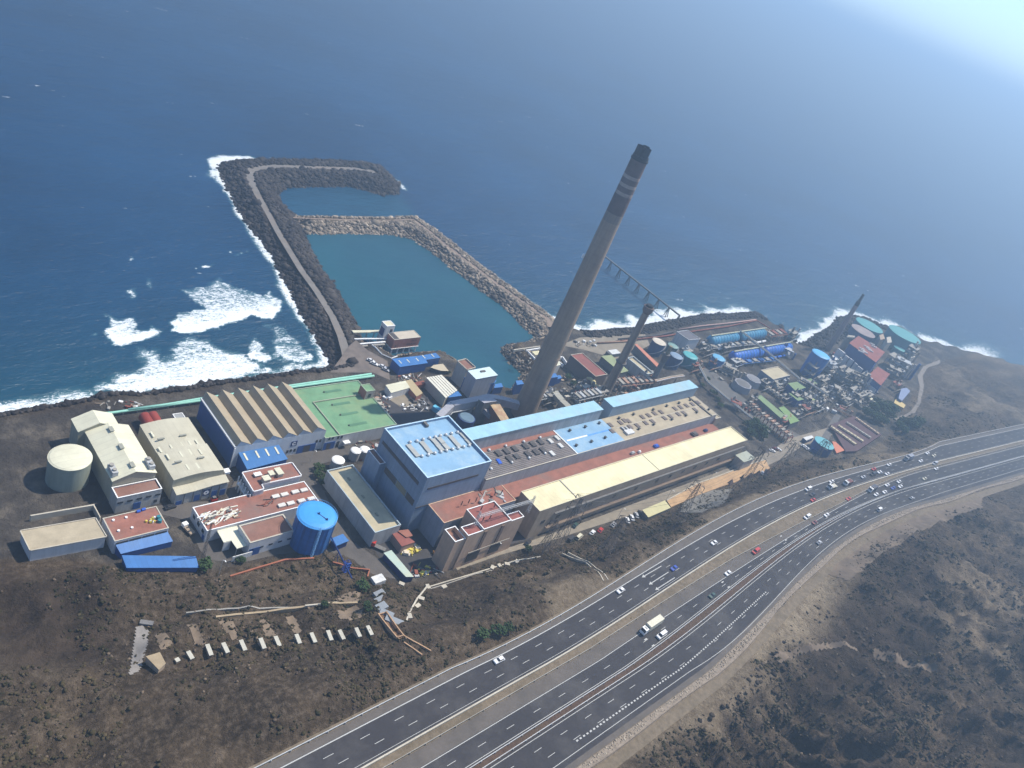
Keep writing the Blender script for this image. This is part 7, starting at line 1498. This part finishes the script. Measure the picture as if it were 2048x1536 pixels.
drape('gravel_pad', [W6(1300,1150), W6(1500,1080), W6(1700,1060), W6(1640,1180), W6(1440,1270), W6(1260,1260)], mat('grey_gravel', (.2,.19,.17), .95, .15, dirt=(.12,.1,.08), bump=.4))
drape('winding_road', [T4(1960,800), T4(1960,840), T4(1800,900), T4(1745,1000), T4(1760,1130), T4(1720,1330), T4(1650,1450), T4(1420,1536), T4(1380,1530), T4(1600,1440), T4(1690,1320), T4(1720,1130), T4(1690,1000), T4(1760,880)], mat('hazy_dirt_road', (.22,.19,.16), .95, .1), .25)

# ------------------------------------------------------------------ vehicles
CAR = {}
def car_proto(kind, cname, c):
    k = (kind, cname)
    if k in CAR: return CAR[k]
    m = mat('paint_'+cname, c, .35, .03, spec=.5); W = {'car':1.78,'van':1.95}[kind]/2; L = {'car':4.3,'van':5.2}[kind]/2; H_ = {'car':1.45,'van':2.1}[kind]
    prof = [(-L,.38),(-L,.82),(-L+.15,.93),(L-1.15,.93),(L-.15,.74),(L,.55),(L,.35)] if kind == 'car' else [(-L,.4),(-L,1.15),(L-.9,1.15),(L-.1,.95),(L,.6),(L,.4)]
    n = len(prof); b = MB().add([(x,-W,z) for x, z in prof]+[(x,W,z) for x, z in prof], [tuple(range(n)), tuple(range(2*n-1,n-1,-1))]+[(i, i+n, (i+1)%n+n, (i+1)%n) for i in range(n)])
    x0, x1, xr0, xr1, zb = (-L+.35, L-1.2, -L+.95, L-1.95, .9) if kind == 'car' else (-L+.03, L-.9, -L+.1, L-1.5, 1.12); wi, wo2 = W-.1, W-.28
    g = MB().add([(x0,-wi,zb),(x1,-wi,zb),(x1,wi,zb),(x0,wi,zb),(xr0,-wo2,H_-.06),(xr1,-wo2,H_-.06),(xr1,wo2,H_-.06),(xr0,wo2,H_-.06)], [(0,1,5,4),(1,2,6,5),(2,3,7,6),(3,0,4,7),(4,5,6,7)])
    rf = MB().add([(xr0-.05,-wo2-.03,H_-.06),(xr1+.05,-wo2-.03,H_-.06),(xr1+.05,wo2+.03,H_-.06),(xr0-.05,wo2+.03,H_-.06),(xr0,-wo2+.05,H_),(xr1,-wo2+.05,H_),(xr1,wo2-.05,H_),(xr0,wo2-.05,H_)], [(0,1,5,4),(1,2,6,5),(2,3,7,6),(3,0,4,7),(4,5,6,7),(3,2,1,0)])
    wh = MB().tube([(0,-.11,0),(0,.11,0)], .32, 12)
    CAR[k] = (b.mesh('body', m), g.mesh('windows', glass), rf.mesh('roof', m), wh.mesh('wheel', mat('tyre_rubber', (.02,.02,.02), .9, .1)), L, W); return CAR[k]
def car(kind, cname, c, x, y, z, ang, label, group, nm=None):
    b, g, rf, wh, L, W = car_proto(kind, cname, c); t = Thing(nm or ('car' if kind == 'car' else 'van'), label, kind, (x, y, z), group); t.o.rotation_euler = (0, 0, ang)
    for n_, me in (('body', b), ('windows', g), ('roof', rf)): link(n_, me, t.o)
    for sx in (-1, 1):
        for sy in (-1, 1): link('wheel', wh, t.o, (sx*(L-.8), sy*(W-.1), .32))
    return t
COLS = dict(white=(.72,.72,.72), silver=(.42,.43,.45), red=(.45,.03,.025), blue=(.03,.07,.35), dark=(.03,.03,.035), green=(.03,.07,.06), maroon=(.16,.03,.03), grey=(.2,.2,.21), cream=(.6,.56,.42))
hw = [ # tile, u, v, kind, colour, carriage, label
 (T6,1018,955,'car','white','A','white car at the lower end of the seaward carriageway, nearest the bottom'),
 (T7,125,605,'car','white','A','white hatchback on the seaward carriageway just behind the painted arrows'),
 (T7,447,470,'car','blue','A','bright blue car level with the painted arrows'),
 (T7,688,317,'car','white','A','white car alone on the seaward carriageway beyond the arrows'),
 (T7,772,500,'car','white','B','white car on the middle carriageway beside the pair of white bars'),
 (T7,938,370,'van','red','B','red van in the outer lane of the middle carriageway'),
 (T7,677,635,'car','green','B','small dark green car near the planting bed behind the lorry'),
 (T7,1247,163,'van','white','B','white van leading a dark car on the middle carriageway'),
 (T7,1365,150,'car','white','B','white car close to the planting bed ahead of the white van'),
 (T7,1293,195,'car','maroon','B','small maroon car between the white van and the planting bed'),
 (T7,1322,315,'car','silver','C','silver car alone on the inland carriageway'),
 (T7,1685,118,'van','white','C','white pickup van on the inland carriageway'),
 (T7,1880,48,'car','silver','C','pale silver car furthest along the inland carriageway'),
 (T7,1285,60,'car','red','A','red car against the median of the seaward carriageway'),
 (T8,862,600,'car','dark','A','dark car just behind the white van by the verge'),
 (T8,820,550,'van','white','A','white van next to the verge line on the seaward carriageway'),
 (T8,1040,480,'car','white','A','white car next to the verge line overtaken by a lorry'),
 (T8,1335,437,'car','silver','A','silver and black car in the middle of the distant seaward lanes'),
 (T8,1433,364,'car','red','A','red car nearest the verge in the distant group'),
 (T8,1425,412,'van','dark','A','dark blue van in the distant group of the seaward carriageway'),
 (T8,1487,392,'car','white','A','white car left of two alike in the distant seaward group'),
 (T8,1558,407,'car','white','A','white car right of two alike in the distant seaward group'),
 (T8,1575,322,'car','white','A','white car hugging the verge line beyond the red car'),
 (T8,1870,288,'car','white','A','white car near the median beyond the grey lorry'),
 (T8,1933,215,'car','white','A','white car at the verge near the right end of the seaward carriageway'),
 (T8,1993,237,'car','cream','A','cream white car at the right end of the seaward carriageway'),
 (T8,1455,600,'car','white','B','white car last in the bunch on the middle carriageway'),
 (T8,1535,577,'car','white','B','white car second from last in the bunch on the middle carriageway'),
 (T8,1558,512,'car','white','B','white car in the outer lane of the bunch'),
 (T8,1613,540,'car','blue','B','blue car in the middle of the bunch on the middle carriageway'),
 (T8,1680,525,'car','white','B','white car leading next to the planting bed'),
 (T8,1667,480,'car','white','B','white car leading in the outer lane of the bunch'),
 (T8,1905,452,'car','cream','B','cream car alone ahead of the bunch'),
 (T8,2015,360,'car','white','B','white car at the merging lane near the right edge'),
 (T8,2000,312,'van','silver','B','silver van behind the crash barrier nose at the right edge'),
 (T8,1197,640,'car','red','B','small red car near the outer line of the middle carriageway')]
CF = {'A': L_a0, 'B': L_b0, 'C': L_c0}
for T, u, v, kd, cn, cg, lab in hw:
    q = P(*T(u, v), HW+.7); f = CF[cg]; s_ = (float(f(q[0]+4))-float(f(q[0]-4)))/8; ang = math.atan(s_)+(pi if cg != 'C' else 0)
    car(kd, cn, COLS[cn], q[0], q[1], HW+.045, ang, lab, 'vehicles on the motorway')
# lorries
def lorry(T, u, v, cg, label, box_m, Lb=9.5, flat=False, cabm=whitep, hb=3.9):
    q = P(*T(u, v), HW+2.2); f = CF[cg]; s_ = (float(f(q[0]+4))-float(f(q[0]-4)))/8; ang = math.atan(s_)+(pi if cg != 'C' else 0)
    t = Thing('lorry', label, 'lorry', (q[0], q[1], HW+.045), 'vehicles on the motorway'); t.o.rotation_euler = (0,0,ang); L0 = lambda n_, mb, m: link(n_, mb.mesh(n_, m), t.o)
    L0('chassis', MB().box(-Lb/2, Lb/2+2.6, -.9, .9, .55, 1.0), greydk)
    L0('box_body' if not flat else 'load_bed', MB().box(-Lb/2, Lb/2, -1.25, 1.25, 1.02, hb if not flat else 1.6), box_m)
    if not flat: L0('box_trim', MB().box(-Lb/2-.03, -Lb/2+.15, -1.28, 1.28, hb-.1, hb+.06).box(Lb/2-.12, Lb/2+.03, -1.28, 1.28, hb-.1, hb+.06), concl)
    cab = MB().add([(Lb/2+.6,-1.2,.6),(Lb/2+2.8,-1.2,.6),(Lb/2+2.8,1.2,.6),(Lb/2+.6,1.2,.6),(Lb/2+.6,-1.15,3.0),(Lb/2+2.45,-1.1,3.0),(Lb/2+2.45,1.1,3.0),(Lb/2+.6,1.15,3.0),(Lb/2+2.75,-1.18,1.7),(Lb/2+2.75,1.18,1.7)], [(0,1,8,5,4),(3,7,6,9,2),(1,2,9,8),(8,9,6,5),(4,5,6,7),(0,4,7,3),(3,2,1,0)])
    L0('cab', cab, cabm); L0('windscreen', MB().add([(Lb/2+2.78,-1.05,1.8),(Lb/2+2.78,1.05,1.8),(Lb/2+2.52,.98,2.85),(Lb/2+2.52,-.98,2.85)], [(0,1,2,3)]), glass); L0('roof_hatch', MB().box(Lb/2+1.2, Lb/2+1.5, -.6, .6, 3.0, 3.12), darkp)
    wh = MB().tube([(0,-.18,0),(0,.18,0)], .5, 12).mesh('wheel', MATS['tyre_rubber'])
    for x_ in (-Lb/2+1, -Lb/2+2.2, Lb/2-1.0, Lb/2+1.8):
        for s in (-1, 1): link('wheel', wh, t.o, (x_, s*1.05, .5))
    return t
car('car', 'white', COLS['white'], 0, 0, 0, 0, '', '') if False else None
lorry(T7, 325, 805, 'B', 'big lorry with a long cream box body and white cab on the middle carriageway', mat('cream_box', (.60,.57,.45), .6, .05))
q = P(*T7(370,875), HW+.7); s_ = math.atan((float(L_b0(q[0]+4))-float(L_b0(q[0]-4)))/8); car('van', 'white', COLS['white'], q[0], q[1], HW+.045, s_+pi, 'white van with a dark gap behind its cab, beside the big lorry', 'vehicles on the motorway')
lorry(T8, 1065, 510, 'A', 'white lorry with a pale flat load next to the verge side car', mat('pale_load', (.5,.47,.38), .8, .1), 5.5, True)
lorry(T8, 1207, 478, 'A', 'short white lorry with a maroon load in the seaward lanes', mat('maroon_load', (.14,.05,.05), .7, .1), 4.5, False, hb=2.8)
lorry(T8, 1435, 535, 'B', 'white fronted dark lorry behind the bunch of cars', mat('dark_box', (.06,.065,.09), .6, .1), 5.5, False, hb=3.3)
lorry(T8, 1768, 252, 'A', 'grey lorry with a grey box near the verge in the distance', mat('grey_box', (.25,.27,.32), .6, .06), 6, False, cabm=MATS['paint_silver'])
pc = [((1055,1087),'car','dark','black car with a white label on its roof at the corner of the long hall',.3),((1150,1052),'car','green','dark green car against the foot of the yellow roofed hall',.3),((1184,1067),'car','white','white saloon on the service road right behind a red car',.3),((1200,1062),'car','red','red saloon in front of the white one on the service road',.3),((1226,1051),'car','silver','silver car alone beside the leaning pylon head',.3),
      ((1254,1042),'car','white','first white car in the parked row by the pale yellow roof',.9),((1263,1037),'car','white','second white car in the parked row by the pale yellow roof',.9),((1272,1032),'car','silver','third car, silver, in the parked row by the pale yellow roof',.9),((1280,1028),'car','dark','last dark car in the parked row by the pale yellow roof',.9),
      ((1141,1080),'van','dark','dark vehicle by the roadside ledge below the pylon',.25),((1157,1076),'van','cream','cream pickup in front of the dark vehicle',.25),
      ((1544,903),'car','white','left white car parked at the end of the service road',-.7),((1550,899),'car','maroon','maroon car parked between two white cars',-.7),((1556,900),'car','white','right white car parked at the end of the service road',-.7),
      ((1606,893),'car','white','first white car below the reservoir',-.6),((1611,896),'car','white','second white car below the reservoir',-.6),((1616,900),'car','white','third white car below the reservoir',-.6),
      ((741,723),'car','white','upper of two white cars left of the blue basin shed, nearest the water',-.95),((748,729),'car','white','lower of two white cars left of the blue basin shed',-.95),((765,735),'car','white','white car close to the blue shed wall',-.95),((771,741),'car','silver','pale car behind the one at the blue shed wall',-.95),
      ((340,1016),'car','dark','dark car between the two left warehouses',.1),((1645,776),'van','white','white van among the pipework of the far plant',.2),((1700,770),'car','white','white car below the far plant',.2),((1776,843),'car','white','tiny white car on the winding road by the dark trees',.6),((1524,947),'car','silver','pale car on the gravel above the pylons',.3),((1532,943),'car','dark','dark car on the gravel beside the pale one',.3)]
for p, kd, cn, lab, a_ in pc:
    q = on_ground(*p); car(kd, cn, COLS[cn], q[0], q[1], q[2]+.06, a_, lab, 'parked vehicles in the plant')
q = P(*R2_(880,330), PG+.8); t = Thing('pickup_truck', 'white and brown flatbed pickup beside the white walled block', 'pickup', (q[0], q[1], PG+.04)); t.o.rotation_euler = (0,0,1.75)
for n_, mb, m in (('bed', MB().box(-3.2,.8,-1,1,.6,1.3), tanwall), ('cab', MB().box(.9,2.6,-.95,.95,.5,2.0), whitep), ('windscreen', MB().box(2.6,2.66,-.85,.85,1.2,1.9), glass)): link(n_, mb.mesh(n_, m), t.o)
wh = MB().tube([(0,-.12,0),(0,.12,0)], .38, 10).mesh('wheel', MATS['tyre_rubber'])
for x_ in (-2.2, 1.8):
    for s in (-1, 1): link('wheel', wh, t.o, (x_, s*.9, .38))
q = P(*R2_(1105,80), PG+.8); t = Thing('forklift', 'small red forklift in front of the emblem warehouse', 'forklift', (q[0], q[1], PG+.04)); 
for n_, mb, m in (('body', MB().box(-1.2,1.2,-.6,.6,.3,1.2), MATS['paint_red']), ('roof', MB().box(-.7,.6,-.55,.55,2.0,2.1).box(-.7,-.6,-.5,.5,1.2,2.0).box(.5,.6,-.5,.5,1.2,2.0), greydk), ('fork', MB().box(1.2,2.2,-.4,-.2,.1,.2).box(1.2,2.2,.2,.4,.1,.2).box(1.2,1.35,-.45,.45,.1,2.4), darkp)): link(n_, mb.mesh(n_, m), t.o)
q = P(*R4(1620,1060), PG+.9); t = Thing('tractor_unit', 'red cab truck under the boiler house workshop', 'truck', (q[0], q[1], PG+.04)); t.o.rotation_euler = (0,0,2.2)
for n_, mb, m in (('cab', MB().box(1.2,3,-1,1,.6,2.6), MATS['paint_red']), ('bed', MB().box(-3.4,1.1,-1,1,.7,1.1), greydk), ('windscreen', MB().box(3,3.06,-.9,.9,1.6,2.4), glass)): link(n_, mb.mesh(n_, m), t.o)
for x_ in (-2.4, 2.0):
    for s in (-1, 1): link('wheel', wh, t.o, (x_, s*.95, .38))

# ------------------------------------------------------------------ loose clutter on the yards
def heap(name, cat, T, box, n, z, mats, label, kinds=('box','pipe'), s=(.4,1.6), grp=None):
    far = T is T3 or T is S5 or T is T4 or n >= 60; big = MB(); tn = []
    for i in range(n):
        u, v = rng.uniform(box[0], box[2]), rng.uniform(box[1], box[3]); q = P(*T(u, v), z); a_ = rng.uniform(0, 3); L_ = rng.uniform(*s)
        mb = MB()
        if kinds[i % len(kinds)] == 'box': mb.obox(q[0], q[1], a_, L_*1.3, L_*.8, z, z+L_*rng.uniform(.4, .9))
        else: mb.tube([(q[0]-cos(a_)*L_*1.6, q[1]-sin(a_)*L_*1.6, z+.25), (q[0]+cos(a_)*L_*1.6, q[1]+sin(a_)*L_*1.6, z+.25+rng.uniform(0,.5))], .12+.1*rng.random(), 6)
        m_ = mats[rng.integers(len(mats))]
        if far: tn += [m_]*len(mb.f); big.add(mb.v, mb.f)
        else: solo(name, label, cat, mb, m_, group=grp or label)
    if far:
        me = big.mesh(name, None); ms = list(dict.fromkeys(tn)); [me.materials.append(x) for x in ms]
        for p_, x in zip(me.polygons, tn): p_.material_index = ms.index(x)
        tag(link('pipework' if name == 'machine_part' else name, me), grp or label, None, kind='stuff')
heap('yellow_crate', 'crate', R6, (360,830,520,935), 34, PG, [yellow, yellow, mat('dull_yellow', (.42,.36,.14), .8, .2), creamt], 'yellow crate or drum in the big yellow pile behind the switch house', s=(.8,1.7), grp='pile of yellow crates')
heap('scrap', 'scrap', R6, (455,1045,740,1170), 40, PG+.04, [darkp, steel, greydk, MATS['paint_red'], rust, yellow], 'scrap piece in the mixed heap at the corner below the switch house', s=(.5,1.8), grp='scrap heap by the switch house')
heap('scrap', 'scrap', R5, (450,880,650,1000), 36, PG+.04, [darkp, greydk, steel, whitep, steeld], 'scrap piece in the dark heap on the yard behind the boiler house', s=(.5,1.8), grp='dark scrap heap behind the boiler house')
heap('scrap', 'scrap', R5, (330,930,450,1010), 12, PG+.06, [darkp, steeld, whitep], 'dark scrap at the corner of the sandy forecourt', s=(.4,1.4), grp='scrap at the forecourt corner')
heap('scrap', 'scrap', R5, (300,600,610,700), 30, PG+.04, [whitep, rust, concrete, steel, tanwall], 'bit of rubbish between the blue shed and the striped hall', s=(.4,1.3), grp='rubbish by the blue shed')
heap('machine_part', 'scrap', Rr, (400,850,560,1040), 50, PG, [steel, steeld, darkp, greydk, bluex], 'machine part in the dark yard at the foot of the tall chimney', s=(.7,2.6), grp='machine parts by the tall chimney')
heap('machine_part', 'scrap', Rr, (650,700,860,900), 34, PG, [tanwall, concrete, steeld, greydk], 'brown machine part in the gap behind the red roofed hall', s=(.6,2.0), grp='brown machine parts by the red hall')
heap('machine_part', 'scrap', Rr, (800,850,1090,1040), 70, PG, [steel, concrete, rustp, steeld, concrete, dm], 'pipe or casing in the yard before the shorter chimney', s=(.8,2.6), grp='pipes before the shorter chimney')
heap('machine_part', 'scrap', Rr, (1230,770,1560,930), 80, PG, [rustp, concrete, concrete, tanwall, rust, steel], 'piece of the brown and white scrap field behind the second gallery', s=(.7,2.4), grp='scrap field behind the second gallery')
heap('machine_part', 'scrap', R3, (1600,500,1760,800), 26, PG, [concrete, rustp, steeld, whitep], 'pipe end in the strip right of the green roofed hall', s=(.5,2.0), grp='pipes right of the green hall')
heap('machine_part', 'scrap', Rr, (160,420,330,600), 26, PG, [concrete, concrete, darkp, tanwall], 'stored part in the walled yard by the basin', s=(.4,1.4), grp='parts in the walled yard')
heap('machine_part', 'scrap', Rr, (820,340,1050,400), 24, PG, [steeld, whitep, concrete, darkp], 'stored part on the quay by the white capped pipe', s=(.5,1.8), grp='parts on the east quay')
heap('machine_part', 'scrap', T3, (1000,540,1700,700), 60, PG, [steel, concrete, steeld, MATS['blue_pipework'], rustp], 'pipe piece among the evaporators', s=(.8,3.0), grp='pipe pieces among the evaporators')
heap('machine_part', 'scrap', T3, (1000,640,1240,900), 40, PG, [rustp, concrete, steeld, concrete], 'pipe piece beside the grey pipe bridge', s=(.8,2.8), grp='pipe pieces beside the grey bridge')
heap('machine_part', 'scrap', S5, (780,120,1200,440), 110, PG, [steel, concrete, steeld, concrete, darkp, whitep], 'pipework piece in the yard of the far plant', s=(.9,3.4), grp='pipework pieces in the far yard')
heap('machine_part', 'scrap', T4, (600,700,1100,1250), 90, PG, [steel, concrete, steeld, concrete, greydk], 'pipework piece in front of the far plant walls', s=(1.2,4.2), grp='pipework before the far plant')
heap('machine_part', 'scrap', S5, (1200,200,1700,430), 50, PG, [concrete, steeld, greydk, concrete], 'pipework piece on the ground right of the far road', s=(.9,3.2), grp='pieces right of the far road')
heap('crate', 'crate', R1, (150,460,600,540), 22, PG, [concrete, tanwall, rust, whitep], 'crate or debris on the shore strip left', s=(.4,1.3), grp='debris on the west shore strip')
heap('machine_part', 'scrap', R3, (1330,1000,1640,1250), 30, PG, [steel, concrete, rust, steeld], 'pipe fitting round the caged white tanks', s=(.4,1.8), grp='fittings round the caged tanks')
heap('steel_scrap', 'scrap', R6, (1200,240,1520,370), 26, 20.55, [concrete, steel, greydk, rust, concrete], 'scrap fitting on the red terrace beside the boiler house', s=(.5,1.9), grp='fittings on the red terrace')
q = P(*R5(740,960), PG+2.6); solo('container', 'small light blue roofed container by the dark scrap heap', 'container', MB().obox(q[0], q[1], 1.9, 4.5, 2.4, PG, PG+2.6), mat('cyan_container', (.12,.45,.62), .6, .06))
q = P(*R5(550,690), PG+2.8); solo('container', 'rust red container between the angled store and the striped hall', 'container', MB().obox(q[0], q[1], .1, 7, 2.6, PG, PG+2.7), rust)
q = P(*R6(730,980), PG+1); t = Thing('crane_boom', 'orange crane boom lying in the dark alley left of the switch house', 'crane', (q[0], q[1], PG)); t.part('boom', lattice(MB(), tuple(P(*R6(700,890), PG+1)), tuple(P(*R6(790,1030), PG+1)), 1.0, .12, 12), mat('crane_orange', (.45,.2,.05), .6, .1))

# ------------------------------------------------------------------ trees and bushes
def crown_mesh(seed, r, h, n, flat=.8, tone0=.0):
    rs = np.random.default_rng(seed); c = rs.normal(0, 1, (n, 3)); c /= np.linalg.norm(c, axis=1)[:,None]; c *= (rs.uniform(.45, 1, n)**.6)[:,None]
    lobes = rs.uniform(-.4, .4, (5, 3)); c = c*.72+lobes[rs.integers(0, 5, n)]*1.0
    c[:,2] = np.abs(c[:,2])*1.0 if flat < .7 else c[:,2]; c = c*[r, r, h/2*.9]; c[:,2] += h*.5+.6
    return blobs('crown', c, rs.uniform(.28, .62, n)*r/3.2, leafm, np.clip(rs.beta(1.5, 2.2, n)+tone0, 0, 1), .7, .45)
crowns = [crown_mesh(100+i, 3.2, 4.6, 170, tone0=(-.1, .1, 0)[i]) for i in range(3)]
lows = [crown_mesh(200+i, 2.6, 2.6, 120, .5, tone0=(.25, .05, -.1)[i]) for i in range(3)]
trunk = MB().tube([(0,0,-.5),(.1,.05,1.4),(.0,.1,2.6)], [.3,.22,.14], 7).tube([(.05,.05,1.6),(.9,.4,3.2)], [.14,.07], 5).tube([(.05,.05,1.5),(-.8,-.3,3.1)], [.13,.06], 5).mesh('trunk', mat('bark', (.09,.065,.05), .95, .2))
def tree(p, sc, label, k=0, low=False, group=None, cat='tree'):
    q = on_ground(*p); t = Thing('tree' if not low else 'shrub', label, cat if not low else 'shrub', tuple(q), group); t.o.scale = (sc, sc, sc*(.9+.2*rng.random())); t.o.rotation_euler = (0,0,rng.uniform(0, 6))
    link('crown', (lows if low else crowns)[k % 3], t.o); link('trunk', trunk, t.o); 
    if low: t.o.children[-1].scale = (.7,.7,.4)
    return t
k = 0
for i, (u, v, s) in enumerate([(1480,480,1.6),(1540,420,1.5),(1600,370,1.4),(1560,520,1.7),(1640,450,1.8),(1700,400,1.5),(1700,500,1.7),(1760,440,1.5),(1630,540,1.5)]):
    tree(S5(u, v), s, f'dark tree in the clump below the far plant, {("leftmost","upper left","topmost","lower left","middle","upper right","lower right","rightmost","lowest")[i]}', i, group='dark clump below the far plant')
for i, (u, v, s) in enumerate([(1800,600,1.4),(1870,570,1.5),(1950,600,1.6),(1850,650,1.4),(2010,560,1.5)]):
    tree(S5(u, v), s, f'dark tree on the bank by the winding road, {("leftmost","second","third","lowest","rightmost")[i]}', i+1, group='dark trees on the bank')
for i, (u, v, s) in enumerate([(270,600,1.2),(330,570,1.3),(380,640,1.4),(300,680,1.2),(420,700,1.1),(450,640,1.0)]):
    tree(S5(u, v), s, f'dull green tree beyond the end of the yellow roofed hall, {("leftmost","topmost","middle","lower left","lowest","rightmost")[i]}', i, group='trees at the end of the long hall')
for i, (u, v, s) in enumerate([(900,950,.8),(1010,1045,1.1),(1060,1100,.8),(1090,1180,1.0),(880,850,.9),(950,880,.8)]):
    tree(T3(u, v), s, f'bush along the grey pipe bridge behind the gallery end, {("first","bright green second","third","fourth","topmost","fifth")[i]}', i, True, 'bushes along the grey pipe bridge')
for i, (T, u, v, s, lab) in enumerate(((T5,1800,250,1.1,'round dark bush under the stepped platforms'),(T5,1825,385,.8,'green bush beside the orange channel'),(T5,1560,360,.6,'bush just above the long beige wall'),(R4,975,230,1.0,'dark bush in the planted bend, upper'),(R4,960,310,1.0,'dark bush in the planted bend, middle'),(R4,1000,370,.8,'dark bush in the planted bend, lower'),(Rr,735,760,1.0,'brown green shrub right of the small blue box'),(Rr,790,820,.9,'shrub before the curved cream pipe'),(T6,1215,215,.8,'small green tree on the kerb by the nearest pylon'),(T5,780,120,1.1,'bush at the end of the lower blue shed'),(T5,1010,75,.7,'bush by the track below the cream canopy'),(R5,860,590,.5,'small bush by the striped hall'),(T6,900,800,1.0,'green bush on the bank above the motorway, left'),(T6,1000,770,1.1,'green bush on the bank above the motorway, middle'),(T6,1080,750,.9,'green bush on the bank above the motorway, right'))):
    tree(T(u, v), s, lab, i, True)

# ------------------------------------------------------------------ scrub, stones
def scatter(n, xr, yr, cond, rmin, rmax, material, name, seed, label, squash=.6, sizepow=2.0):
    rs = np.random.default_rng(seed); x = rs.uniform(*xr, n*3); y = rs.uniform(*yr, n*3); k = cond(x, y, rs); x, y = x[k][:n], y[k][:n]; r = rmin+(rmax-rmin)*rs.random(len(x))**sizepow
    if 'scrub' in name:
        m_ = len(x); o_ = rs.normal(0, 1, (3, 2, m_))*r*.75; x = np.concatenate([x+o_[i,0] for i in range(3)]); y = np.concatenate([y+o_[i,1] for i in range(3)]); r = np.concatenate([r*rs.uniform(.35, .75, m_) for i in range(3)])
    z = height(x, y)+r*.15; tone = np.clip(.25+rs.normal(0, .22, len(x))+(fbm(x, y, .03, 3, seed)-.5)*.9, 0, 1)
    o = link(name, blobs(name, np.stack([x, y, z], -1), r, material, tone, squash, .5)); tag(o, label, 'scrub' if 'scrub' in name else 'stones', kind='stuff')
def hillside(x, y, rs):
    n_ = fbm(x, y, .035, 4, 77); d = n_ > rs.uniform(.30, .66, len(x)); yp = y_plant(x); return d&(palef(x, y) < .4)&(((y < yp-1.5)&(y > L_edge(x)+2))|(y < L_out(x)-9))
scatter(17000, (30, 420), (-60, 190), hillside, .18, 1.15, bushm, 'dry_scrub', 5, 'dry brown scrub scattered over the slopes on both sides of the motorway')
scatter(5000, (420, 760), (-80, 250), hillside, .4, 1.5, bushm, 'dry_scrub', 6, 'dry scrub on the farther slopes beside the motorway')
scatter(1800, (-40, 700), (-60, 140), lambda x, y, rs: (y < L_a1(x)-1.8)&(y > L_med1(x)+1.2), .2, .75, bushm, 'median_scrub', 8, 'scrub growing on the median between the carriageways')
scatter(1200, (-40, 700), (-60, 140), lambda x, y, rs: (y < L_b1(x)-1.1)&(y > L_c0(x)+1.1), .12, .4, bushm, 'bed_scrub', 9, 'low planting in the rust red bed')
scatter(9000, (40, 480), (-60, 190), lambda x, y, rs: hillside(x, y, rs)|((y < L_out(x)-9)&(rs.random(len(x)) > .6)), .1, .6, stonem, 'loose_stones', 10, 'loose brown stones lying on the slopes', .7, 3)
def crags(x, y, rs):
    return (y < L_out(x)-12)&(fbm(x, y, .03, 4, 99, True) > rs.uniform(.5, .8, len(x)))
scatter(4000, (150, 480), (-60, 60), crags, .25, 1.1, rock_mat('dark_outcrop', (.02,.016,.014), (.11,.085,.06)), 'rock_outcrop', 12, 'dark rock rubble in the gullies inland of the motorway', .45, 2.5)
drape('dirt_track', [T7(*p) for p in ((1330,480),(1420,430),(1600,325),(1800,215),(2046,105),(2300,30),(2300,110),(2046,190),(1850,280),(1660,400),(1500,545),(1420,520))], mat('grey_dirt_track', (.165,.125,.09), .95, .2, dirt=(.08,.065,.05), dirt_amt=.7), .2, 1.0)
drape('dirt_track', [T7(*p) for p in ((1060,1000),(1180,960),(1400,930),(1600,960),(1800,1010),(2040,1060),(2040,1075),(1800,1030),(1600,980),(1400,950),(1190,985),(1080,1040))], MATS['grey_dirt_track'], .2, 1.0)
# overhead wires between the pylons
tops = [P(1150,988,38), P(1399,966,36), P(1535,902,36), P(1592,884,34)]
for k, nm in enumerate(('upper', 'middle', 'lower')):
    mb = MB()
    for a_, b_ in zip(tops[:-1], tops[1:]):
        for sg in (-1, 1): mb.tube([(a_[0]+(b_[0]-a_[0])*f, a_[1]+(b_[1]-a_[1])*f+sg*2.6, a_[2]-2-3.5*k-(4*f*(1-f))*3) for f in [j/8 for j in range(9)]], .05, 3)
    solo('power_cable', f'{nm} pair of thin power cables strung between the lattice pylons', 'cable', mb, steeld)
# ------------------------------------------------------------------ haze
hz_ = MB().box(-14100, 26100, -3100, 26100, -9, 330).mesh('haze', None)
hm = bpy.data.materials.new('sea_haze'); hm.use_nodes = True; hn = hm.node_tree; hn.nodes.clear()
pv = hn.nodes.new('ShaderNodeVolumePrincipled'); pv.inputs['Color'].default_value = (.51, .74, 1.0, 1); pv.inputs['Density'].default_value = .00070; pv.inputs['Anisotropy'].default_value = .5
mo = hn.nodes.new('ShaderNodeOutputMaterial'); hn.links.new(pv.outputs[0], mo.inputs['Volume']); hz_.materials.append(hm)
ho = link('haze', hz_); ho['kind'] = 'stuff'
